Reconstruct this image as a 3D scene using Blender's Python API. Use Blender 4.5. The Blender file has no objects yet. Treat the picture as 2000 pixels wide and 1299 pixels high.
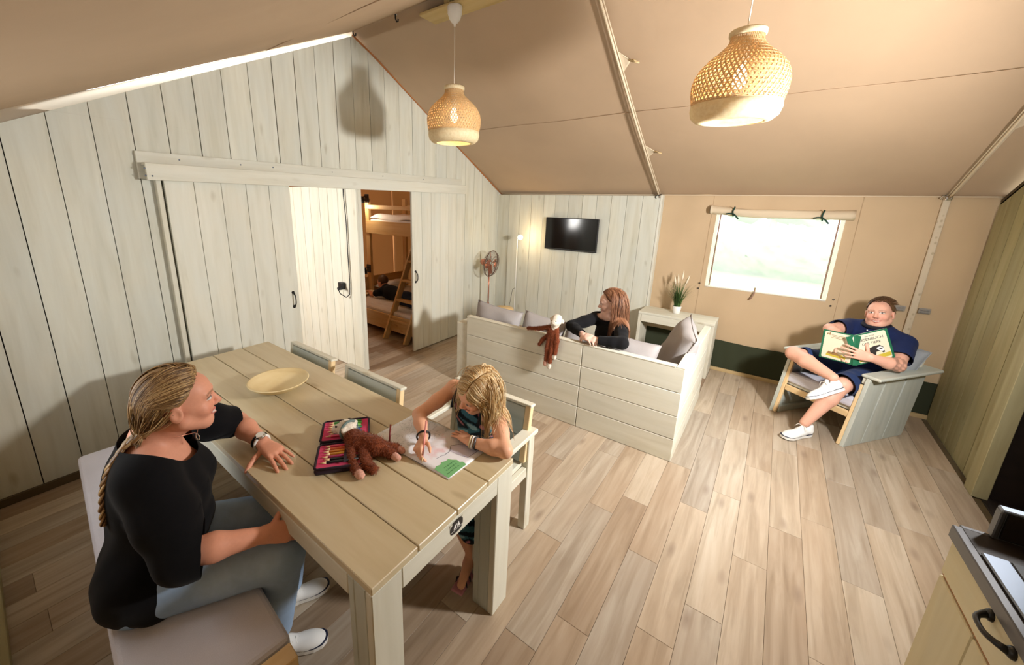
import bpy, bmesh, math, random
import numpy as np
from mathutils import Vector, Matrix, Euler

SC = bpy.context.scene
COL = SC.collection
random.seed(7)
NPR = np.random.RandomState(11)

# ------------------------------------------------------------------ camera
F_PX, YAW, PITCH, ROLL = 760.68, 0.6546, -0.248, 0.0214
CAM = Vector((3.4149, -5.1151, 1.8447))
PPX, PPY = 923.21, 586.55
_d = Vector((-math.sin(YAW) * math.cos(PITCH), math.cos(YAW) * math.cos(PITCH), math.sin(PITCH)))
_r = Vector((math.cos(YAW), math.sin(YAW), 0))
_u = _r.cross(_d)
_R = _r * math.cos(ROLL) + _u * math.sin(ROLL)
_U = _u * math.cos(ROLL) - _r * math.sin(ROLL)
cam_d = bpy.data.cameras.new('camera')
cam = bpy.data.objects.new('camera', cam_d)
COL.objects.link(cam)
m = Matrix.Identity(4)
for i in range(3):
    m[i][0], m[i][1], m[i][2], m[i][3] = _R[i], _U[i], -_d[i], CAM[i]
cam.matrix_world = m
cam_d.sensor_width = 36.0
cam_d.lens = F_PX / 2000 * 36.0
cam_d.shift_x = (1000 - PPX) / 2000
cam_d.shift_y = -(649.5 - PPY) / 2000
cam_d.clip_start = 0.02
SC.camera = cam

# ------------------------------------------------------------------ view
SC.view_settings.view_transform = 'Standard'
SC.view_settings.look = 'None'
SC.view_settings.gamma = 1.0
SC.view_settings.use_curve_mapping = False
SC.view_settings.exposure = 0.0
SC.cycles.use_denoising = True
SC.cycles.max_bounces = 6
SC.cycles.diffuse_bounces = 3
SC.cycles.glossy_bounces = 2
SC.cycles.transmission_bounces = 4
SC.cycles.transparent_max_bounces = 6
SC.cycles.caustics_reflective = False
SC.cycles.caustics_refractive = False
SC.cycles.adaptive_threshold = 0.12
SC.cycles.sample_clamp_indirect = 8.0

# ------------------------------------------------------------------ sky, daylight, photographer's flash
W = bpy.data.worlds.new('overcast_sky'); SC.world = W
W.use_nodes = True
bg = W.node_tree.nodes['Background']
bg.inputs[0].default_value = (0.93, 0.97, 1.0, 1)
bg.inputs[1].default_value = 5.0

def area(name, loc, target, sx, sy, power, color, shape='RECTANGLE', spread=None):
    l = bpy.data.lights.new(name, 'AREA')
    l.shape = shape; l.size = sx
    if shape in ('RECTANGLE', 'ELLIPSE'):
        l.size_y = sy
    l.energy = power; l.color = color
    if spread: l.spread = spread
    o = bpy.data.objects.new(name, l); COL.objects.link(o)
    o.location = loc
    o.rotation_euler = (Vector(target) - Vector(loc)).to_track_quat('-Z', 'Y').to_euler()
    return o
area('photo_flash', (4.5, -2.75, 1.86), (1.0, -1.45, 1.25), 0.30, 0.30, 122, (1.0, 0.985, 0.965), 'DISK', math.radians(164))
wp = area('rear_window_daylight', (3.375, 0.05, 1.35), (3.375, -2.0, 1.35), 1.05, 0.80, 1, (0.93, 0.97, 1.0))
wp.data.cycles.is_portal = True        # guides the sky light that enters through the clear window
fp = area('assumed_front_window_daylight', (1.30, -5.40, 1.42), (1.30, -3.0, 1.42), 1.0, 0.70, 1, (0.9, 0.95, 1.0))
fp.data.cycles.is_portal = True        # guides the sky light that enters through the assumed front window
area('assumed_bedroom_daylight', (-1.0, -5.22, 1.65), (-0.45, -2.68, 1.30), 1.1, 0.9, 115, (1.0, 0.98, 0.93))  # assumed daylight: added area light before the closed canvas, no window built

# ------------------------------------------------------------------ helpers
def props(o, label=None, cat=None, group=None, kind=None):
    if label: o['label'] = label
    if cat: o['category'] = cat
    if group: o['group'] = group
    if kind: o['kind'] = kind
    return o

def link(name, data, parent=None, loc=(0, 0, 0), rot=None):
    o = bpy.data.objects.new(name, data); COL.objects.link(o)
    o.location = loc
    if rot is not None:
        o.rotation_euler = rot.to_euler() if isinstance(rot, (Matrix,)) else rot
    if parent is not None: o.parent = parent
    return o

def thing(name, label, cat, loc=(0, 0, 0), rz=0.0, group=None, parent=None):
    o = link(name, None, parent, loc, Euler((0, 0, rz)))
    o.empty_display_size = 0.1
    return props(o, label, cat, group)

def struct(name, loc=(0, 0, 0)):
    return props(link(name, None, None, loc), kind='structure')

def mesh_np(name, v, f, mat=None, smooth=False):
    me = bpy.data.meshes.new(name)
    me.from_pydata([tuple(x) for x in v], [], [tuple(x) for x in f])
    if mat: me.materials.append(mat)
    if smooth: me.polygons.foreach_set('use_smooth', [True] * len(me.polygons))
    me.update()
    return me

def bm_mesh(bm, name, mat=None, smooth=False):
    bmesh.ops.recalc_face_normals(bm, faces=bm.faces)
    me = bpy.data.meshes.new(name); bm.to_mesh(me); bm.free()
    for mm in (mat if isinstance(mat, (list, tuple)) else [mat]):
        if mm: me.materials.append(mm)
    if smooth: me.polygons.foreach_set('use_smooth', [True] * len(me.polygons))
    return me

_boxcache = {}
def box_mesh(dims, mat, bevel=0.003, seg=1):
    k = (tuple(round(d, 4) for d in dims), mat.name, round(bevel, 4), seg)
    if k in _boxcache: return _boxcache[k]
    bm = bmesh.new(); bmesh.ops.create_cube(bm, size=1.0)
    bmesh.ops.scale(bm, vec=dims, verts=bm.verts)
    b = min(bevel, min(dims) * 0.45)
    if b > 0: bmesh.ops.bevel(bm, geom=bm.edges[:], offset=b, segments=seg, affect='EDGES', profile=0.5)
    me = bm_mesh(bm, 'box', mat, smooth=False)
    _boxcache[k] = me
    return me

def board(name, c, size, mat, parent=None, rot=None, bevel=0.003, seg=1):
    """box with centre c and size; the mesh is laid so that local X is the long (grain) axis"""
    ax = int(np.argmax(size))
    perm = [ax, (ax + 1) % 3, (ax + 2) % 3]
    dims = [size[p] for p in perm]
    P = Matrix(((0, 0, 0), (0, 0, 0), (0, 0, 0)))
    for j, p in enumerate(perm): P[p][j] = 1
    Rm = (Euler(rot).to_matrix() if rot is not None else Matrix.Identity(3)) @ P
    return link(name, box_mesh(dims, mat, bevel, seg), parent, c, Rm.to_euler())

def bar(name, a, b, w, t, mat, parent=None, up=(0, 0, 1), bevel=0.003):
    """rectangular bar from a to b"""
    a, b = Vector(a), Vector(b); x = (b - a); L = x.length; x.normalize()
    z = Vector(up); y = z.cross(x).normalized(); z = x.cross(y)
    Rm = Matrix((x, y, z)).transposed()
    return link(name, box_mesh((L, w, t), mat, bevel), parent, (a + b) / 2, Rm.to_euler())

def prism(name, poly, thick, mat, parent, origin, U, V, bevel=0.0):
    """poly in (u along grain, v across), extruded by thick along U x V, placed at origin"""
    U, V = Vector(U).normalized(), Vector(V).normalized(); N = U.cross(V)
    bm = bmesh.new()
    vs = [bm.verts.new((p[0], p[1], 0)) for p in poly]
    f = bm.faces.new(vs)
    r = bmesh.ops.extrude_face_region(bm, geom=[f])
    bmesh.ops.translate(bm, vec=(0, 0, thick), verts=[g for g in r['geom'] if isinstance(g, bmesh.types.BMVert)])
    if bevel: bmesh.ops.bevel(bm, geom=bm.edges[:], offset=bevel, segments=1, affect='EDGES')
    Rm = Matrix((U, V, N)).transposed()
    return link(name, bm_mesh(bm, name, mat), parent, origin, Rm.to_euler())

def tube_vf(pts, rad, n=8, cap=True):
    pts = [np.array(p, float) for p in pts]; m_ = len(pts)
    if np.isscalar(rad): rad = [rad] * m_
    V, Fc = [], []
    prev = None
    for i, p in enumerate(pts):
        t = pts[min(i + 1, m_ - 1)] - pts[max(i - 1, 0)]; t = t / (np.linalg.norm(t) + 1e-12)
        if prev is None:
            a = np.array([0, 0, 1.0]) if abs(t[2]) < .9 else np.array([1.0, 0, 0])
            prev = np.cross(t, a); prev /= np.linalg.norm(prev)
        prev = prev - t * (prev @ t); prev /= (np.linalg.norm(prev) + 1e-12)
        bb = np.cross(t, prev)
        for k in range(n):
            w = 2 * math.pi * k / n
            V.append(p + rad[i] * (math.cos(w) * prev + math.sin(w) * bb))
    for i in range(m_ - 1):
        for k in range(n):
            a, b = i * n + k, i * n + (k + 1) % n
            Fc.append((a, b, b + n, a + n))
    if cap:
        Fc.append(tuple(range(n - 1, -1, -1))); Fc.append(tuple((m_ - 1) * n + k for k in range(n)))
    return V, Fc

def tube(name, pts, rad, mat, parent=None, n=8, loc=(0, 0, 0), rot=None):
    v, f = tube_vf(pts, rad, n)
    return link(name, mesh_np(name, v, f, mat, True), parent, loc, rot)

def multi(name, parts, mat, parent=None, loc=(0, 0, 0), smooth=True, rot=None):
    V, Fc = [], []
    for v, f in parts:
        o = len(V); V += list(v); Fc += [tuple(i + o for i in q) for q in f]
    return link(name, mesh_np(name, V, Fc, mat, smooth), parent, loc, rot)

def lathe_vf(prof, n=32, closed=False):
    V, Fc = [], []
    for r, z in prof:
        for k in range(n):
            w = 2 * math.pi * k / n; V.append((r * math.cos(w), r * math.sin(w), z))
    for i in range(len(prof) - 1):
        for k in range(n):
            a, b = i * n + k, i * n + (k + 1) % n
            Fc.append((a, b, b + n, a + n))
    return V, Fc

def lathe(name, prof, mat, parent=None, loc=(0, 0, 0), n=32, rot=None):
    v, f = lathe_vf(prof, n)
    return link(name, mesh_np(name, v, f, mat, True), parent, loc, rot)

def bez(p0, p1, p2, n=10):
    p0, p1, p2 = map(np.array, (p0, p1, p2))
    return [(1 - t) ** 2 * p0 + 2 * t * (1 - t) * p1 + t * t * p2 for t in np.linspace(0, 1, n)]

# ------------------------------------------------------------------ materials
def srgb(r, g, b):
    f = lambda c: ((c / 255) / 12.92) if c / 255 <= 0.04045 else (((c / 255) + 0.055) / 1.055) ** 2.4
    return (f(r), f(g), f(b), 1)

class NT:
    def __init__(s, name):
        s.m = bpy.data.materials.new(name); s.m.use_nodes = True
        s.t = s.m.node_tree; s.t.nodes.clear()
        s.out = s.n('ShaderNodeOutputMaterial')
    def n(s, typ, **kw):
        nd = s.t.nodes.new(typ)
        for k, v in kw.items(): setattr(nd, k, v)
        return nd
    def l(s, a, b): s.t.links.new(a, b)
    def ramp(s, fac, stops, interp='LINEAR'):
        r = s.n('ShaderNodeValToRGB'); r.color_ramp.interpolation = interp
        e = r.color_ramp.elements
        while len(e) < len(stops): e.new(0.5)
        for i, (p, c) in enumerate(stops): e[i].position = p; e[i].color = c
        s.l(fac, r.inputs[0]); return r.outputs[0]
    def noise(s, vec, scale, detail=4, rough=0.55, dist=0.0):
        x = s.n('ShaderNodeTexNoise'); x.inputs['Scale'].default_value = scale
        x.inputs['Detail'].default_value = detail; x.inputs['Roughness'].default_value = rough
        x.inputs['Distortion'].default_value = dist
        if vec is not None: s.l(vec, x.inputs['Vector'])
        return x.outputs['Fac']
    def mixc(s, fac, a, b, mode='MIX'):
        x = s.n('ShaderNodeMix', data_type='RGBA', blend_type=mode)
        for sock, v in ((x.inputs[0], fac), (x.inputs[6], a), (x.inputs[7], b)):
            if hasattr(v, 'links'): s.l(v, sock)
            else: sock.default_value = v
        return x.outputs[2]
    def math(s, op, a, b=0.0):
        x = s.n('ShaderNodeMath', operation=op)
        for i, v in enumerate((a, b)):
            if hasattr(v, 'links'): s.l(v, x.inputs[i])
            else: x.inputs[i].default_value = v
        return x.outputs[0]
    def obj_vec(s, scale=(1, 1, 1), randomise=True):
        tc = s.n('ShaderNodeTexCoord'); mp = s.n('ShaderNodeMapping')
        mp.inputs['Scale'].default_value = scale
        s.l(tc.outputs['Object'], mp.inputs['Vector'])
        if randomise:
            oi = s.n('ShaderNodeObjectInfo'); cb = s.n('ShaderNodeCombineXYZ')
            a = s.math('MULTIPLY', oi.outputs['Random'], 37.0)
            b = s.math('MULTIPLY', oi.outputs['Random'], 91.0)
            s.l(a, cb.inputs[0]); s.l(b, cb.inputs[1]); s.l(a, cb.inputs[2])
            s.l(cb.outputs[0], mp.inputs['Location'])
        return mp.outputs[0]
    def bsdf(s, col, rough=0.6, spec=0.35, metal=0.0, bump=None, bstr=0.1, bdist=0.002, **kw):
        p = s.n('ShaderNodeBsdfPrincipled')
        if hasattr(col, 'links'): s.l(col, p.inputs['Base Color'])
        else: p.inputs['Base Color'].default_value = col
        if hasattr(rough, 'links'): s.l(rough, p.inputs['Roughness'])
        else: p.inputs['Roughness'].default_value = rough
        p.inputs['Metallic'].default_value = metal
        p.inputs['Specular IOR Level'].default_value = spec
        for k, v in kw.items(): p.inputs[k.replace('_', ' ')].default_value = v
        if bump is not None:
            b = s.n('ShaderNodeBump'); b.inputs['Strength'].default_value = bstr; b.inputs['Distance'].default_value = bdist
            s.l(bump, b.inputs['Height']); s.l(b.outputs[0], p.inputs['Normal'])
        return p
    def done(s, sh):
        s.l(sh.outputs[0] if hasattr(sh, 'outputs') else sh, s.out.inputs[0]); return s.m

def plain(name, col, rough=0.5, spec=0.4, metal=0.0, noise=0.0, nscale=30, **kw):
    t = NT(name)
    if noise:
        f = t.noise(t.obj_vec(), nscale, 3)
        dark = tuple(c * (1 - noise) for c in col[:3]) + (1,)
        lite = tuple(min(1, c * (1 + noise)) for c in col[:3]) + (1,)
        c = t.ramp(f, [(0.3, dark), (0.7, lite)])
        return t.done(t.bsdf(c, rough, spec, metal, bump=f, bstr=0.15, bdist=0.001, **kw))
    return t.done(t.bsdf(col, rough, spec, metal, **kw))

def wood(name, tones, grain=(0.8, 8.5, 8.5), rough=0.62, knots=0.5, knotcol=None, contrast=1.0, var=0.12, spec=0.3):
    """tones: dark, mid, light"""
    t = NT(name)
    v = t.obj_vec(grain)
    g = t.noise(v, 2.0, 4, 0.55, 0.5)
    c = t.ramp(g, [(0.22, tones[0]), (0.48, tones[1]), (0.76, tones[2])])
    v2 = t.obj_vec((1.4, 4, 4))
    bl = t.noise(v2, 1.5, 3, 0.5)
    c = t.mixc(t.ramp(bl, [(0.35, (0, 0, 0, 1)), (0.7, (0.55 * contrast,) * 3 + (1,))]), c, tones[3] if len(tones) > 3 else tones[2])
    oi = t.n('ShaderNodeObjectInfo')
    rv = t.ramp(oi.outputs['Random'], [(0, (1 - var,) * 3 + (1,)), (1, (1.0, 1.0, 1.0, 1))])
    c = t.mixc(1.0, c, rv, 'MULTIPLY')
    if knots:
        vo = t.n('ShaderNodeTexVoronoi'); vo.inputs['Scale'].default_value = 1.0
        vk = t.obj_vec((2.3, 6.0, 6.0)); wob = t.n('ShaderNodeVectorMath', operation='ADD')
        t.l(vk, wob.inputs[0])
        nz = t.n('ShaderNodeTexNoise'); nz.inputs['Scale'].default_value = 2.0; t.l(vk, nz.inputs['Vector'])
        sc = t.n('ShaderNodeVectorMath', operation='SCALE'); sc.inputs['Scale'].default_value = 0.25
        t.l(nz.outputs['Color'], sc.inputs[0]); t.l(sc.outputs[0], wob.inputs[1])
        t.l(wob.outputs[0], vo.inputs['Vector'])
        kf = t.ramp(vo.outputs['Distance'], [(0.03, (knots,) * 3 + (1,)), (0.13, (0, 0, 0, 1))])
        c = t.mixc(kf, c, knotcol or tones[0])
    return t.done(t.bsdf(c, rough, spec, bump=g, bstr=0.12, bdist=0.002))

S = srgb
M = {}
M['wall'] = wood('whitewashed_wall_plank', (S(197, 194, 174), S(212, 209, 192), S(222, 221, 206), S(207, 211, 203)), knots=0.45, knotcol=S(150, 140, 112), var=0.10)
M['door'] = wood('whitewashed_door_plank', (S(204, 199, 180), S(218, 214, 197), S(226, 223, 209), S(212, 215, 206)), knots=0.35, knotcol=S(160, 150, 125), var=0.07)
M['olive'] = wood('side_wall_plank', (S(158, 148, 110), S(174, 164, 124), S(188, 179, 140), S(166, 160, 126)), knots=0.5, knotcol=S(120, 110, 70), var=0.12)  # olive tone paints the right wall's dim, warm ambient light into its planks
M['furn'] = wood('whitewashed_furniture_board', (S(208, 202, 180), S(220, 215, 196), S(229, 225, 208), S(217, 216, 202)), knots=0.45, knotcol=S(165, 145, 105), var=0.07)
M['furng'] = wood('grey_washed_board', (S(176, 182, 174), S(192, 198, 190), S(206, 209, 200), S(200, 198, 180)), knots=0.3, knotcol=S(150, 145, 125), var=0.06)
M['table'] = wood('table_top_board', (S(190, 170, 130), S(205, 187, 149), S(215, 200, 166), S(209, 195, 164)), knots=0.5, knotcol=S(140, 110, 70), var=0.05, rough=0.34, spec=0.5)
M['endgrain'] = wood('cut_pine_end', (S(222, 184, 128), S(236, 204, 152), S(240, 214, 170)), knots=0.2, var=0.05)
M['bed'] = wood('pine_bed_board', (S(196, 152, 92), S(214, 174, 116), S(224, 190, 136)), knots=0.5, knotcol=S(150, 100, 55), var=0.08)
M['beam'] = wood('raw_pine_beam', (S(190, 160, 104), S(206, 180, 124), S(214, 192, 140)), knots=0.4, knotcol=S(150, 115, 70), var=0.05)
M['base'] = wood('shade_toned_skirting', (S(72, 60, 42), S(88, 74, 52), S(98, 84, 60)), knots=0.0, var=0.1)  # dark tone puts the shade at the foot of the left wall into the skirting
M['skirtwood'] = wood('tent_floor_strip', (S(178, 150, 106), S(196, 170, 124), S(206, 182, 140)), knots=0.2, var=0.05)
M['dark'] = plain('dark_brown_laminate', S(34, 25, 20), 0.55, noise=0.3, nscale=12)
M['black'] = plain('black_plastic', S(24, 24, 25), 0.4)
M['iron'] = plain('black_cast_iron', S(16, 16, 17), 0.38, 0.5, noise=0.3, nscale=160)
M['steel'] = plain('brushed_steel', S(126, 134, 146), 0.5, 0.5, 0.9)
M['alu'] = plain('worktop_edge_metal', S(92, 92, 94), 0.42, 0.5, 0.6)
M['chrome'] = plain('chrome', S(215, 215, 215), 0.12, 0.5, 1.0)
M['copper'] = plain('copper_metal', S(206, 138, 112), 0.28, 0.5, 0.85)
M['white'] = plain('white_plastic', S(238, 236, 230), 0.35)
M['whitecord'] = plain('white_cord', S(235, 230, 220), 0.6)

def floor_mat():
    t = NT('oak_look_floor_plank')
    v = t.obj_vec((0.9, 13, 13))
    g = t.noise(v, 1.8, 5, 0.55, 0.7)
    c = t.ramp(g, [(0.25, S(158, 142, 122)), (0.42, S(178, 163, 143)), (0.56, S(193, 179, 160)), (0.75, S(205, 194, 177))])
    v2 = t.obj_vec((1.6, 5, 5))
    bl = t.noise(v2, 1.3, 3, 0.5, 0.3)
    c = t.mixc(t.ramp(bl, [(0.4, (0, 0, 0, 1)), (0.68, (0.55,) * 3 + (1,))]), c, S(182, 163, 141))
    oi = t.n('ShaderNodeObjectInfo')
    rv = t.ramp(oi.outputs['Random'], [(0, S(204, 190, 178)), (0.25, S(238, 229, 220)), (0.6, S(255, 253, 250)), (1, S(224, 223, 224))])
    c = t.mixc(1.0, c, rv, 'MULTIPLY')
    v3 = t.obj_vec((1.8, 30, 30)); fine = t.noise(v3, 2.6, 3, 0.6, 0.8)
    c = t.mixc(t.ramp(fine, [(0.60, (0, 0, 0, 1)), (0.74, (0.28,) * 3 + (1,))]), c, S(158, 140, 124))
    vo = t.n('ShaderNodeTexVoronoi'); vo.inputs['Scale'].default_value = 1.0
    t.l(t.obj_vec((2.2, 6.5, 6.5)), vo.inputs['Vector'])
    c = t.mixc(t.ramp(vo.outputs['Distance'], [(0.02, (0.6,) * 3 + (1,)), (0.17, (0, 0, 0, 1))]), c, S(128, 108, 92))
    return t.done(t.bsdf(c, 0.42, 0.35, bump=g, bstr=0.06, bdist=0.001))
M['floor'] = floor_mat()

def canvas(name, col, trans, tcol, nz=0.06):
    t = NT(name)
    v = t.obj_vec((1, 1, 1), False)
    f = t.noise(v, 1.3, 4, 0.5)
    d = tuple(c * (1 - nz) for c in col[:3]) + (1,); l2 = tuple(min(1, c * (1 + nz)) for c in col[:3]) + (1,)
    c = t.ramp(f, [(0.3, d), (0.7, l2)])
    wv = t.noise(v, 420, 2, 0.5)
    wr = t.noise(v, 3.2, 3, 0.5, 0.6)
    hgt = t.math('ADD', t.math('MULTIPLY', wv, 0.06), t.math('MULTIPLY', wr, 1.0))
    p = t.bsdf(c, 0.85, 0.1, bump=hgt, bstr=0.35, bdist=0.012)
    tr = t.n('ShaderNodeBsdfTranslucent'); tr.inputs[0].default_value = tcol
    mx = t.n('ShaderNodeMixShader'); mx.inputs[0].default_value = trans
    t.l(p.outputs[0], mx.inputs[1]); t.l(tr.outputs[0], mx.inputs[2])
    return t.done(mx)
M['roof'] = canvas('tan_roof_canvas', S(174, 148, 121), 0.022, S(205, 178, 142))
M['tent'] = canvas('tan_wall_canvas', S(196, 170, 138), 0.022, S(205, 176, 138))
M['valance'] = canvas('cream_gable_canvas', S(232, 216, 190), 0.6, S(250, 236, 214))
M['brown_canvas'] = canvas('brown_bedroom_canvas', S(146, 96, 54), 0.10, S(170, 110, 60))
M['green_skirt'] = canvas('dark_green_skirt_fabric', S(62, 66, 50), 0.02, S(40, 50, 30), 0.12)
M['webbing'] = canvas('beige_webbing', S(222, 204, 176), 0.1, S(190, 160, 120))

def film_mat():
    t = NT('clear_window_film')
    tb = t.n('ShaderNodeBsdfTransparent'); tb.inputs[0].default_value = (0.97, 0.98, 0.97, 1)
    tl = t.n('ShaderNodeBsdfTranslucent'); tl.inputs[0].default_value = (1, 1, 0.97, 1)
    gl = t.n('ShaderNodeBsdfGlossy'); gl.inputs['Roughness'].default_value = 0.15
    a = t.n('ShaderNodeMixShader'); a.inputs[0].default_value = 0.30
    t.l(tb.outputs[0], a.inputs[1]); t.l(tl.outputs[0], a.inputs[2])
    b = t.n('ShaderNodeMixShader'); b.inputs[0].default_value = 0.05
    t.l(a.outputs[0], b.inputs[1]); t.l(gl.outputs[0], b.inputs[2])
    return t.done(b)
M['film'] = film_mat()

def fabric(name, col, scale=500, rough=0.9, bstr=0.2, var=0.10, wr=0.0):
    t = NT(name)
    v = t.obj_vec((1, 1, 1))
    f = t.noise(v, scale, 2, 0.6); g = t.noise(v, 6, 3, 0.5)
    d = tuple(c * (1 - var) for c in col[:3]) + (1,); l2 = tuple(min(1, c * (1 + var)) for c in col[:3]) + (1,)
    c = t.ramp(t.math('ADD', t.math('MULTIPLY', f, 0.6), t.math('MULTIPLY', g, 0.4)), [(0.35, d), (0.65, l2)])
    h = t.math('ADD', t.math('MULTIPLY', f, 0.2), t.math('MULTIPLY', t.noise(v, 9, 3, 0.5, 1.2), wr))
    p = t.bsdf(c, rough, 0.15, bump=h, bstr=bstr, bdist=0.006)
    p.inputs['Sheen Weight'].default_value = 0.12
    return t.done(p)
M['cushion'] = fabric('grey_taupe_cushion_fabric', S(166, 160, 158), 420, wr=0.8, bstr=0.4)
M['bench'] = fabric('light_grey_bench_fabric', S(214, 213, 224), 600)
M['pillow'] = fabric('grey_chair_pillow_fabric', S(150, 154, 158), 500, wr=0.8, bstr=0.4)
M['sheet'] = fabric('white_bed_linen', S(232, 226, 220), 300, wr=1.2, bstr=0.6)
M['ties'] = plain('dark_green_tie', S(22, 58, 46), 0.7)
# ================================================================== STRUCTURE
PITCHW = 0.1915
ZW, RY, RZ = 1.973, -2.585, 3.345       # eave height, ridge position
SL = (RZ - ZW) / (-RY)                  # roof slope
def wall_top(y):                        # upper edge of the gable planks
    if y > RY: return ZW - 0.012 + SL * (-y) - 0.01
    return 3.305 - 0.478 * (RY - y)
def roof_z(y):
    if y > RY: return ZW + SL * (-y)
    return RZ + 0.012 - 0.475 * (RY - y)

# ---- floor: single planks
fl = struct('floor')
board('underlay', (1.3, -2.6, -0.016), (7.4, 5.6, 0.02), M['base'], fl, bevel=0)
PW, PL = 0.1530, 0.972
known = {2.5930: -3.378, 2.7460: -2.98, 2.8990: -3.755, 3.0520: -3.18, 3.2050: -3.575, 3.3580: -2.35, 3.5170: -2.855, 3.6700: -2.48,
         3.8230: -2.27, 3.9760: -2.673, 4.1290: -2.078, 4.2820: -2.95, 4.4350: -1.41}
nrow0 = -29
for k in range(nrow0, 13):
    x0 = 3.0520 + PW * k
    ph = random.uniform(-3.4, -2.4)
    for kx, ky in known.items():
        if abs(kx - x0) < 0.05: ph = ky
    y_lo, y_hi = (-5.38, 0.0)
    if x0 + PW <= -0.02: y_lo, y_hi = -3.7, -0.75
    if x0 + PW > 4.79: continue
    e = ph
    while e > y_lo: e -= PL
    while e < y_hi:
        a, b = max(e, y_lo), min(e + PL, y_hi)
        if b - a > 0.02:
            board('plank', (x0 + PW / 2, (a + b) / 2, -0.003 + 0.0006 * random.random()), (PW - 0.0012, b - a - 0.0012, 0.006), M['floor'], fl, bevel=0.0008)
        e += PL

# ---- gable wall on the left (x = 0)
wl = struct('wall_left')
OP0, OP1, OPZ = -3.46, -1.82, 1.965
k = -3
while True:
    y0 = -4.9018 + PITCHW * k; y1 = y0 + PITCHW
    if y0 > -0.02: break
    y1 = min(y1, -0.0)
    g = random.uniform(0.003, 0.007)
    ya, yb = y0 + g / 2, y1 - g / 2
    zb = 0.055
    if ya > OP0 - 0.01 and yb < OP1 + 0.01: zb = OPZ
    top = [(wall_top(ya), ya), (wall_top(yb), yb)]
    if ya < RY < yb: top = [(wall_top(ya), ya), (wall_top(RY), RY), (wall_top(yb), yb)]
    poly = [(zb, ya)] + top + [(zb, yb)]
    prism('plank', poly, 0.022, M['wall'], wl, (-0.022 + random.uniform(-0.0015, 0.0015), 0, 0), (0, 0, 1), (0, 1, 0))
    k += 1
# N = U x V = z x y = -x : shift the planks so that their room face lies at x = 0
for o in wl.children: o.location.x += 0.022
backing = prism('backing_sheet', [(0.0, -5.5), (2.05, -5.5), (3.22, RY), (1.9, 0.0), (0.0, 0.0), (0.0, OP1 + .02), (OPZ - .02, OP1 + .02), (OPZ - .02, OP0 - .02), (0.0, OP0 - .02)],
      0.01, M['black'], wl, (-0.03, 0, 0), (0, 0, 1), (0, 1, 0))
bs = props(link('baseboard_left', None), kind='structure')
board('skirting', (0.006, -4.4, 0.027), (0.012, 2.0, 0.054), M['base'], bs)
board('skirting', (0.006, -0.85, 0.027), (0.012, 1.7, 0.054), M['base'], bs)

# ---- sliding doors and their rail
tr = struct('trim_1')
board('backing_board', (0.0125, -2.66, 2.035), (0.025, 3.36, 0.175), M['door'], tr)
board('fascia_board', (0.102, -2.66, 1.992), (0.024, 3.32, 0.108), M['door'], tr)
board('cover_board', (0.058, -2.66, 2.040), (0.066, 3.32, 0.016), M['door'], tr)
for yy in (-4.325, -4.29):
    for zz in (1.965, 2.01, 2.03)[:2 if yy < -4.3 else 1]:
        lathe('screw', [(0.0, 0.002), (0.005, 0.0015), (0.006, 0)], M['steel'], tr, (0.1145, yy, zz), 8, Euler((0, math.pi / 2, 0)))
for yy in (-4.1, -3.7, -3.45, -2.9, -2.3, -1.7):
    lathe('screw', [(0.0, 0.002), (0.005, 0.0015), (0.006, 0)], M['steel'], tr, (0.0255, yy, 2.085), 8, Euler((0, math.pi / 2, 0)))
t2 = struct('trim_2')
board('stop_batten', (0.028, -4.248, 0.98), (0.05, 0.03, 1.93), M['furn'], t2)

def pull_handle(name, parent, loc, L=0.13, out=0.035, axis='z', facing=(1, 0, 0), s=1.0):
    """cast iron bow handle: two round ends and an arched grip"""
    Fv = Vector(facing); A = Vector((0, 0, 1)) if axis == 'z' else Vector((0, 1, 0))
    h = link(name, None, parent, loc)
    pts = []; rad = []
    for tt in np.linspace(-1, 1, 15):
        p = A * (tt * L / 2) + Fv * (out * (1 - abs(tt) ** 3) + 0.006)
        pts.append(tuple(p)); rad.append(s * (0.0065 + 0.003 * abs(tt) ** 6 - 0.0015 * (1 - abs(tt))))
    v, f = tube_vf(pts, rad, 8)
    parts = [(v, f)]
    for sgn in (-1, 1):
        c = A * (sgn * L / 2)
        v2, f2 = lathe_vf([(0.0, 0.012), (0.009 * s, 0.011), (0.013 * s, 0.006), (0.014 * s, 0.0)], 12)
        q = Vector((0, 0, 1)).rotation_difference(Fv)
        v2 = [tuple((q @ Vector(x)) + c) for x in v2]
        parts.append((v2, f2))
    g = multi('grip', parts, M['iron'], h)
    return h

def slide_door(name, y0, y1, n, hy, z1=1.965, x=0.048):
    d = struct(name)
    w = (y1 - y0) / n
    for i in range(n):
        board('plank', (x, y0 + w * (i + 0.5), (z1 + 0.012) / 2), (0.028, w - 0.003, z1 - 0.012), M['door'], d, bevel=0.0015)
    for zz in (0.35, 1.6):
        board('cross_batten', (x - 0.023, (y0 + y1) / 2, zz), (0.018, (y1 - y0) - 0.06, 0.09), M['door'], d)
    pull_handle('handle', d, (x + 0.014, hy, 0.955))
    return d
slide_door('door_1', -4.222, -3.345, 5, -3.40)
slide_door('door_2', -1.928, -0.965, 6, -1.885)

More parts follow.
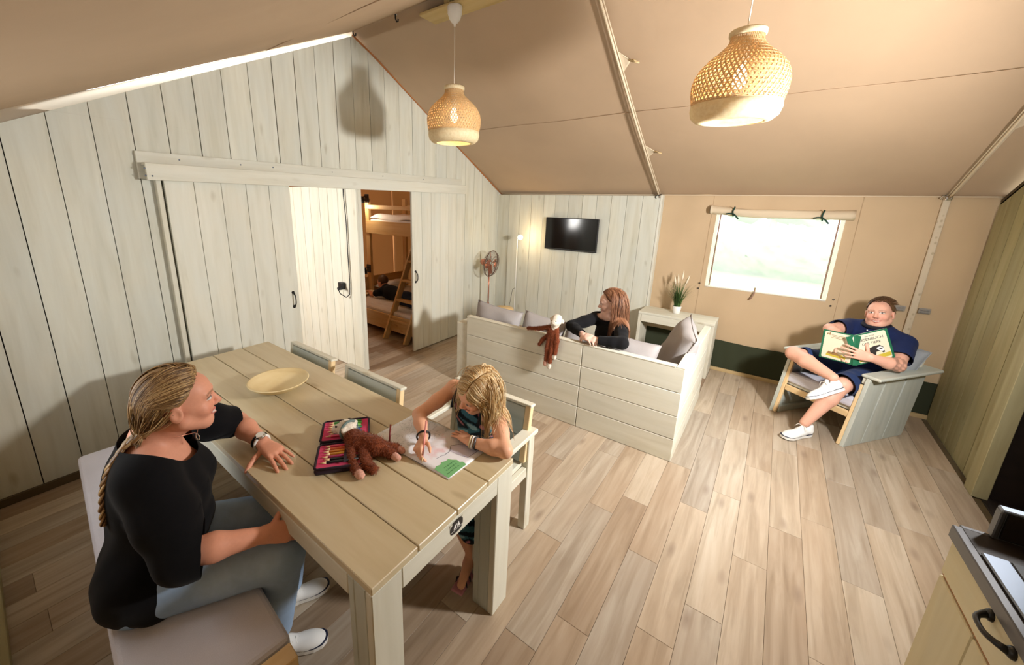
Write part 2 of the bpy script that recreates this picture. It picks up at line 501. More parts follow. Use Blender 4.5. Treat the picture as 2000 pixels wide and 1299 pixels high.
# ---- partition between the bedrooms and the bedroom shells (seen through the open doors)
pw = struct('wall_partition')
xx = 0.06; i = 0
for wd in (0.165, 0.15, 0.18, 0.16, 0.19, 0.165, 0.19, 0.19, 0.19, 0.19, 0.19, 0.19):
    board('plank', (xx - wd / 2, -2.665, 0.985), (wd - 0.004, 0.024, 1.96), M['door'], pw, bevel=0.0015)
    xx -= wd
board('end_post', (0.045, -2.635, 0.985), (0.032, 0.045, 1.965), M['door'], pw)
board('inner_sheet', (-0.95, -2.645, 0.98), (1.95, 0.014, 1.955), M['bed'], pw)
bw = struct('wall_bedroom')
def quad(name, pts, mat, parent, nu=1, nv=1, fn=None):
    p = [np.array(q, float) for q in pts]; V = []; Fc = []
    for j in range(nv + 1):
        for i_ in range(nu + 1):
            u, v = i_ / nu, j / nv
            q = (1 - u) * (1 - v) * p[0] + u * (1 - v) * p[1] + u * v * p[2] + (1 - u) * v * p[3]
            if fn: q = q + np.array(fn(u, v, q))
            V.append(q)
    for j in range(nv):
        for i_ in range(nu):
            a = j * (nu + 1) + i_; Fc.append((a, a + 1, a + nu + 2, a + nu + 1))
    return link(name, mesh_np(name, V, Fc, mat, True), parent)
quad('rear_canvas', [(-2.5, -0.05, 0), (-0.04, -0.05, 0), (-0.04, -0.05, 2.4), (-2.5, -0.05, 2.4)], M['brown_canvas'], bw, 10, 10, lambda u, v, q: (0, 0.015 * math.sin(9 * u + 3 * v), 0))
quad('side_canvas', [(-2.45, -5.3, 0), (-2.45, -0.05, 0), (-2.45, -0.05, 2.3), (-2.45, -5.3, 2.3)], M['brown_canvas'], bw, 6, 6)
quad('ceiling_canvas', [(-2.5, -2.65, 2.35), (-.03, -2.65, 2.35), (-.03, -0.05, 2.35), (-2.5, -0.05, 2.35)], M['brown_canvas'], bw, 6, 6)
quad('ceiling_canvas', [(-2.5, -5.3, 2.3), (0, -5.3, 2.3), (0, -2.65, 2.3), (-2.5, -2.65, 2.3)], M['roof'], bw, 6, 6)
quad('front_canvas', [(-2.5, -5.3, 0), (0, -5.3, 0), (0, -5.3, 2.3), (-2.5, -5.3, 2.3)], M['tent'], bw, 4, 4)

# ---- plank wall behind the sofa (television wall)
tw = struct('wall_television')
xg = [0.0, 0.197, 0.385, 0.57, 0.765, 0.942, 1.135, 1.33, 1.52, 1.706, 1.893, 2.078, 2.268]
for a, b in zip(xg[:-1], xg[1:]):
    board('plank', ((a + b) / 2, -0.071 + random.uniform(-.001, .001), 0.977), (b - a - random.uniform(0.003, 0.006), 0.022, 1.954), M['wall'], tw, bevel=0.001)
board('backing_sheet', (1.13, -0.054, 0.97), (2.26, 0.008, 1.93), M['black'], tw, bevel=0)
board('end_board', (2.281, -0.036, 0.98), (0.024, 0.105, 1.965), M['door'], tw)

# ---- canvas wall at the back with its window
WX0, WX1, WZ0, WZ1 = 2.848, 3.902, 0.966, 1.79
bk = struct('wall_back')
def tentw(u, v, q):
    x, z = q[0], q[2]
    d = 0.006 * math.sin(7 * x + 2.2 * z) + 0.004 * math.sin(17 * x - 5 * z)
    return (0, d + 0.012, 0)
for (x0, x1, z0, z1, nu, nv) in ((2.2, WX0, 0, ZW + .02, 16, 30), (WX1, 4.85, 0, ZW + .02, 20, 30), (WX0, WX1, 0, WZ0, 20, 16), (WX0, WX1, WZ1, ZW + .02, 20, 6)):
    quad('canvas_panel', [(x0, 0, z0), (x1, 0, z0), (x1, 0, z1), (x0, 0, z1)], M['tent'], bk, nu, nv, tentw)
quad('rear_panel', [(-0.05, 0.02, 0), (2.25, 0.02, 0), (2.25, 0.02, ZW + .02), (-0.05, 0.02, ZW + .02)], M['tent'], bk, 4, 4)
# seams
for xs in (2.80, 3.99):
    z0s = 0.35
    tube('seam', [(xs, 0.004, z0s), (xs, 0.004, 1.2), (xs, 0.004, ZW)], 0.0009, M['tent'], bk, 5)
# skirt
sk = quad('ground_skirt', [(2.25, -0.012, 0.03), (4.78, -0.012, 0.03), (4.78, -0.004, 0.345), (2.25, -0.004, 0.36)], M['green_skirt'], bk, 60, 10,
     lambda u, v, q: (0, 0.009 * math.sin(40 * u) * (1 - v) + 0.004 * math.sin(90 * u + 3 * v), 0.004 * math.sin(25 * u) * v))
bb = props(link('baseboard_back', None), kind='structure')
board('floor_strip', (3.52, -0.028, 0.018), (2.5, 0.03, 0.036), M['skirtwood'], bb)
# grommets beside the window
for gx, gz in ((2.795, 0.985), (2.79, 0.925), (3.955, 0.985), (3.945, 0.92)):
    lathe('grommet', [(0.003, 0.002), (0.008, 0.003), (0.009, 0)], M['iron'], bk, (gx, -0.004, gz), 10, Euler((math.pi / 2, 0, 0)))

wd_ = struct('window_1')
def wrinkle(u, v, q): return (0, 0.006 * math.sin(11 * u + 5 * v) + 0.004 * math.sin(23 * u * v + 9 * v), 0)
quad('clear_pane', [(WX0, 0.02, WZ0), (WX1, 0.02, WZ0), (WX1, 0.02, WZ1), (WX0, 0.02, WZ1)], M['film'], wd_, 24, 18, wrinkle)
M['zip'] = plain('zip_tape', S(150, 118, 100), 0.7)
M['zipw'] = canvas('white_window_edge', S(240, 236, 226), 0.35, S(250, 245, 235))
for sx, x0 in ((1, WX0), (-1, WX1)):
    board('edge_tape', (x0 + sx * 0.016, 0.008, (WZ0 + WZ1) / 2), (0.032, 0.004, WZ1 - WZ0), M['zipw'], wd_)
    board('zip', (x0 + sx * 0.042, 0.006, (WZ0 + WZ1) / 2), (0.014, 0.006, WZ1 - WZ0 - 0.02), M['zip'], wd_)
board('sill_hem', ((WX0 + WX1) / 2, 0.004, WZ0 - 0.004), (WX1 - WX0, 0.005, 0.014), M['zipw'], wd_)
# rolled up blind with two ties, and the strap hanging at the sill
def roll(name, x0, x1, z, r, mat, parent):
    V, Fc = [], []; n = 40; mth = 18
    for i_ in range(n + 1):
        x = x0 + (x1 - x0) * i_ / n
        for k_ in range(mth):
            w = 2 * math.pi * k_ / mth
            rr = r * (1 + 0.10 * math.sin(3 * w + 6 * x) + 0.06 * math.sin(11 * x + w) - 0.08 * math.sin(math.pi * i_ / n))
            V.append((x, -0.030 + rr * 0.85 * math.cos(w), z + rr * math.sin(w) - 0.018 * math.sin(math.pi * i_ / n) + 0.02 * (0.5 - i_ / n)))
    for i_ in range(n):
        for k_ in range(mth):
            a, b = i_ * mth + k_, i_ * mth + (k_ + 1) % mth; Fc.append((a, b, b + mth, a + mth))
    Fc.append(tuple(range(mth))); Fc.append(tuple(n * mth + k_ for k_ in range(mth - 1, -1, -1)))
    return link(name, mesh_np(name, V, Fc, mat, True), parent)
blind = thing('rolled_blind', 'beige canvas blind rolled up above the clear window and tied with green cords', 'blind', (0, 0, 0))
roll('fabric_roll', 2.79, 3.955, 1.802, 0.044, M['webbing'], blind)
lathe('roll_end', [(0.0, 0.004), (0.03, 0.004), (0.042, 0.0)], M['base'], blind, (2.788, -0.03, 1.812), 14, Euler((0, -math.pi / 2, 0)))
for tx, tz in ((3.0, 1.80), (3.72, 1.785)):
    parts = []
    for pts in ([(tx + .01, -.074, tz - .05), (tx, -.082, tz), (tx + .012, -.07, tz + .05)],
                [(tx, -.08, tz - .02), (tx + .03, -.09, tz - .04), (tx + .06, -.086, tz - .075)],
                [(tx, -.08, tz - .02), (tx - .03, -.09, tz - .02), (tx - .06, -.086, tz - .028)]):
        parts.append(tube_vf(pts, 0.0075, 6))
    multi('tie_cord', parts, M['ties'], blind)
strap = thing('window_strap', 'short beige strap hanging over the sill of the clear window', 'strap', (3.30, 0, 0))
multi('webbing', [tube_vf([(0.02, -0.006, 1.01), (0.02, -0.016, 0.95), (0.005, -0.016, 0.90), (-0.012, -0.014, 0.875)], 0.008, 6)], M['zip'], strap)

# steel pole of the tent frame with its eave joint, and two clear clips beside it
def perforated():
    t = NT('perforated_pole_strip')
    v = t.n('ShaderNodeTexCoord'); mp = t.n('ShaderNodeMapping'); mp.inputs['Scale'].default_value = (22, 30, 30)
    t.l(v.outputs['Object'], mp.inputs[0]); vo = t.n('ShaderNodeTexVoronoi'); vo.inputs['Scale'].default_value = 1.0; vo.inputs['Randomness'].default_value = 0.35
    t.l(mp.outputs[0], vo.inputs['Vector'])
    c = t.ramp(vo.outputs['Distance'], [(0.25, S(178, 160, 132)), (0.4, S(206, 190, 164))])
    return t.done(t.bsdf(c, 0.5, 0.3))
pole = thing('tent_pole', 'upright steel tent pole under a clear sleeve on the back canvas beside the armchair', 'tent pole', (4.49, 0, 0))
board('sleeve', (0, -0.012, 0.985), (0.046, 0.012, 1.93), perforated(), pole, bevel=0.004)
board('eave_joint', (0, -0.03, 1.955), (0.045, 0.05, 0.04), M['chrome'], pole, bevel=0.01, seg=2)
tube('joint_hook', [(-0.03, -0.03, 1.945), (-0.045, -0.04, 1.95), (-0.035, -0.04, 1.972), (0, -0.035, 1.98)], 0.005, M['chrome'], pole, 6)
def clear_mat():
    t = NT('clear_plastic'); p = t.bsdf((0.95, 0.95, 0.93, 1), 0.08, 0.6); p.inputs['Transmission Weight'].default_value = 0.75
    return t.done(p)
M['clear'] = clear_mat()
for cx_, lab in ((4.405, 'small clear plastic clip left of the tent pole beside the seated man'), (4.56, 'small clear plastic clip right of the tent pole beside the seated man')):
    cl = thing('wall_clip', lab, 'clip', (cx_, -0.004, 0.985), 0, 'clear clips beside the tent pole')
    board('plate', (0, -0.006, 0), (0.075, 0.01, 0.05), M['clear'], cl, bevel=0.004, seg=2)
    board('clip_bar', (0, -0.015, 0.008), (0.06, 0.012, 0.010), M['clear'], cl, bevel=0.003)
    board('clip_bar', (0, -0.015, -0.012), (0.055, 0.012, 0.008), M['clear'], cl, bevel=0.003)

# ---- plank wall on the right (x = 4.77), its end post and the dark niche behind
wr = struct('wall_right')
yy = -0.03; rws = [0.17, 0.172, 0.165, 0.195, 0.235, 0.21, 0.02]
for wdt in rws[:-1]:
    y1 = yy; y0 = yy - wdt
    poly = [(0.0, y0 + .005), (1.90 - .47 * y0, y0 + .005), (1.90 - .47 * y1, y1 - .003), (0.0, y1 - .003)]
    prism('plank', poly, 0.024, M['olive'], wr, (4.794, 0, 0), (0, 0, 1), (0, 1, 0))
    yy = y0
board('backing_sheet', (4.80, -0.6, 1.0), (0.01, 1.2, 1.95), M['black'], wr, bevel=0)
board('end_post', (4.765, -1.235, 1.26), (0.075, 0.125, 2.52), M['olive'], wr)
board('top_rail', (4.785, -0.62, 2.20), (0.03, 1.3, 0.05), M['base'], wr, rot=(-math.atan(0.47), 0, 0))
nw = struct('wall_niche')
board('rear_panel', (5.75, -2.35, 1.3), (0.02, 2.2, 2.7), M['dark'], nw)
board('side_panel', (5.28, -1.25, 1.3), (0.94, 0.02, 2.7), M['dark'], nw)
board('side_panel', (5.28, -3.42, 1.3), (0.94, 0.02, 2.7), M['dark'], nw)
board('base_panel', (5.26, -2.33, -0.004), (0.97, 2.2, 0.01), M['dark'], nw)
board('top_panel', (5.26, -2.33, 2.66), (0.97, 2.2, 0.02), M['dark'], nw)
wk = struct('wall_kitchen')
board('panel', (4.80, -4.42, 1.05), (0.02, 2.0, 2.1), M['olive'], wk)
wf = struct('wall_front')
FX0, FX1, FZ0, FZ1 = 0.80, 1.80, 1.07, 1.77
for (x0, x1, z0, z1) in ((-0.05, FX0, 0, 2.1), (FX1, 4.85, 0, 2.1), (FX0, FX1, 0, FZ0), (FX0, FX1, FZ1, 2.1)):
    quad('canvas_panel', [(x0, -5.36, z0), (x1, -5.36, z0), (x1, -5.36, z1), (x0, -5.36, z1)], M['tent'], wf, 4, 4)
w2 = struct('window_2_assumed')  # assumed window and opening, unseen behind the camera, added for daylight on the bench
quad('clear_pane', [(FX0, -5.37, FZ0), (FX1, -5.37, FZ0), (FX1, -5.37, FZ1), (FX0, -5.37, FZ1)], M['film'], w2, 8, 6)
for x0 in (FX0, FX1): board('edge_tape', (x0, -5.355, (FZ0 + FZ1) / 2), (0.03, 0.004, FZ1 - FZ0), M['zipw'], w2)
for z0 in (FZ0, FZ1): board('edge_tape', ((FX0 + FX1) / 2, -5.355, z0), (FX1 - FX0, 0.004, 0.03), M['zipw'], w2)
t5 = struct('trim_3')
board('floor_beam', (2.3, -5.335, 0.03), (4.6, 0.05, 0.06), M['olive'], t5)

# ---- roof canvas: two slopes that sag a little between ridge and eave
ce = struct('ceiling')
def sagfar(u, v, q):
    x = q[0]
    s = -0.018 * math.sin(math.pi * v) * (1 if x < 2.24 else 1.15)
    s += 0.010 * abs(math.sin(math.pi * (x - 2.24) / 2.25)) * math.sin(math.pi * v) * -1
    return (0, 0, s + 0.004 * math.sin(5 * x + 7 * v))
quad('rear_slope', [(-0.08, 0.03, ZW - 0.012), (6.0, 0.03, ZW - 0.012), (6.0, RY, RZ), (-0.08, RY, RZ)], M['roof'], ce, 80, 30, sagfar)
def sagnear(u, v, q):
    x, y = q[0], q[1]
    return (0, 0, -0.03 * math.sin(math.pi * v) * min(1, x / 0.8) + 0.006 * math.sin(3 * x + 4 * v))
quad('front_slope', [(0.0, -5.5, roof_z(-5.5)), (6.0, -5.5, roof_z(-5.5)), (6.0, RY, RZ), (0.0, RY, RZ)], M['roof'], ce, 60, 24, sagnear)
# cream gable strip that lets daylight in above the left wall
def bulge(u, v, q): return (0.03 * math.sin(math.pi * v) * math.sin(math.pi * u), 0, 0)
V0 = [(-0.02, -5.5, wall_top(-5.5) - .03), (-0.02, RY, wall_top(RY - .001) - .03), (0.012, RY, RZ), (0.012, -5.5, roof_z(-5.5) + .005)]
quad('gable_strip', V0, M['valance'], ce, 40, 4, lambda u, v, q: (0, 0, 0.02 * math.sin(math.pi * u) * v * 0 ))
# rope edge along the far gable slope
M['rope'] = plain('rust_edge_cord', S(176, 112, 62), 0.8)
tube('edge_cord', [(0.008, y, wall_top(y) + 0.006) for y in np.linspace(RY, -0.02, 12)], 0.008, M['rope'], ce, 6)
tube('roof_seam', [(x, -1.31, roof_z(-1.31) - 0.034 - 0.004 * math.sin(5 * x)) for x in np.linspace(0.02, 5.9, 40)], 0.003, M['roof'], ce, 5)
tube('roof_seam', [(x, -3.55, roof_z(-3.55) - 0.034) for x in np.linspace(0.3, 5.9, 30)], 0.003, M['roof'], ce, 5)
quad('ridge_flap', [(-0.08, RY - 0.10, RZ - 0.034), (6.0, RY - 0.10, RZ - 0.034), (6.0, RY + 0.10, RZ - 0.046), (-0.08, RY + 0.10, RZ - 0.046)], M['roof'], ce, 20, 4, lambda u, v, q: (0, 0, 0.052 * (1 - abs(2 * v - 1))))
tube('eave_fold', [(x, -0.02, ZW - 0.006) for x in np.linspace(0.0, 4.8, 20)], 0.006, M['webbing'], ce, 6)

def roof_pole(x, label, loops, y_end=-2.5):
    rp = thing('roof_pole', label, 'tent pole', (x, 0, 0), 0, 'sleeved roof poles')
    ys = np.linspace(-0.05, y_end, 30)
    def zz(y): return roof_z(y) - 0.042 - 0.03 * math.sin(math.pi * (-y) / 2.58) 
    tube('sleeve', [(0.0, y, zz(y)) for y in ys], 0.009, M['webbing'], rp, 8)
    tube('hem', [(0.015, y, zz(y) + 0.010) for y in ys], 0.0045, M['webbing'], rp, 6)
    tube('hem', [(-0.014, y, zz(y) + 0.011) for y in ys], 0.004, M['webbing'], rp, 6)
    for ly in loops:
        z0 = zz(ly)
        lp = multi('tie_tab', [([(0.01, ly - .09, zz(ly - .09) + .012), (0.01, ly + .09, zz(ly + .09) + .012), (0.085, ly + .012, z0 + .012), (0.085, ly - .012, z0 + .012),
                                 (0.01, ly - .09, zz(ly - .09) + .017), (0.01, ly + .09, zz(ly + .09) + .017), (0.085, ly + .012, z0 + .017), (0.085, ly - .012, z0 + .017)],
                                [(0, 1, 2, 3), (7, 6, 5, 4), (0, 4, 5, 1), (1, 5, 6, 2), (2, 6, 7, 3), (3, 7, 4, 0)])], M['webbing'], rp, smooth=False)
        lp2 = multi('bow_knot', [tube_vf([(0.085, ly, z0 + .012), (0.11, ly - .03, z0 + .006), (0.135, ly - .035, z0 - .005), (0.12, ly - .01, z0 + .004), (0.09, ly, z0 + .012)], 0.007, 6),
                           tube_vf([(0.085, ly, z0 + .012), (0.12, ly + .03, z0 + .006), (0.14, ly + .02, z0 - .004), (0.12, ly + .005, z0 + .004), (0.09, ly, z0 + .012)], 0.007, 6),
                           tube_vf([(0.09, ly, z0 + .01), (0.125, ly, z0 - .005), (0.15, ly + .005, z0 - .012)], 0.006, 6)], M['skirtwood'], rp)
    return rp
r1 = roof_pole(2.245, 'sleeved roof pole running down the slope to the end of the television wall', (-1.83, -0.83))
board('eave_joint', (0.02, -0.06, ZW - 0.03), (0.05, 0.05, 0.035), M['chrome'], r1, bevel=0.01, seg=2)
tube('joint_hook', [(-0.02, -0.08, ZW - 0.05), (-0.035, -0.09, ZW - 0.03), (-0.01, -0.09, ZW - 0.01), (0.03, -0.08, ZW - 0.005)], 0.005, M['iron'], r1, 6)
r2 = roof_pole(4.49, 'sleeved roof pole above the plank wall at the far right', (-0.93,))
# ridge board that carries the lamps
rb = thing('ridge_board', 'long raw pine board under the tent ridge carrying the woven lamps', 'board', (0, 0, 0))
board('plank', (3.0, -2.515, 3.262), (4.2, 0.185, 0.022), M['beam'], rb)
board('cleat', (1.15, -2.515, 3.30), (0.06, 0.10, 0.06), M['beam'], rb)
board('cleat', (4.2, -2.515, 3.30), (0.06, 0.10, 0.06), M['beam'], rb)
# hooks at the ridge
for (hx, hz, lab) in ((0.045, 3.315, 'black metal hook at the peak of the plank gable wall'), (0.62, 3.30, 'black metal hook on the ridge beside the pine board')):
    hk = thing('ridge_hook', lab, 'hook', (hx, RY - 0.02, hz), 0, 'hooks along the ridge')
    tube('hook', [(0, 0, 0.03), (0, 0, 0.0), (0.0, 0.012, -0.02), (0.0, 0.028, -0.012), (0.0, 0.03, 0.006)], 0.006, M['iron'], hk, 6)
    lathe('plate', [(0.0, 0.004), (0.012, 0.004), (0.014, 0)], M['chrome'], hk, (0, 0, 0.028), 10)
# rolled cream cord end beside the peak
# ---- outside: lawn and hedges seen through the clear window
og = props(link('ground', None), kind='structure')
M['lawn'] = plain('lawn', S(120, 150, 80), 0.9, noise=0.3, nscale=4)
M['hedge'] = plain('hedge_green', S(96, 122, 74), 0.9, noise=0.4, nscale=5)
board('lawn', (2.5, 12.3, -0.35), (60, 24, 0.04), M['lawn'], og, bevel=0)
# ================================================================== FURNITURE
def pillow_mesh(w, h, t, mat, n=16, seed=0, flat=0.0, wr=0.006):
    """soft cushion: w along x, h along z, thickness t along y, pinched corners"""
    rs = np.random.RandomState(seed); ph = rs.uniform(0, 6, 6)
    V, Fc = [], []
    idx = {}
    for side in (0, 1):
        sg = 1 if side == 0 else -1
        for j in range(n + 1):
            for i in range(n + 1):
                u, v = 2 * i / n - 1, 2 * j / n - 1
                edge = (i in (0, n)) or (j in (0, n))
                if side == 1 and edge: idx[(1, i, j)] = idx[(0, i, j)]; continue
                pf = ((1 - abs(u) ** 2.6) * (1 - abs(v) ** 2.6)) ** 0.5
                cx = 1 - 0.07 * (1 - v * v) * abs(u) ** 3; cz = 1 - 0.07 * (1 - u * u) * abs(v) ** 3
                x = u * w / 2 * (cx if not flat else 1 - 0.02 * (1 - v * v)); z = v * h / 2 * (cz if not flat else 1)
                wrk = wr * (math.sin(5 * u + 4 * v + ph[0]) + math.sin(9 * u * v + ph[1]) + 0.7 * math.sin(12 * v - 7 * u + ph[2])) * pf
                y = sg * (t / 2 * pf + wrk * 0.6)
                idx[(side, i, j)] = len(V); V.append((x, y, z))
    for side in (0, 1):
        for j in range(n):
            for i in range(n):
                q = (idx[(side, i, j)], idx[(side, i + 1, j)], idx[(side, i + 1, j + 1)], idx[(side, i, j + 1)])
                Fc.append(q[::-1] if side == 0 else q)
    return mesh_np('pillow', V, Fc, mat, True)

def cushion(name, label, loc, rot, size, mat, seed, group=None, cat='cushion'):
    root = thing(name, label, cat, loc, 0, group); root.rotation_euler = rot
    link('cover', pillow_mesh(size[0], size[1], size[2], mat, 18, seed), root)
    n = 40; pts = []
    for k in range(n + 1):
        tt = k / n * 4; s, f = int(tt) % 4, tt - int(tt)
        if k == n: s, f = 3, 1.0
        u, v = [(-1 + 2 * f, -1), (1, -1 + 2 * f), (1 - 2 * f, 1), (-1, 1 - 2 * f)][s]
        cx = 1 - 0.07 * (1 - v * v) * abs(u) ** 3; cz = 1 - 0.07 * (1 - u * u) * abs(v) ** 3
        pts.append((u * size[0] / 2 * cx, 0, v * size[1] / 2 * cz))
    v_, f_ = tube_vf(pts, 0.004, 5)
    link('piping', mesh_np('piping', v_, f_, mat, True), root)
    return root

def slab_cushion(name, c, size, mat, parent, r=0.025, rot=None):
    return board(name, c, size, mat, parent, rot, r, 3)

# ---- dining table
TX0, TX1, TY0, TY1, TZ = 0.455, 2.672, -4.592, -3.831, 0.77
tb = thing('dining_table', 'long whitewashed plank dining table with thick square legs', 'table', ((TX0 + TX1) / 2, (TY0 + TY1) / 2, 0))
tcx, tcy = (TX0 + TX1) / 2, (TY0 + TY1) / 2
gaps = [TY0, -4.4045, -4.2105, -4.021, TY1]
for a, b in zip(gaps[:-1], gaps[1:]):
    board('top_plank', (0, (a + b) / 2 - tcy, TZ - 0.0135), (TX1 - TX0, b - a - 0.004, 0.027), M['table'], tb, bevel=0.0025)
LG = 0.116
for sx in (-1, 1):
    for sy in (-1, 1):
        lx = sx * ((TX1 - TX0) / 2 - LG / 2 - 0.001); ly = sy * ((TY1 - TY0) / 2 - LG / 2 - 0.001)
        lg = link('leg', None, tb, (lx, ly, 0))
        hz = TZ - 0.0275
        board('outer_board', (sx * (LG / 2 - 0.015), 0, hz / 2), (0.03, LG, hz), M['furn'], lg)
        board('inner_board', (-sx * (LG / 2 - 0.015), 0, hz / 2), (0.03, LG, hz), M['furng'], lg)
        board('side_board', (0, sy * (LG / 2 - 0.0155), hz / 2), (LG - 0.0605, 0.03, hz), M['furng'], lg)
        board('side_board', (0, -sy * (LG / 2 - 0.0155), hz / 2), (LG - 0.0605, 0.03, hz), M['furng'], lg)
for sx in (-1, 1):
    board('apron', (sx * ((TX1 - TX0) / 2 - 0.016), 0, TZ - 0.027 - 0.0415), (0.03, (TY1 - TY0) - 2 * LG - 0.004, 0.081), M['furn'], tb)
for sy in (-1, 1):
    board('apron', (0, sy * ((TY1 - TY0) / 2 - 0.016), TZ - 0.027 - 0.0415), ((TX1 - TX0) - 2 * LG - 0.004, 0.03, 0.081), M['furn'], tb)
# round emblem printed on the end apron: black badge with white tent peaks
em = link('emblem', None, tb, ((TX1 - TX0) / 2 - 0.0005, -4.214 - tcy, 0.706))
bmv = []
for k in range(28):
    w = 2 * math.pi * k / 28
    r = 0.037 * (1 - 0.05 * math.cos(4 * w)); bmv.append((0.0012, r * math.cos(w), 0.78 * r * math.sin(w)))
link('badge', mesh_np('badge', bmv, [tuple(range(28))], M['black']), em)
def flatpoly(parent, pts, mat, x=0.002): return link('mark', mesh_np('mark', [(x, p[0], p[1]) for p in pts], [tuple(range(len(pts)))], mat), parent)
flatpoly(em, [(-0.018, -0.006), (-0.002, -0.006), (-0.010, 0.016)], M['white'])
flatpoly(em, [(0.001, -0.006), (0.018, -0.006), (0.009, 0.018)], M['white'])
flatpoly(em, [(-0.004, 0.004), (0.003, 0.004), (0.0, 0.014)], M['white'], 0.0024)
flatpoly(em, [(-0.033, -0.0105), (0.033, -0.0105), (0.031, -0.0125), (-0.031, -0.0125)], M['white'])
flatpoly(em, [(-0.038, 0.012), (-0.024, 0.020), (-0.036, 0.027)], M['furn'])
flatpoly(em, [(0.038, 0.012), (0.024, 0.020), (0.036, 0.027)], M['furn'])

# ---- bench with grey upholstery
bn = thing('dining_bench', 'upholstered light grey bench along the table under the woman in black', 'bench', (1.545, -4.835, 0), math.radians(-4.6))
BL, BD = 1.80, 0.40
slab_cushion('seat_cushion', (-0.035, 0, 0.432), (BL - 0.07, BD, 0.075), M['bench'], bn, 0.022)
board('seat_board', (0, 0, 0.379), (BL, BD - 0.01, 0.03), M['endgrain'], bn)
board('end_cheek', (BL / 2 - 0.03, 0, 0.432), (0.06, BD - 0.02, 0.07), M['endgrain'], bn)
for sx in (-1, 1):
    for sy in (-1, 1):
        board('leg', (sx * (BL / 2 - 0.09), sy * (BD / 2 - 0.055), 0.182), (0.07, 0.07, 0.364), M['endgrain'], bn)
    board('stretcher', (sx * (BL / 2 - 0.09), 0, 0.12), (0.03, BD - 0.18, 0.06), M['endgrain'], bn)

# ---- three dining chairs with arms, backs away from the table (local: back at +y)
def make_chair(label, loc, rz, group):
    c = thing('dining_chair', label, 'chair', loc, rz, group)
    w, d = 0.56, 0.50
    board('seat', (0, -0.01, 0.43), (w - 0.07, d - 0.06, 0.028), M['furn'], c)
    for sx in (-1, 1):
        board('leg', (sx * (w / 2 - 0.022), -d / 2 + 0.03, 0.31), (0.044, 0.058, 0.62), M['furn'], c)
        board('leg', (sx * (w / 2 - 0.022), d / 2 - 0.03, 0.31), (0.044, 0.058, 0.62), M['furn'], c)
        board('armrest', (sx * (w / 2 - 0.012), -0.012, 0.633), (0.068, d + 0.02, 0.026), M['furn'], c, bevel=0.005)
        board('side_rail', (sx * (w / 2 - 0.022), 0, 0.385), (0.03, d - 0.118, 0.06), M['furn'], c)
    board('front_rail', (0, -d / 2 + 0.03, 0.385), (w - 0.09, 0.028, 0.06), M['furn'], c)
    board('back_rail', (0, d / 2 - 0.03, 0.385), (w - 0.09, 0.028, 0.06), M['furn'], c)
    # reclined back: two boards on a sloping frame
    tilt = -0.13
    bk_ = link('backrest', None, c, (0, d / 2 - 0.075, 0.45), Euler((tilt, 0, 0)))
    board('back_board', (0, 0, 0.075), (w - 0.09, 0.022, 0.148), M['furng'], bk_)
    board('back_board', (0, 0, 0.235), (w - 0.09, 0.022, 0.166), M['furng'], bk_)
    for sx in (-1, 1):
        board('back_post', (sx * (w / 2 - 0.028), 0.004, 0.17), (0.034, 0.034, 0.33), M['endgrain'] if sx > 0 else M['furn'], bk_)
    board('top_rail', (0, 0.012, 0.332), (w - 0.02, 0.05, 0.016), M['furn'], bk_)
    return c
make_chair('empty whitewashed dining chair pushed under the table, nearest the open bedroom door', (0.905, -3.955, 0), 0.0, 'whitewashed dining chairs')
make_chair('empty whitewashed dining chair between the other empty chair and the drawing girl', (1.575, -3.940, 0), 0.0, 'whitewashed dining chairs')
make_chair('whitewashed dining armchair on which the blond girl sits', (2.255, -3.625, 0), 0.0, 'whitewashed dining chairs')

# ---- lounge sofa: two units
SX0, SXM, SX1, SY, SZ = 0.985, 2.318, 3.066, -2.212, 0.742
def sofa_panel(parent, x0, x1, ox, n=4):
    hgt = SZ / n
    for i in range(n):
        board('back_plank', ((x0 + x1) / 2 - ox, 0.012, hgt * (i + 0.5)), (x1 - x0 - 0.002, 0.024, hgt - 0.004), M['furn'], parent)
s1 = thing('sofa_unit', 'left half of the plank-backed lounge sofa on which the toy monkey hangs', 'sofa', (SX0, SY, 0), 0, 'plank lounge sofa')
sofa_panel(s1, 1.12, SXM, SX0)
board('top_cap', ((1.12 + SXM) / 2 - SX0, 0.026, SZ + 0.002), (SXM - 1.12, 0.056, 0.012), M['furn'], s1)
board('arm_panel', (0.0675, 0.38, 0.33), (0.13, 0.74, 0.658), M['furn'], s1)
board('end_post', (0.135, 0.03, 0.37), (0.014, 0.03, 0.738), M['furn'], s1)
board('seat_deck', (0.74, 0.40, 0.28), (1.18, 0.70, 0.03), M['furn'], s1)
board('front_board', (0.74, 0.74, 0.15), (1.18, 0.026, 0.28), M['furn'], s1)
slab_cushion('seat_cushion', (0.43, 0.39, 0.355), (0.58, 0.68, 0.12), M['cushion'], s1)
slab_cushion('seat_cushion', (1.02, 0.39, 0.355), (0.58, 0.68, 0.12), M['cushion'], s1)
s2 = thing('sofa_unit', 'right corner half of the plank-backed lounge sofa on which the young woman sits', 'sofa', (SXM, SY, 0), 0, 'plank lounge sofa')
sofa_panel(s2, SXM + 0.003, SX1, SXM)
board('top_cap', ((SXM + SX1) / 2 - SXM - 0.029, 0.026, SZ + 0.002), (SX1 - SXM - 0.060, 0.056, 0.012), M['furn'], s2)
AL = 1.247
for i in range(4):
    board('arm_plank', (SX1 - SXM - 0.012, 0.024 + (AL - 0.024) / 2, SZ / 4 * (i + 0.5)), (0.024, AL - 0.024, SZ / 4 - 0.003), M['furn'], s2)
board('arm_cap', (SX1 - SXM - 0.028, AL / 2, SZ + 0.002), (0.058, AL, 0.012), M['furn'], s2)
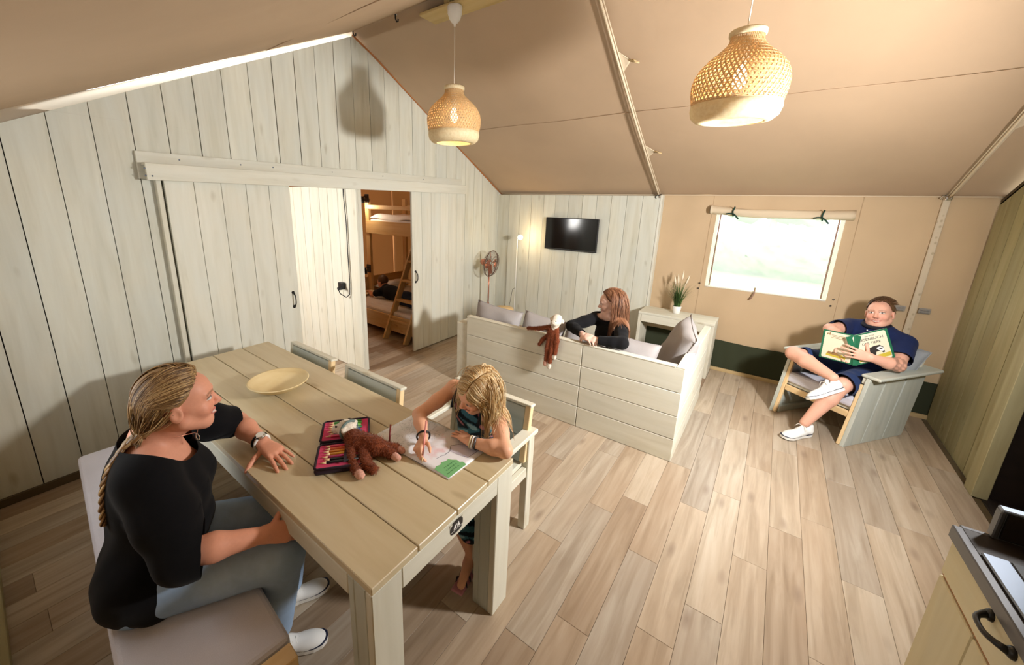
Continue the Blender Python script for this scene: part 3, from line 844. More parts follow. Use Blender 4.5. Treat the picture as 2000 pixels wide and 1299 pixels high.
board('seat_deck', (0.36, 0.63, 0.28), (0.69, 1.18, 0.03), M['furn'], s2)
board('front_board', (0.36, 1.215, 0.15), (0.69, 0.026, 0.28), M['furn'], s2)
slab_cushion('seat_cushion', (0.355, 0.36, 0.355), (0.67, 0.62, 0.12), M['cushion'], s2)
slab_cushion('seat_cushion', (0.355, 0.93, 0.355), (0.67, 0.50, 0.12), M['cushion'], s2)
G = 'grey taupe sofa cushions'
cushion('sofa_cushion', 'grey sofa cushion at the left end of the sofa back beside the fan', (1.335, -2.03, 0.62), Euler((math.radians(-14), 0.07, 0)), (0.54, 0.46, 0.17), M['cushion'], 1, G)
cushion('sofa_cushion', 'grey sofa cushion behind the toy monkey, second from the left end', (1.81, -1.98, 0.60), Euler((math.radians(-20), 0.10, 0.06)), (0.43, 0.46, 0.16), M['cushion'], 2, G)
cushion('sofa_cushion', 'low grey sofa cushion between the toy monkey and the young woman', (2.21, -1.99, 0.56), Euler((math.radians(-24), 0.12, -0.03)), (0.38, 0.42, 0.15), M['cushion'], 3, G)
cushion('sofa_cushion', 'grey sofa cushion behind the back of the young woman in black', (2.62, -1.96, 0.585), Euler((math.radians(-24), 0.05, -0.06)), (0.40, 0.42, 0.16), M['cushion'], 4, G)
cushion('sofa_cushion', 'big grey sofa cushion leaning against the right sofa arm', (2.905, -1.62, 0.66), Euler((math.radians(-22), 0.10, math.radians(-76))), (0.58, 0.52, 0.20), M['cushion'], 5, G)

# ---- side table with a potted grass, behind the sofa
stb = thing('side_table', 'low whitewashed side table behind the sofa carrying the potted grass', 'table', (2.66, -0.235, 0))
board('top_board', (0, 0.0, 0.6215), (0.78, 0.34, 0.027), M['furn'], stb)
for sx in (-1, 1):
    board('side_board', (sx * 0.372, 0, 0.304), (0.034, 0.33, 0.607), M['furn'], stb)
board('front_apron', (0, -0.158, 0.563), (0.708, 0.022, 0.088), M['furn'], stb)
board('back_apron', (0, 0.158, 0.563), (0.708, 0.022, 0.088), M['furn'], stb)

def potted_grass():
    p = thing('potted_grass', 'potted grass with white seed plumes in a small white pot on the side table', 'plant', (2.633, -0.20, 0.6355))
    lathe('pot', [(0.0, 0.0), (0.034, 0.0), (0.038, 0.004), (0.046, 0.085), (0.042, 0.087), (0.040, 0.072), (0.0, 0.07)], M['white'], p, (0, 0, 0), 28)
    rs = np.random.RandomState(3)
    mg = [plain('grass_blade_dark', S(46, 72, 30), 0.6), plain('grass_blade_mid', S(74, 104, 44), 0.6), plain('grass_blade_pale', S(150, 165, 110), 0.6)]
    sets = [[], [], []]
    for i in range(190):
        a = rs.uniform(0, 2 * math.pi); r = 0.034 * math.sqrt(rs.uniform()); lean = rs.uniform(0.02, 0.16) * (0.4 + r / 0.034)
        h = rs.uniform(0.18, 0.33); x0, y0 = r * math.cos(a), r * math.sin(a); a2 = a + rs.normal(0, 0.4)
        wdt = rs.uniform(0.0022, 0.0042); sd = np.array([-math.sin(a2), math.cos(a2), 0]) * wdt
        V = []; nn = 6
        for k in range(nn + 1):
            t = k / nn
            c = np.array([x0 + math.cos(a2) * lean * t * t, y0 + math.sin(a2) * lean * t * t, 0.07 + h * (t - 0.15 * t * t * lean * 6)])
            th = (1 - t * 0.92)
            dpt = np.array([math.cos(a2), math.sin(a2), 0]) * 0.0009 * th
            V += [c - sd * th, c + dpt, c + sd * th]
        Fq = []
        for k in range(nn):
            for j in range(2): Fq.append((k * 3 + j, k * 3 + j + 1, k * 3 + j + 4, k * 3 + j + 3))
        sets[0 if i % 2 else (1 if i % 5 else 2)].append((V, Fq))
    for s, mm in zip(sets, mg):
        o = multi('grass_blades', s, mm, p, smooth=False); o['kind'] = 'stuff'
    pl_m = plain('cream_seed_plume', S(226, 212, 186), 0.9, noise=0.15, nscale=200)
    for i, (dx, dy, h) in enumerate(((-0.055, 0.0, 0.36), (-0.03, 0.02, 0.37), (0.012, -0.01, 0.42), (0.05, 0.01, 0.36), (0.062, -0.015, 0.38))):
        pts = bez((dx * 0.2, dy * 0.2, 0.07), (dx * 0.5, dy * 0.5, h * 0.6), (dx, dy, h), 12)
        v1, f1 = tube_vf(pts, 0.0012, 5)
        top = [np.array((dx, dy, h)) + np.array((dx * 0.35, dy * 0.35, 0.085)) * t for t in np.linspace(-0.35, 1, 9)]
        v2, f2 = tube_vf(top, [0.001, 0.006, 0.009, 0.010, 0.0095, 0.008, 0.006, 0.004, 0.001], 8)
        multi('seed_plume', [(v1, f1), (v2, f2)], pl_m, p)
potted_grass()

# ---- armchair with solid plank sides (local: faces -y, x to its left-hand viewer side)
fx, fy = -0.593, -0.805
arm_rz = math.atan2(-fx, fy * -1) if False else math.atan2(fy, fx) + math.pi / 2
ac = thing('armchair', 'low armchair with solid grey-washed plank sides under the reading man', 'armchair', (4.075, -0.655, 0), arm_rz)
AW, AD, AH = 0.605, 0.70, 0.575
RAKE = 0.10
for sx in (-1, 1):
    for (y0, y1) in ((-AD / 2, -AD / 2 + 0.20), (-AD / 2 + 0.203, -AD / 2 + 0.45), (-AD / 2 + 0.453, AD / 2)):
        prism('side_plank', [(0.0, y0), (AH, y0 + RAKE), (AH, y1 + RAKE * 0.8), (0.0, y1)], 0.028, M['furng'], ac, (sx * (AW / 2 - 0.014) + 0.014, 0, 0.001), (0, 0, 1), (0, 1, 0), 0.002)
    board('armrest', (sx * (AW / 2 - 0.002), 0.125, AH + 0.014), (0.125, AD + 0.06, 0.026), M['furng'], ac, bevel=0.008)
    board('arm_batten', (sx * (AW / 2 - 0.042), 0.09, AH - 0.03), (0.028, AD - 0.04, 0.05), M['furn'], ac)
    bar('front_edge', (sx * (AW / 2 - 0.042), -AD / 2 + 0.014, 0.002), (sx * (AW / 2 - 0.042), -AD / 2 + 0.014 + RAKE * 0.92, AH - 0.06), 0.026, 0.024, M['endgrain'], ac, (0, 1, 0))
    board('foot_batten', (sx * (AW / 2 - 0.045), 0.01, 0.03), (0.03, AD - 0.06, 0.06), M['furng'], ac)
board('seat_rail', (0, -AD / 2 + 0.065, 0.255), (AW - 0.115, 0.026, 0.05), M['endgrain'], ac)
board('seat_deck', (0, 0.03, 0.262), (AW - 0.06, AD - 0.12, 0.024), M['furn'], ac, rot=(-0.10, 0, 0))
slab_cushion('seat_cushion', (0, 0.0, 0.325), (AW - 0.07, 0.56, 0.10), M['bench'], ac, 0.03, rot=(-0.10, 0, 0))
for i in range(3):
    board('back_board', (0, 0.325 + i * 0.045, 0.33 + i * 0.155), (AW - 0.065, 0.024, 0.15), M['furn'], ac, rot=(-0.28, 0, 0))
Rz = Matrix.Rotation(arm_rz, 4, 'Z')
def inac(x, y, z): return Matrix.Translation((4.075, -0.655, 0)) @ Rz @ Vector((x, y, z))
pc = inac(0.085, 0.255, 0.59)
pil = cushion('chair_pillow', 'grey pillow with a small white printed corner behind the reading man', tuple(pc), (Rz.to_3x3() @ Euler((-0.30, 0.12, 0.0)).to_matrix()).to_euler(), (0.46, 0.42, 0.12), M['pillow'], 8, None, 'pillow')
for i in range(3):
    board('printed_stripe', (0.175 + i * 0.018, -0.030 + i * 0.004, -0.135), (0.010, 0.003, 0.028), M['white'], pil, rot=(0.25, 0.3, 0.2), bevel=0.0005)

# ---- kitchen unit at the right edge
kc = thing('kitchen_cabinet', 'whitewashed kitchen base cabinet with a black bow handle at the right edge', 'cabinet', (4.004, -3.40, 0), 0.044)
KL = 1.75
board('carcass', (0.31, -KL / 2, 0.47), (0.58, KL - 0.02, 0.78), M['furn'], kc)
board('plinth', (0.33, -KL / 2, 0.04), (0.5, KL - 0.06, 0.08), M['base'], kc)
M['cab'] = wood('kitchen_front_board', (S(206, 194, 152), S(218, 207, 168), S(226, 217, 182), S(208, 206, 190)), knots=0.4, knotcol=S(150, 145, 120), var=0.05)
yk = 0.0
for i, wdt in enumerate((0.58, 0.58, 0.58)):
    d = board('drawer_front', (0.010, yk - wdt / 2, 0.795), (0.02, wdt - 0.004, 0.118), M['cab'], kc)
    yk -= wdt
board('edge_strip', (0.012, -KL / 2, 0.732), (0.018, KL - 0.01, 0.008), M['rope'], kc)
pull_handle('drawer_handle', kc, (0.0, -0.322, 0.836), 0.108, 0.032, 'y', (-1, 0, 0), 1.15)
pull_handle('drawer_handle', kc, (0.0, -0.90, 0.836), 0.108, 0.032, 'y', (-1, 0, 0), 1.15)
yk = 0.0
for wdt in (0.235, 0.35, 0.58, 0.575):
    board('door_front', (0.010, yk - wdt / 2, 0.405), (0.02, wdt - 0.004, 0.64), M['cab'], kc)
    yk -= wdt
wt = thing('worktop', 'dark brown worktop with a grey metal edge over the kitchen cabinet', 'worktop', (4.004, -3.39, 0), 0.044)
board('slab', (0.31, -0.885, 0.882), (0.60, 1.77, 0.036), M['dark'], wt)
board('front_edge', (0.002, -0.885, 0.880), (0.022, 1.77, 0.042), M['alu'], wt)
board('end_edge', (0.31, 0.004, 0.880), (0.60, 0.018, 0.042), M['alu'], wt)
hb = thing('gas_hob', 'steel framed black hob set into the worktop', 'hob', (4.325, -3.80, 0.9005), 0.044)
board('front_frame', (-0.262, 0, 0.004), (0.052, 0.62, 0.008), M['steel'], hb)
board('rear_frame', (0.262, 0, 0.004), (0.03, 0.62, 0.008), M['steel'], hb)
board('glass_plate', (0.0, 0, 0.004), (0.47, 0.62, 0.006), M['black'], hb)
for bx, by in ((-0.12, 0.15), (-0.12, -0.15), (0.12, 0.15), (0.12, -0.15)):
    lathe('burner', [(0.0, 0.022), (0.03, 0.022), (0.035, 0.016), (0.045, 0.014), (0.05, 0.0)], M['iron'], hb, (bx, by, 0.007), 20)
up = thing('hob_splash_panel', 'dark upstand with a steel rim across the far end of the worktop', 'splash panel', (4.335, -3.372, 0.9), 0.044)
board('panel', (0, 0, 0.048), (0.50, 0.020, 0.09), M['dark'], up)
board('top_rim', (0, 0, 0.097), (0.53, 0.030, 0.010), M['steel'], up)
board('end_rim', (-0.26, 0, 0.048), (0.012, 0.030, 0.092), M['alu'], up)
pt = thing('white_plate', 'white plate on the black hob at the right edge', 'plate', (4.21, -3.66, 0.930))
lathe('dish', [(0.0, 0.003), (0.05, 0.003), (0.055, 0.006), (0.075, 0.012), (0.076, 0.009), (0.056, 0.001), (0.0, 0.0)], M['white'], pt, (0, 0, 0.02), 32)
lathe('foot_ring', [(0.045, 0.0), (0.048, 0.022), (0.042, 0.022), (0.039, 0.0)], M['white'], pt, (0, 0, 0), 32)

# ---- bunk bed in the rear bedroom
bd = thing('bunk_bed', 'pine bunk bed seen through the open sliding doors', 'bunk bed', (-1.0, -1.0, 0))
for z, h in ((0.20, 0.22),):
    board('front_rail', (0, -0.72, z), (1.84, 0.026, h), M['bed'], bd)
    board('back_rail', (0, 0.70, z), (1.84, 0.026, h), M['bed'], bd)
board('end_panel', (-0.91, -0.005, 0.33), (0.026, 1.38, 0.52), M['bed'], bd)
board('end_panel', (0.91, -0.005, 0.22), (0.026, 1.38, 0.30), M['bed'], bd)
board('slat_base', (0, 0, 0.19), (1.78, 1.36, 0.02), M['bed'], bd)
slab_cushion('mattress', (0, -0.01, 0.28), (1.76, 1.36, 0.15), M['sheet'], bd, 0.04)
for sx in (-0.83, 0.87):
    for sy in (-0.085, 0.70):
        board('post', (sx, sy, 0.93), (0.085, 0.05, 1.86), M['bed'], bd)
for sy in (-0.115, 0.735):
    board('upper_rail', (0.02, sy, 1.42), (1.74, 0.026, 0.20), M['bed'], bd)
    board('guard_rail', (0.02, sy, 1.73), (1.74, 0.026, 0.062), M['bed'], bd)
for sx in (-0.85, 0.89):
    board('upper_end', (sx, 0.31, 1.42), (0.026, 0.82, 0.20), M['bed'], bd)
board('upper_base', (0.02, 0.31, 1.40), (1.7, 0.80, 0.02), M['bed'], bd)
slab_cushion('upper_mattress', (0.02, 0.31, 1.48), (1.68, 0.78, 0.14), M['sheet'], bd, 0.04)
def soft_sheet(name, x0, x1, y0, y1, z, amp, parent, mat, seed, drop=0.08):
    rs = np.random.RandomState(seed); ph = rs.uniform(0, 6, 8); nu, nv = 40, 18; V = []; Fc = []
    for j in range(nv + 1):
        for i in range(nu + 1):
            u, v = i / nu, j / nv; x, y = x0 + (x1 - x0) * u, y0 + (y1 - y0) * v
            zz = z + amp * (math.sin(9 * x + 4 * y + ph[0]) + math.sin(5 * x - 11 * y + ph[1]) + math.sin(17 * x + ph[2]) * 0.5) * 0.33
            zz += 0.03 * (1 - (2 * u - 1) ** 8) * (1 - (2 * v - 1) ** 8) - drop * max(0, 1 - v * 9)
            V.append((x, y, zz))
    for j in range(nv):
        for i in range(nu):
            a = j * (nu + 1) + i; Fc.append((a, a + 1, a + nu + 2, a + nu + 1))
    me = mesh_np(name, V, Fc, mat, True); o = link(name, me, parent)
    md = o.modifiers.new('thick', 'SOLIDIFY'); md.thickness = 0.02
    return o
soft_sheet('duvet', -0.86, 0.86, -0.69, 0.66, 0.345, 0.022, bd, M['sheet'], 4, 0.05)
soft_sheet('upper_duvet', -0.80, 0.86, -0.08, 0.68, 1.585, 0.03, bd, M['sheet'], 5, 0.03)
la = link('ladder', None, bd)
for lx in (0.40, 0.80):
    bar('ladder_rail', (lx, -0.83, 0.0), (lx, -0.14, 1.50), 0.032, 0.09, M['bed'], la, (0, 0, 1))
for k in range(5):
    t = 0.17 + k * 0.17
    board('ladder_step', (0.60, -0.83 + 0.69 * t, 1.50 * t), (0.37, 0.09, 0.028), M['bed'], la)
nb = cushion('bed_pillow', 'white pillow at the head of the lower bunk beside the lying boy', (-1.68, -0.72, 0.45), Euler((math.radians(80), 0, math.radians(90))), (0.60, 0.36, 0.13), M['sheet'], 12, None, 'pillow')

def bed_lamp(label, loc, on):
    l = thing('wall_lamp', label, 'lamp', loc, 0, 'black bedroom wall lamps')
    board('back_plate', (0, 0.0, 0), (0.09, 0.02, 0.13), M['black'], l, bevel=0.004)
    tube('arm', [(0, -0.01, 0.02), (0.01, -0.06, 0.03), (0.02, -0.10, 0.0)], 0.008, M['black'], l, 6)
    lathe('shade', [(0.012, 0.05), (0.03, 0.045), (0.042, 0.0), (0.050, -0.05), (0.047, -0.05), (0.038, 0.0), (0.01, 0.04)], M['black'], l, (0.025, -0.11, -0.02), 20)
    if on:
        t = NT('warm_bulb_glow'); e = t.n('ShaderNodeEmission'); e.inputs[0].default_value = (1, 0.72, 0.42, 1); e.inputs[1].default_value = 14
        lathe('bulb', [(0.0, 0.02), (0.018, 0.01), (0.022, -0.01), (0.012, -0.03), (0, -0.034)], t.done(e), l, (0.025, -0.11, -0.03), 16)
        pl = bpy.data.lights.new('wall_lamp_light', 'POINT'); pl.energy = 9; pl.color = (1.0, 0.82, 0.60); pl.shadow_soft_size = 0.03
        lo = link('lamp_light', pl, l, (0.03, -0.16, -0.10))
    return l
bed_lamp('black wall lamp glowing at the top of the bedroom opening', (-1.79, -1.13, 1.86), True)
bed_lamp('unlit black lamp on the post beside the boy', (-1.83, -1.12, 0.74), False)

# cable and plug socket on the partition
cb = thing('wall_socket', 'black plug socket with a hanging cable on the bedroom partition', 'socket', (-0.235, -2.682, 0.93))
board('socket_box', (0, -0.022, 0), (0.075, 0.045, 0.075), M['black'], cb, bevel=0.006, seg=2)
lathe('plug', [(0.0, 0.045), (0.016, 0.045), (0.021, 0.02), (0.021, 0)], M['black'], cb, (0.03, -0.045, -0.018), 14, Euler((math.pi / 2, 0, 0)))
tube('cable', [(0.03, -0.088, -0.02), (0.05, -0.08, -0.07), (0.085, -0.03, -0.115), (0.125, -0.012, -0.08), (0.135, -0.010, 0.05), (0.13, -0.010, 0.4), (0.132, -0.010, 0.7), (0.11, -0.010, 0.95), (0.112, -0.010, 1.02)], 0.0055, M['black'], cb, 6)

# ---- television, fan, floor lamp, stool
tv = thing('television', 'flat black wall television on the plank wall', 'television', (1.217, -0.083, 1.443))
M['screen'] = plain('dark_glossy_screen', S(9, 10, 11), 0.10, 0.5)
board('case', (0, -0.036, 0), (0.742, 0.030, 0.432), M['black'], tv, bevel=0.004)
board('screen', (0, -0.052, 0.006), (0.722, 0.004, 0.404), M['screen'], tv, bevel=0.001)
board('wall_bracket', (0, -0.010, 0), (0.25, 0.022, 0.25), M['black'], tv)
board('badge', (0, -0.053, -0.204), (0.028, 0.004, 0.006), M['alu'], tv, bevel=0.001)

def fan():
    f = thing('pedestal_fan', 'copper pedestal fan with a wire cage in the corner behind the sofa', 'fan', (0.235, -0.60, 0))
    lathe('foot', [(0.0, 0.03), (0.03, 0.03), (0.14, 0.012), (0.15, 0.0), (0, 0)], M['copper'], f, (0, 0, 0), 28)
    tube('pole', [(0, 0, 0.02), (0, 0, 0.42)], 0.014, M['copper'], f, 12)
    tube('pole', [(0, 0, 0.40), (0.0, 0, 0.90)], 0.0095, M['copper'], f, 12)
    lathe('collar_knob', [(0.0, 0.03), (0.012, 0.028), (0.014, 0.006), (0.006, 0)], M['black'], f, (-0.012, -0.014, 0.41), 12, Euler((math.pi / 2, 0, -0.8)))
    ax = Vector((0.93, 0.10, -0.10)).normalized()
    hd = link('head', None, f, (0.035, -0.02, 1.0), Vector((0, 0, 1)).rotation_difference(ax).to_euler())
    lathe('motor_housing', [(0.0, -0.16), (0.03, -0.155), (0.046, -0.12), (0.048, -0.05), (0.035, -0.03), (0.0, -0.03)], M['copper'], hd, (0, 0, 0), 20)
    lathe('hub_ring', [(0.052, -0.06), (0.054, -0.035), (0.047, -0.035), (0.047, -0.06)], M['chrome'], hd, (0, 0, 0), 20)
    cg = M['cage'] = plain('dark_copper_wire', S(104, 78, 66), 0.35, 0.5, 0.7)
    parts = []
    R_ = 0.185
    for k in range(40):
        w = 2 * math.pi * k / 40
        pts = [(r * math.cos(w), r * math.sin(w), z) for r, z in ((0.03, 0.075), (0.10, 0.07), (0.16, 0.05), (R_, 0.01), (0.17, -0.03), (0.11, -0.05), (0.05, -0.055))]
        parts.append(tube_vf(pts, 0.0016, 4))
    for r, z, t in ((R_, 0.01, 0.0055), (0.115, 0.068, 0.0022), (0.115, -0.05, 0.0022), (0.16, 0.05, 0.002)):
        parts.append(tube_vf([(r * math.cos(w), r * math.sin(w), z) for w in np.linspace(0, 2 * math.pi, 41)], t, 6))
    multi('cage', parts, cg, hd)
    lathe('cage_badge', [(0.0, 0.085), (0.025, 0.082), (0.036, 0.074), (0.036, 0.068), (0, 0.068)], M['copper'], hd, (0, 0, 0), 20)
    for k in range(4):
        w0 = k * math.pi / 2 + 0.3; V = []; Fq = []
        for i in range(7):
            r = 0.03 + 0.13 * i / 6; wd = 0.5 * math.sin(math.pi * (0.25 + 0.6 * i / 6))
            for s, dz in ((-1, -0.014), (1, 0.014)):
                V.append((r * math.cos(w0 + s * wd * 0.6), r * math.sin(w0 + s * wd * 0.6), dz + 0.002))
            for s, dz in ((-1, -0.014), (1, 0.014)):
                V.append((r * math.cos(w0 + s * wd * 0.6), r * math.sin(w0 + s * wd * 0.6), dz - 0.002))
        for i in range(6):
            a = i * 4; Fq += [(a, a + 1, a + 5, a + 4), (a + 3, a + 2, a + 6, a + 7), (a, a + 4, a + 6, a + 2), (a + 1, a + 3, a + 7, a + 5)]
        multi('blade', [(V, Fq)], M['copper'], hd)
    board('control_box', (0.02, -0.01, 0.935), (0.05, 0.05, 0.10), M['copper'], f, bevel=0.012, seg=2)
fan()

def emis(name, col, st):
    t = NT(name); e = t.n('ShaderNodeEmission'); e.inputs[0].default_value = col; e.inputs[1].default_value = st
    return t.done(e)
def floor_lamp():
    f = thing('floor_lamp', 'slim white floor lamp with a bare glowing bulb beside the television', 'lamp', (0.475, -0.26, 0))
    lathe('foot', [(0.0, 0.022), (0.012, 0.022), (0.11, 0.014), (0.115, 0.0), (0, 0)], M['white'], f, (0, 0, 0), 28)
    tube('pole', [(0, 0, 0.02), (0.0, 0, 0.8), (0, 0, 1.345)], 0.006, M['white'], f, 8)
    tube('arm', [(0, 0, 1.34), (0.01, 0, 1.365), (0.03, -0.005, 1.366)], 0.006, M['white'], f, 8)
    lathe('socket', [(0.0, 0.0), (0.016, 0.0), (0.02, 0.03), (0.02, 0.05), (0, 0.05)], M['white'], f, (0.015, 0, 1.368), 16, Euler((math.radians(75), 0, math.radians(52))))
    prof = [(0.0, 0.047), (0.014, 0.044), (0.026, 0.034), (0.033, 0.018), (0.034, 0.002), (0.028, -0.018), (0.018, -0.032), (0.014, -0.04)]
    lathe('bulb', prof, emis('floor_lamp_bulb', (1.0, 0.86, 0.62, 1), 26), f, (0.07, -0.045, 1.368), 20, Euler((math.radians(75), 0, math.radians(52))))
    pl = bpy.data.lights.new('floor_lamp_light', 'POINT'); pl.energy = 5.5; pl.color = (1.0, 0.70, 0.36); pl.shadow_soft_size = 0.035
    link('lamp_light', pl, f, (0.115, -0.07, 1.368))
    tube('cord', [(0.0, -0.01, 0.62), (-0.03, -0.02, 0.60), (-0.05, -0.03, 0.45), (-0.07, -0.04, 0.30), (-0.075, -0.06, 0.012), (-0.2, 0.1, 0.008)], 0.003, M['black'], f, 5)
    board('cord_switch', (-0.071, -0.045, 0.27), (0.018, 0.016, 0.06), M['black'], f, rot=(0, 0.1, 0), bevel=0.004)
floor_lamp()
sto = thing('round_stool', 'small round wooden stool mostly hidden behind the sofa', 'stool', (0.44, -0.50, 0))
lathe('seat', [(0.0, 0.355), (0.14, 0.355), (0.15, 0.345), (0.15, 0.33), (0.14, 0.325), (0, 0.325)], M['endgrain'], sto, (0, 0, 0), 28)
for k in range(3):
    w = k * 2.094 + 0.4
    tube('leg', [(0.09 * math.cos(w), 0.09 * math.sin(w), 0.33), (0.14 * math.cos(w), 0.14 * math.sin(w), 0.0)], [0.014, 0.011], M['endgrain'], sto, 8)

# ---- woven pendant lamps
M['rattan'] = None
def rattan(name, a, b, trans):
    t = NT(name)
    v = t.obj_vec((1, 1, 1)); f = t.noise(v, 60, 3)
    c = t.ramp(f, [(0.3, a), (0.7, b)])
    p = t.bsdf(c, 0.55, 0.3)
    tr = t.n('ShaderNodeBsdfTranslucent'); t.l(c, tr.inputs[0])
    mx = t.n('ShaderNodeMixShader'); mx.inputs[0].default_value = trans
    t.l(p.outputs[0], mx.inputs[1]); t.l(tr.outputs[0], mx.inputs[2])
    return t.done(mx)
M['rattan'] = rattan('woven_bamboo_strip', S(222, 186, 132), S(242, 214, 166), 0.28)
M['bamboo_ring'] = rattan('pale_bamboo_band', S(226, 206, 162), S(240, 226, 190), 0.15)
M['bulb'] = emis('pendant_bulb', (1.0, 0.86, 0.60, 1), 5)
PROF = [(0.074, 0.412), (0.071, 0.395), (0.071, 0.376), (0.082, 0.350), (0.112, 0.322), (0.152, 0.288), (0.184, 0.254), (0.203, 0.218), (0.211, 0.180), (0.210, 0.142), (0.204, 0.108), (0.197, 0.082)]
def prof_r(z):
    zs = [p[1] for p in PROF][::-1]; rs = [p[0] for p in PROF][::-1]
    return float(np.interp(z, zs, rs))
def pendant(label, x, y, zb, energy, tilt):
    p = thing('pendant_lamp', label, 'lamp', (x, y, 3.25), 0, 'woven bamboo pendant lamps')
    lathe('ceiling_cup', [(0.0, 0.0), (0.052, 0.0), (0.056, -0.006), (0.054, -0.05), (0.042, -0.085), (0.024, -0.108), (0.010, -0.115), (0.006, -0.135), (0, -0.135)], M['white'], p, (0, 0, 0), 28)
    zt = zb + 0.425 - 3.25
    tube('cord', [(0, 0, -0.12), (0.002, 0, zt * 0.6), (0, 0, zt - 0.06)], 0.0032, M['whitecord'], p, 6)
    sh = link('shade', None, p, (0, 0, zb - 3.25), Euler((tilt[0], tilt[1], 0)))
    # weave: two families of diagonal strips and horizontal hoops
    nst = 56; zlist = np.linspace(0.082, 0.396, 26)
    def strip(w0, tw, off, wd):
        V = []; Fq = []
        for i, z in enumerate(zlist):
            tt = (z - 0.082) / 0.314
            w = w0 + tw * tt; r = prof_r(z) + off
            dw = wd / max(r, 0.05) * min(1.0, r / 0.15)
            for s in (-1, 1): V.append((r * math.cos(w + s * dw), r * math.sin(w + s * dw), z))
            for s in (-1, 1): V.append(((r - 0.0014) * math.cos(w + s * dw), (r - 0.0014) * math.sin(w + s * dw), z))
        for i in range(len(zlist) - 1):
            a = i * 4; Fq += [(a, a + 1, a + 5, a + 4), (a + 3, a + 2, a + 6, a + 7), (a, a + 4, a + 6, a + 2), (a + 1, a + 3, a + 7, a + 5)]
        return V, Fq
    A = [strip(2 * math.pi * k / nst, 0.95, 0.0012, 0.0044) for k in range(nst)]
    B = [strip(2 * math.pi * k / nst, -0.95, -0.0012, 0.0044) for k in range(nst)]
    o = multi('weave_strips', A, M['rattan'], sh, smooth=False); o['kind'] = 'stuff'
    o = multi('weave_strips', B, M['rattan'], sh, smooth=False); o['kind'] = 'stuff'
    hoops = []
    for z in np.arange(0.098, 0.385, 0.0185):
        r = prof_r(z); hoops.append(tube_vf([(r * math.cos(w), r * math.sin(w), z) for w in np.linspace(0, 2 * math.pi, 37)], 0.0021, 5, False))
    o = multi('weave_hoops', hoops, M['rattan'], sh); o['kind'] = 'stuff'
    lathe('lower_band', [(0.195, 0.088), (0.201, 0.085), (0.203, 0.06), (0.194, 0.028), (0.170, 0.006), (0.140, 0.0), (0.133, 0.004), (0.140, 0.008), (0.166, 0.016), (0.186, 0.036), (0.195, 0.062), (0.193, 0.086)], M['bamboo_ring'], sh, (0, 0, 0), 48)
    lathe('band_cord', [(0.196, 0.083), (0.202, 0.089), (0.197, 0.095), (0.192, 0.089), (0.196, 0.083)], M['rattan'], sh, (0, 0, 0), 40)
    lathe('top_rim', [(0.074, 0.388), (0.080, 0.392), (0.081, 0.410), (0.075, 0.416), (0.069, 0.410), (0.068, 0.392), (0.074, 0.388)], M['bamboo_ring'], sh, (0, 0, 0), 32)
    lathe('bulb_holder', [(0.0, 0.37), (0.02, 0.37), (0.021, 0.27), (0.0, 0.265)], M['white'], sh, (0, 0, 0), 16)
    lathe('bulb', [(0.012, 0.262), (0.02, 0.24), (0.03, 0.215), (0.032, 0.195), (0.026, 0.172), (0.012, 0.158), (0.0, 0.155)], M['bulb'], sh, (0, 0, 0), 20)
    pl = bpy.data.lights.new('pendant_light', 'POINT'); pl.energy = energy; pl.color = (1.0, 0.76, 0.44); pl.shadow_soft_size = 0.04
    link('lamp_light', pl, sh, (0, 0, 0.11))
pendant('woven bamboo pendant lamp hanging before the plank gable wall', 1.240, -2.575, 2.292, 2.2, (0.0, 0.0))
pendant('glowing woven bamboo pendant lamp nearer the camera at the upper right', 3.130, -2.575, 2.268, 8.0, (0.03, 0.02))

# ---- things on the table
bw_ = thing('wooden_bowl', 'shallow pale wooden bowl standing on the table', 'bowl', (1.300, -4.165, TZ))
lathe('bowl', [(0.0, 0.004), (0.055, 0.0), (0.060, 0.004), (0.10, 0.022), (0.140, 0.046), (0.158, 0.064), (0.161, 0.066), (0.158, 0.070), (0.152, 0.067), (0.130, 0.048), (0.09, 0.026), (0.05, 0.013), (0.0, 0.010)],
      wood('turned_pale_wood', (S(214, 186, 132), S(226, 202, 152), S(234, 214, 168)), knots=0.0, var=0.03, grain=(3, 3, 20)), bw_, (0, 0, 0), 56)

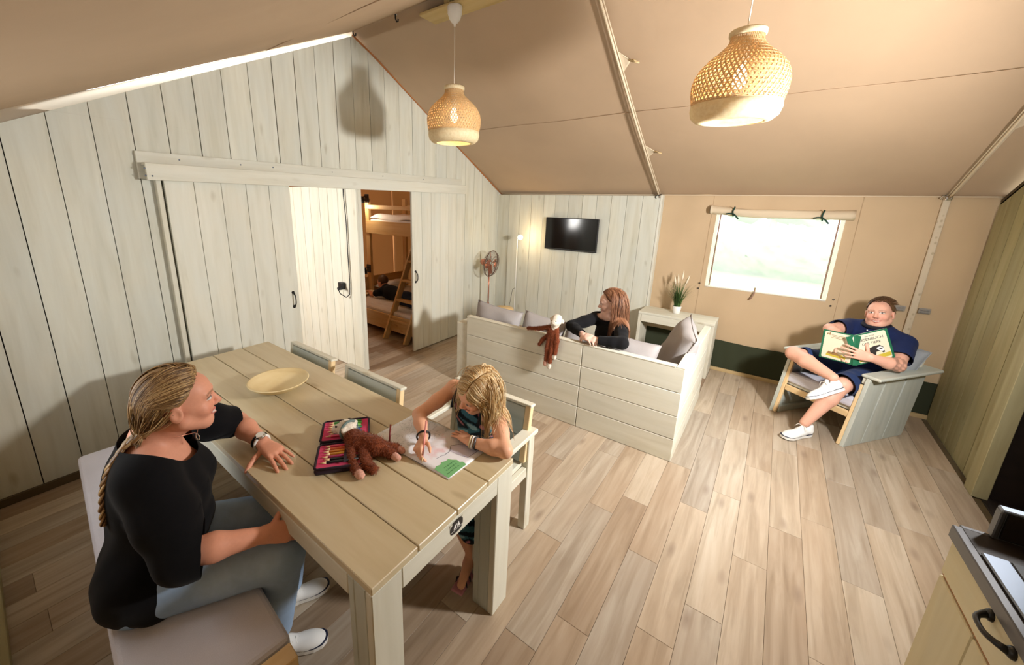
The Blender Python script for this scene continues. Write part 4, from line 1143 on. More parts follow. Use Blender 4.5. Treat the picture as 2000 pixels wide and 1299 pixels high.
def case():
    c = thing('pencil_case', 'open pink pencil case with a black zip edge full of coloured pencils', 'pencil case', (2.045, -4.245, TZ), 0)
    M['pink'] = fabric('pink_lining', S(206, 62, 104), 500); M['zipb'] = fabric('dark_zip_edge', S(46, 30, 40), 300)
    cols = [(70, 150, 60), (96, 190, 70), (130, 205, 90), (40, 110, 60), (30, 60, 110), (60, 70, 90), (222, 60, 90), (232, 110, 60), (240, 150, 50), (245, 180, 60), (200, 60, 120), (30, 30, 34), (36, 40, 40), (44, 90, 52)]
    mats = [plain('pencil_colour', S(*q), 0.4) for q in cols]
    # two halves, laid side by side along the hinge
    ax = Vector((0.79, -0.62, 0)).normalized(); ay = Vector((0.62, 0.79, 0))
    Rm = Matrix((ax, ay, Vector((0, 0, 1)))).transposed().to_euler()
    k = 0
    for half, cx in ((0, -0.094), (1, 0.094)):
        h = link('half', None, c, tuple(ax * cx), Rm)
        board('shell', (0, 0, 0.014), (0.170, 0.215, 0.026), M['zipb'], h, bevel=0.011, seg=2)
        board('lining', (0, 0, 0.0275), (0.156, 0.201, 0.006), M['pink'], h, bevel=0.002)
        tube('zip_edge', [(0.083 * sx, 0.104 * sy, 0.029) for sx, sy in ((-1, -.9), (-1, .9), (-.88, 1), (.88, 1), (1, .9), (1, -.9), (.88, -1), (-.88, -1), (-1, -.9))], 0.0055, M['zipb'], h, 6)
        n = 7
        for i in range(n):
            mt = mats[(half * 6 + i) % len(mats)]
            x = -0.055 + i * 0.018
            pc_ = link('pencil', None, h, (x, 0.0 + 0.008 * math.sin(3 * i), 0.036))
            tube('barrel', [(0, 0.07, 0), (0, -0.055, 0)], 0.0055, mt, pc_, 6)
            tube('tip', [(0, -0.055, 0), (0, -0.078, 0)], [0.0055, 0.0008], M['endgrain'], pc_, 6)
        board('elastic', (0, 0.012, 0.0425), (0.150, 0.012, 0.0015), M['zipb'], h, bevel=0.0004)
case()

def magazine():
    m_ = thing('drawing_magazine', 'open picture magazine being coloured in on the table corner', 'magazine', (2.315, -3.985, TZ + 0.0005), math.radians(-1.5))
    t = NT('printed_pages')
    tc = t.n('ShaderNodeTexCoord'); sp = t.n('ShaderNodeSeparateXYZ'); t.l(tc.outputs['Object'], sp.inputs[0])
    col = t.mixc(0.0, S(240, 240, 244), S(240, 240, 244))
    ob = tc.outputs['Object']
    # pale line drawing on the far page, blush colouring on the near page
    n1 = t.noise(ob, 26, 3, 0.5, 0.4); ln = t.ramp(n1, [(0.475, (0, 0, 0, 1)), (0.495, (0.55,) * 3 + (1,)), (0.515, (0, 0, 0, 1))])
    left = t.math('LESS_THAN', sp.outputs[0], 0.0)
    col = t.mixc(t.math('MULTIPLY', ln, t.math('MULTIPLY', left, 0.9)), col, S(120, 130, 140))
    n2 = t.noise(ob, 14, 2, 0.5); bl = t.ramp(n2, [(0.5, (0, 0, 0, 1)), (0.68, (0.4,) * 3 + (1,))])
    col = t.mixc(t.math('MULTIPLY', bl, t.math('MULTIPLY', left, 0.55)), col, S(176, 198, 190))
    pink = t.ramp(t.noise(ob, 17, 3), [(0.55, (0, 0, 0, 1)), (0.7, (0.5,) * 3 + (1,))])
    col = t.mixc(t.math('MULTIPLY', pink, t.math('SUBTRACT', 1.0, left)), col, S(226, 160, 160))
    page = t.done(t.bsdf(col, 0.5, 0.3))
    nx, ny = 24, 10; V = []; Fq = []
    def pz(x): return 0.004 + 0.007 * math.exp(-((abs(x) - 0.05) / 0.05) ** 2) - 0.003 * math.exp(-(x / 0.012) ** 2)
    for lay in (0, 1):
        for j in range(ny + 1):
            for i in range(nx + 1):
                x = -0.232 + 0.464 * i / nx; y = -0.135 + 0.27 * j / ny + 0.012 * (x / 0.23)
                V.append((x, y, pz(x) if lay == 0 else 0.0))
    no = (nx + 1) * (ny + 1)
    for j in range(ny):
        for i in range(nx):
            a = j * (nx + 1) + i; Fq.append((a, a + 1, a + nx + 2, a + nx + 1)); Fq.append((no + a, no + a + nx + 1, no + a + nx + 2, no + a + 1))
    for i in range(nx):
        Fq.append((i, no + i, no + i + 1, i + 1)); b = ny * (nx + 1) + i; Fq.append((b, b + 1, no + b + 1, no + b))
    for j in range(ny):
        a = j * (nx + 1); Fq.append((a, a + nx + 1, no + a + nx + 1, no + a)); b = a + nx; Fq.append((b, no + b, no + b + nx + 1, b + nx + 1))
    link('pages', mesh_np('pages', V, Fq, page, True), m_)
    # green tree-shaped panel with printed lines, and a framed box
    M['green'] = plain('printed_green', S(126, 190, 128), 0.5); M['ink'] = plain('printed_ink', S(70, 60, 96), 0.6); M['inkg'] = plain('printed_dark_green', S(40, 104, 62), 0.6)
    def flat(pts, mat, zoff): 
        return link('print', mesh_np('print', [(p[0], p[1], pz(p[0]) + zoff) for p in pts], [tuple(range(len(pts)))], mat), m_)
    tree = [(0.232, -0.122)]
    for k in range(15):
        w = math.pi * (0.5 + k / 14); r = 0.068 + 0.005 * math.sin(5 * k)
        tree.append((0.215 + 1.12 * r * math.cos(w), -0.062 + r * math.sin(w) * 0.95))
    tree = [(0.229, -0.118), (0.150, -0.118), (0.142, -0.098), (0.148, -0.082), (0.140, -0.066), (0.150, -0.048), (0.147, -0.034), (0.164, -0.024), (0.178, -0.012), (0.196, -0.014), (0.206, -0.004), (0.229, -0.008)]
    flat(tree, M['green'], 0.0006)
    def ln_(a, b, wd, mat, z=0.0009):
        a, b = np.array(a), np.array(b); d = (b - a) / np.linalg.norm(b - a); nrm = np.array([-d[1], d[0]]) * wd / 2
        flat([a + nrm, b + nrm, b - nrm, a - nrm], mat, z)
    for (a, b) in (((0.110, -0.066), (0.112, -0.04)), ((0.112, -0.04), (0.118, -0.025)), ((0.118, -0.025), (0.118, 0.01)), ((0.118, 0.01), (0.095, 0.042)), ((0.095, 0.042), (0.145, 0.112)), ((0.145, 0.112), (0.21, 0.105)), ((0.21, 0.105), (0.205, 0.03)), ((0.205, 0.03), (0.14, 0.02))):
        ln_(a, b, 0.0018, M['ink'])
    box_ = [(0.118, 0.012), (0.205, 0.028), (0.21, 0.103), (0.147, 0.108), (0.10, 0.043)]
    flat(box_, plain('printed_lilac', S(222, 218, 236), 0.5), 0.0006)
    # lettering in the tree: three short lines
    rows = [('AUS', (0.172, -0.040), 0.011), ('DEM', (0.186, -0.062), 0.010), ('WALD', (0.196, -0.085), 0.012)]
    for k in range(3):
        for q in range(6 + (k == 2)):
            x = 0.172 + 0.017 * k; y = -0.03 - 0.0105 * q - 0.004 * k
            ln_((x, y), (x + 0.006, y - (0.002 if q % 2 else -0.003)), 0.0022, M['inkg'])
            ln_((x, y - 0.004), (x + 0.006, y - 0.004), 0.0016, M['inkg'])
    link('near_leaf', mesh_np('near_leaf', [(-0.05, -0.137, 0.004), (0.12, -0.131, 0.006), (0.12, -0.131, 0.004), (-0.05, -0.137, 0.002)], [(0, 1, 2, 3)], M['zipb']), m_)
magazine()
# ================================================================== PEOPLE : smooth-union distance fields, meshed with surface nets
def A3(*p): return np.array(p, dtype=np.float64)
def unit(v): v = np.array(v, float); return v / (np.linalg.norm(v) + 1e-12)

def sdf_field(prims, h):
    lo = np.full(3, 1e9); hi = np.full(3, -1e9)
    boxes = []
    for p in prims:
        if p[0] == 'c':
            _, a, b, ra, rb, k = p; r = max(ra, rb)
            l_, h_ = np.minimum(a, b) - r, np.maximum(a, b) + r
        else:
            _, c, rad, Rm, k = p; r = max(rad); l_, h_ = np.array(c) - r, np.array(c) + r
        m_ = k + 3 * h
        boxes.append((l_ - m_, h_ + m_))
        if p[0] != '-e': lo = np.minimum(lo, l_); hi = np.maximum(hi, h_)
    lo = lo - 4 * h; hi = hi + 4 * h
    n = np.ceil((hi - lo) / h).astype(int) + 1
    Fd = np.full(n, 0.08, dtype=np.float32)
    for p, (bl, bh) in zip(prims, boxes):
        i0 = np.maximum(0, np.floor((bl - lo) / h).astype(int)); i1 = np.minimum(n, np.ceil((bh - lo) / h).astype(int) + 1)
        if np.any(i1 <= i0): continue
        X = (lo[0] + h * np.arange(i0[0], i1[0], dtype=np.float32))[:, None, None]
        Y = (lo[1] + h * np.arange(i0[1], i1[1], dtype=np.float32))[None, :, None]
        Z = (lo[2] + h * np.arange(i0[2], i1[2], dtype=np.float32))[None, None, :]
        if p[0] == 'c':
            _, a, b, ra, rb, k = p
            d = np.array(b) - np.array(a); L2 = float(d @ d) + 1e-12
            x, y, z = X - a[0], Y - a[1], Z - a[2]
            t = np.clip((x * d[0] + y * d[1] + z * d[2]) / L2, 0, 1)
            D = np.sqrt((x - t * d[0]) ** 2 + (y - t * d[1]) ** 2 + (z - t * d[2]) ** 2) - (ra + (rb - ra) * t)
        else:
            _, c, rad, Rm, k = p
            x, y, z = X - c[0], Y - c[1], Z - c[2]
            if Rm is not None:
                x, y, z = (x * Rm[0][0] + y * Rm[0][1] + z * Rm[0][2], x * Rm[1][0] + y * Rm[1][1] + z * Rm[1][2], x * Rm[2][0] + y * Rm[2][1] + z * Rm[2][2])
            k0 = np.sqrt((x / rad[0]) ** 2 + (y / rad[1]) ** 2 + (z / rad[2]) ** 2)
            k1 = np.sqrt((x / rad[0] ** 2) ** 2 + (y / rad[1] ** 2) ** 2 + (z / rad[2] ** 2) ** 2)
            D = k0 * (k0 - 1) / (k1 + 1e-6)
        s = (slice(i0[0], i1[0]), slice(i0[1], i1[1]), slice(i0[2], i1[2]))
        G = Fd[s]
        if p[0] == '-e':
            D = -D; hh = np.maximum(k - np.abs(G - D), 0) / k; Fd[s] = np.maximum(G, D) + hh * hh * k * 0.25
        else:
            hh = np.maximum(k - np.abs(G - D), 0) / k; Fd[s] = np.minimum(G, D) - hh * hh * k * 0.25
    return Fd, lo

def surface_nets(Fd, lo, h):
    S_ = Fd < 0
    c = [S_[:-1, :-1, :-1], S_[1:, :-1, :-1], S_[:-1, 1:, :-1], S_[1:, 1:, :-1], S_[:-1, :-1, 1:], S_[1:, :-1, 1:], S_[:-1, 1:, 1:], S_[1:, 1:, 1:]]
    cnt = sum(x.astype(np.uint8) for x in c)
    act = (cnt > 0) & (cnt < 8)
    I = np.argwhere(act)
    idx = np.full(act.shape, -1, dtype=np.int64); idx[tuple(I.T)] = np.arange(len(I))
    corners = np.array([[0, 0, 0], [1, 0, 0], [0, 1, 0], [1, 1, 0], [0, 0, 1], [1, 0, 1], [0, 1, 1], [1, 1, 1]])
    vals = np.stack([Fd[tuple((I + o).T)] for o in corners], 1)
    acc = np.zeros((len(I), 3)); num = np.zeros(len(I))
    for a, b in ((0, 1), (2, 3), (4, 5), (6, 7), (0, 2), (1, 3), (4, 6), (5, 7), (0, 4), (1, 5), (2, 6), (3, 7)):
        va, vb = vals[:, a], vals[:, b]; m_ = (va < 0) != (vb < 0)
        t = np.where(m_, va / np.where(m_, va - vb, 1), 0)
        pt = corners[a][None] + t[:, None] * (corners[b] - corners[a])[None]
        acc += np.where(m_[:, None], pt, 0); num += m_
    V = lo + h * (I + acc / num[:, None])
    Q = []
    for ax in range(3):
        a1, a2 = (ax + 1) % 3, (ax + 2) % 3
        s0 = [slice(1, -1)] * 3; s1 = [slice(1, -1)] * 3
        s0[ax] = slice(0, -1); s1[ax] = slice(1, None)
        A_, B_ = S_[tuple(s0)], S_[tuple(s1)]
        E = np.argwhere(A_ != B_)
        off = np.ones(3, int); off[ax] = 0
        P = E + off
        inside = A_[tuple(E.T)]
        o1 = np.zeros(3, int); o1[a1] = 1; o2 = np.zeros(3, int); o2[a2] = 1
        q = np.stack([idx[tuple((P - o1 - o2).T)], idx[tuple((P - o2).T)], idx[tuple(P.T)], idx[tuple((P - o1).T)]], 1)
        q[~inside] = q[~inside][:, ::-1]
        Q.append(q)
    return V, np.concatenate(Q)

def lap(V, Q, it=1, w=0.5):
    e = np.concatenate([Q[:, [0, 1]], Q[:, [1, 2]], Q[:, [2, 3]], Q[:, [3, 0]]])
    for _ in range(it):
        acc = np.zeros_like(V); num = np.zeros(len(V))
        for a, b in ((0, 1), (1, 0)):
            np.add.at(acc, e[:, a], V[e[:, b]]); np.add.at(num, e[:, a], 1)
        V = V * (1 - w) + w * acc / np.maximum(num, 1)[:, None]
    return V

def quads_mesh(name, V, Q, mat, col=None):
    me = bpy.data.meshes.new(name)
    me.vertices.add(len(V)); me.vertices.foreach_set('co', np.asarray(V, np.float32).ravel())
    me.loops.add(Q.size); me.loops.foreach_set('vertex_index', np.asarray(Q, np.int32).ravel())
    me.polygons.add(len(Q)); me.polygons.foreach_set('loop_start', np.arange(0, Q.size, Q.shape[1], dtype=np.int32))
    me.polygons.foreach_set('use_smooth', np.ones(len(Q), bool))
    me.update(calc_edges=True); me.validate()
    if mat: me.materials.append(mat)
    if col is not None:
        at = me.color_attributes.new('Col', 'FLOAT_COLOR', 'POINT')
        c4 = np.ones((len(V), 4), np.float32); c4[:, :3] = col
        at.data.foreach_set('color', c4.ravel())
    return me

def sculpt(name, prims, mat, parent, h=0.005, col=None, keep=None, disp=None, smooth=1, org=(0, 0, 0)):
    """mesh the distance field; col(V)->rgb, keep(V)->bool mask, disp(V)->V"""
    Fd, lo = sdf_field(prims, h)
    V, Q = surface_nets(Fd, lo, h)
    if smooth: V = lap(V, Q, smooth)
    if disp is not None: V = disp(V)
    if keep is not None:
        kv = keep(V); Q = Q[kv[Q].sum(1) >= 3]
        used = np.unique(Q)
        e = np.sort(np.concatenate([Q[:, [0, 1]], Q[:, [1, 2]], Q[:, [2, 3]], Q[:, [3, 0]]]), axis=1)
        key = e[:, 0].astype(np.int64) * len(V) + e[:, 1]
        uq, ct = np.unique(key, return_counts=True); be = uq[ct == 1]; be = np.stack([be // len(V), be % len(V)], 1)
        for _ in range(14):                                   # even out the cut edge
            acc = np.zeros_like(V); num = np.zeros(len(V))
            for a, b in ((0, 1), (1, 0)):
                np.add.at(acc, be[:, a], V[be[:, b]]); np.add.at(num, be[:, a], 1)
            mk = num > 0; V = V.copy(); V[mk] = 0.4 * V[mk] + 0.6 * acc[mk] / num[mk][:, None]
        re = np.full(len(V), -1); re[used] = np.arange(len(used)); V = V[used]; Q = re[Q]
    c = col(V) if col is not None else None
    o = link(name, quads_mesh(name, V - np.array(org), Q, mat, c), parent)
    return o

def lin(r, g, b): return np.array(srgb(r, g, b)[:3])
def attr_mat(name, rough=0.5, spec=0.35, sss=0.0, sheen=0.0, nz=0.0, nscale=60, bump=0.0, tint=None):
    t = NT(name)
    a = t.n('ShaderNodeAttribute', attribute_name='Col')
    c = a.outputs['Color']
    tc = t.n('ShaderNodeTexCoord')
    f = t.noise(tc.outputs['Object'], nscale, 4)
    if nz:
        c = t.mixc(1.0, c, t.ramp(f, [(0.3, (1 - nz,) * 3 + (1,)), (0.7, (1.0,) * 3 + (1,))]), 'MULTIPLY')
    p = t.bsdf(c, rough, spec, bump=f if bump else None, bstr=bump, bdist=0.002)
    if sss:
        p.inputs['Subsurface Weight'].default_value = sss; p.inputs['Subsurface Radius'].default_value = (0.012, 0.005, 0.003); p.inputs['Subsurface Scale'].default_value = 0.6
    if sheen: p.inputs['Sheen Weight'].default_value = sheen
    return t.done(p)
M['skin'] = attr_mat('skin', 0.5, 0.35, 0.0, nz=0.06, nscale=90)
M['hair'] = attr_mat('hair_strands', 0.42, 0.45)
M['cloth'] = attr_mat('worn_cloth', 0.9, 0.12, sheen=0.05, nz=0.12, nscale=30, bump=0.25)
M['fur'] = attr_mat('plush_fur', 0.85, 0.15, sheen=0.2, nz=0.25, nscale=120, bump=0.4)

def frame(yaw, pit, rol):
    f = A3(math.cos(pit) * math.cos(yaw), math.cos(pit) * math.sin(yaw), math.sin(pit))
    r = unit(np.cross(f, A3(0, 0, 1))); u = np.cross(r, f)
    return math.cos(rol) * r + math.sin(rol) * u, f, -math.sin(rol) * r + math.cos(rol) * u

class Head:
    """local frame: x = own right, y = forward, z = up"""
    def __init__(s, c, ypr, sc, fat=1.0):
        s.c = np.array(c, float); s.r, s.f, s.u = frame(*ypr); s.s = sc; s.fat = fat
        s.M = np.stack([s.r, s.f, s.u])          # world -> local rows
    def w(s, x, y, z): return s.c + s.s * (x * s.r + y * s.f + z * s.u)
    def loc(s, V): return (V - s.c) @ s.M.T / s.s
    def e(s, p, rad, k=0.012, typ='e'): return (typ, s.w(*p), tuple(q * s.s for q in rad), s.M, k)
    def cc(s, a, b, ra, rb, k=0.008): return ('c', s.w(*a), s.w(*b), ra * s.s, rb * s.s, k)
    def prims(s, smile=0.0, child=0.0):
        P = []; fa = s.fat
        P.append(s.e((0, -0.018, 0.035), (0.075, 0.094, 0.086), 0.02))
        P.append(s.e((0, 0.030, -0.022), (0.061 * fa, 0.060, 0.082), 0.03))
        P.append(s.e((0, 0.045, 0.035), (0.058, 0.045, 0.05), 0.02))                       # forehead
        P.append(s.e((0, 0.058, -0.092), (0.030 * fa, 0.024, 0.022), 0.03))                # chin
        for sx in (-1, 1):
            P.append(s.cc((sx * 0.052 * fa, 0.0, -0.055), (sx * 0.020, 0.055, -0.092), 0.022 * fa, 0.020, 0.02))   # jaw
            P.append(s.e((sx * 0.036, 0.060, -0.030), (0.024 * fa, 0.022, 0.022), 0.02))  # cheek
            P.append(s.cc((sx * 0.012, 0.088, 0.024), (sx * 0.044, 0.074, 0.022), 0.008, 0.008, 0.012))  # brow
            P.append(s.e((sx * 0.031, 0.094, 0.006), (0.017, 0.013, 0.010), 0.010, '-e'))  # socket
            P.append(s.e((sx * 0.031, 0.078, 0.005), (0.0145, 0.0125, 0.0105), 0.004))     # eyeball with lids
        # nose
        P.append(s.cc((0, 0.086, 0.012), (0, 0.104, -0.026), 0.007, 0.0105, 0.010))
        P.append(s.e((0, 0.106, -0.029), (0.0105, 0.010, 0.0085), 0.006))
        for sx in (-1, 1): P.append(s.e((sx * 0.0105, 0.095, -0.033), (0.008, 0.010, 0.007), 0.006))
        # mouth
        w_ = 0.021 + 0.006 * smile
        for sx in (-1, 1):
            P.append(s.cc((0, 0.0895, -0.0585), (sx * w_, 0.076, -0.060 + 0.007 * smile), 0.0055, 0.0028, 0.004))
            P.append(s.cc((0, 0.0885, -0.0700), (sx * w_ * 0.85, 0.076, -0.0645 + 0.006 * smile), 0.0062, 0.0028, 0.004))
        P.append(s.e((0, 0.094, -0.0645 + 0.001 * smile), (w_ * 0.9, 0.007, 0.0022), 0.003, '-e'))
        # ears
        for sx in (-1, 1):
            P.append(s.e((sx * 0.078 * (0.5 + 0.5 * fa), -0.012, -0.008), (0.010, 0.020, 0.031), 0.006))
            P.append(s.e((sx * 0.087 * (0.5 + 0.5 * fa), -0.008, -0.004), (0.006, 0.011, 0.018), 0.005, '-e'))
        return P
    def paint(s, V, base, hairc, lip, eye, rosy=0.35, teeth=False, smile=0.0, brow=1.0):
        L = s.loc(V); C_ = np.tile(base, (len(V), 1))
        near = (np.abs(L) < 0.2).all(1)
        x, y, z = L[:, 0], L[:, 1], L[:, 2]; ax = np.abs(x)
        def mix(mask, colr, a): 
            a = (a * mask)[:, None]; return C_ * (1 - a) + np.array(colr)[None] * a
        front = near & (y > 0.04)
        g = np.exp(-(((ax - 0.040) / 0.022) ** 2 + ((z + 0.032) / 0.022) ** 2)) * front
        C_ = mix(g, base * np.array([1.02, 0.72, 0.68]), rosy)
        g = np.exp(-((x / 0.012) ** 2 + ((z + 0.03) / 0.014) ** 2)) * (near & (y > 0.09)); C_ = mix(g, base * np.array([1.0, 0.74, 0.70]), 0.4 * rosy / 0.35)
        yl = -0.0645 + smile * 0.008 * np.minimum(1, (ax / 0.026)) ** 2
        lipm = front & (ax < 0.028 + 0.004 * smile) & (np.abs(z - yl) < 0.0125 * (1 - (ax / 0.036) ** 2)) & (y > 0.06)
        C_ = mix(lipm * 1.0, lip, 0.75)
        mouthl = front & (ax < 0.024 + 0.004 * smile) & (np.abs(z - yl) < (0.0035 if not teeth else 0.0042)) & ((not teeth) | (ax < 0.019)) & (y > 0.055)
        C_ = mix(mouthl * 1.0, (lin(235, 226, 215) if teeth else lin(120, 50, 46)), 0.85)
        # eyes: white, iris, lash line
        d2 = ((ax - 0.031) / 0.0155) ** 2 + ((z - 0.005) / 0.0062) ** 2
        C_ = mix((front & (d2 < 1.0)) * 1.0, lin(232, 228, 222), 0.9)
        d3 = ((ax - 0.031) / 0.0062) ** 2 + ((z - 0.0052) / 0.0062) ** 2
        C_ = mix((front & (d3 < 1.0)) * 1.0, eye, 0.95)
        lash = front & (np.abs(ax - 0.031) < 0.0175) & (np.abs(z - 0.0125 + 14 * (ax - 0.031) ** 2) < 0.0026)
        C_ = mix(lash * 1.0, lin(60, 40, 32), 0.75)
        br = front & (ax > 0.012) & (ax < 0.052) & (np.abs(z - 0.0255 + 6 * (ax - 0.034) ** 2) < 0.0042) & (y > 0.05)
        C_ = mix(br * 1.0, hairc, 0.62 * brow)
        ns = near & (y > 0.088) & (z < -0.0365) & (np.abs(ax - 0.0085) < 0.004) & (z > -0.046)
        C_ = mix(ns * 1.0, base * 0.35, 0.7)
        return C_

def hand(W_, d, n, side, sc=1.0, curl=(0.3, 0.3, 0.2), spread=0.10, thumb=0.6, curls=None, thumb_curl=0.25):
    """W_ wrist, d direction of the fingers, n back-of-hand normal, side = thumb side"""
    W_ = np.array(W_, float); d = unit(d); n = unit(np.array(n) - d * np.dot(n, d)); side = unit(np.array(side) - d * np.dot(side, d) - n * np.dot(side, n))
    P = []; K = 0.005
    offs = (0.030, 0.010, -0.011, -0.030); kn = (0.086, 0.090, 0.085, 0.076)
    segs = ((0.044, 0.026, 0.021), (0.048, 0.030, 0.022), (0.044, 0.028, 0.021), (0.034, 0.021, 0.018)); r0 = (0.0095, 0.0098, 0.0092, 0.0082)
    for i in range(4):
        a = W_ + side * offs[i] * 0.55 * sc + d * 0.005 * sc; b = W_ + d * kn[i] * sc + side * offs[i] * sc
        P.append(('c', a, b, 0.0165 * sc, 0.0125 * sc, 0.012 * sc))
        cu = curls[i] if curls else curl
        ang = 0.0; p = b; dd = unit(d + side * (offs[i] / 0.03) * spread)
        for j in range(3):
            ang += cu[j]
            q = p + (dd * math.cos(ang) - n * math.sin(ang)) * segs[i][j] * sc
            P.append(('c', p, q, (r0[i] - 0.0008 * j) * sc, (r0[i] - 0.0008 * (j + 1)) * sc, K * sc)); p = q
    P.append(('e', W_ + d * 0.05 * sc, (0.036 * sc, 0.046 * sc, 0.014 * sc), np.stack([side, d, n]), 0.01 * sc))
    tb_ = W_ + d * 0.022 * sc + side * 0.022 * sc - n * 0.006 * sc
    td = unit(d * (1 - thumb) + side * thumb - n * 0.25)
    p = tb_
    for j, L in enumerate((0.042, 0.033, 0.027)):
        q = p + td * L * sc; P.append(('c', p, q, (0.0125 - 0.0018 * j) * sc, (0.0108 - 0.0016 * j) * sc, 0.008 * sc)); p = q
        td = unit(td + d * thumb_curl - n * 0.10)
    return P

def limb(a, b, c, r, k=0.02, bulge=0.0):
    """two segment limb with radii r = (root, mid, joint, mid, end)"""
    a, b, c = map(np.array, (a, b, c)); m1, m2 = (a + b) / 2, b + (c - b) * 0.35
    return [('c', a, m1, r[0], r[1], k), ('c', m1, b, r[1], r[2], k), ('c', b, m2, r[2], r[3], k), ('c', m2, c, r[3], r[4], k)]

def plane_cut(V, p, n, rad):
    d = V - np.array(p); return (d @ unit(n) > 0) & (np.linalg.norm(d, axis=1) < rad)

def strand_mesh(name, strands, parent, org, n=4, mat=None):
    """strands: (pts, r0, r1, rgb)"""
    Vs, Qs, Cs = [], [], []; off = 0
    for pts, r0, r1, rgb in strands:
        m_ = len(pts); rad = [r0 + (r1 - r0) * i / (m_ - 1) for i in range(m_)]
        v, f = tube_vf(pts, rad, n, cap=False)
        Vs.append(np.array(v)); Qs.append(np.array(f) + off); Cs.append(np.tile(rgb, (len(v), 1))); off += len(v)
    V = np.concatenate(Vs); Q = np.concatenate(Qs); C_ = np.concatenate(Cs)
    return link(name, quads_mesh(name, V - np.array(org), Q, mat or M['hair'], C_), parent)

def grow(head, p0, d0, length, step, grav, stiff=0.6, infl=0.012, rs=None, wig=0.0, pull=None, pullw=0.0, body=None):
    """strand that slides over the skull and then falls"""
    cen = head.w(0, -0.018, 0.03); rad = np.array([0.075, 0.094, 0.090]) * head.s + infl * head.s
    cen2 = head.w(0, 0.025, -0.03); rad2 = np.array([0.062, 0.062, 0.085]) * head.s + infl * head.s * 0.8
    p = np.array(p0, float); d = unit(d0); pts = [p.copy()]
    way = [] if pull is None else (list(pull) if isinstance(pull, list) else [pull])
    for i in range(int(length / step)):
        dd = d * stiff + np.array(grav) * (1 - stiff)
        if way:
            dd = d * 0.35 + unit(way[0] - p) * pullw
            if np.linalg.norm(way[0] - p) < 0.028: way.pop(0)
        if wig and rs is not None: dd = dd + rs.normal(0, wig, 3)
        d = unit(dd); p = p + d * step
        for c_, r_ in ((cen, rad), (cen2, rad2)):
            q = ((p - c_) @ head.M.T) / r_; L = np.linalg.norm(q)
            if L < 1.0: p = c_ + (q / L * r_) @ head.M
        if body is not None: p = body(p)
        d = unit(p - pts[-1]); pts.append(p.copy())
    return pts

def scalp(head, th, ph, infl=0.008):
    """point on the skull: th = azimuth from forward (rad, + to own right), ph = elevation"""
    cen = head.w(0, -0.018, 0.03); rad = np.array([0.075, 0.094, 0.090]) * head.s + infl * head.s
    l_ = np.array([math.sin(th) * math.cos(ph), math.cos(th) * math.cos(ph), math.sin(ph)])
    return cen + (l_ * rad) @ head.M, unit((l_ / rad) @ head.M)

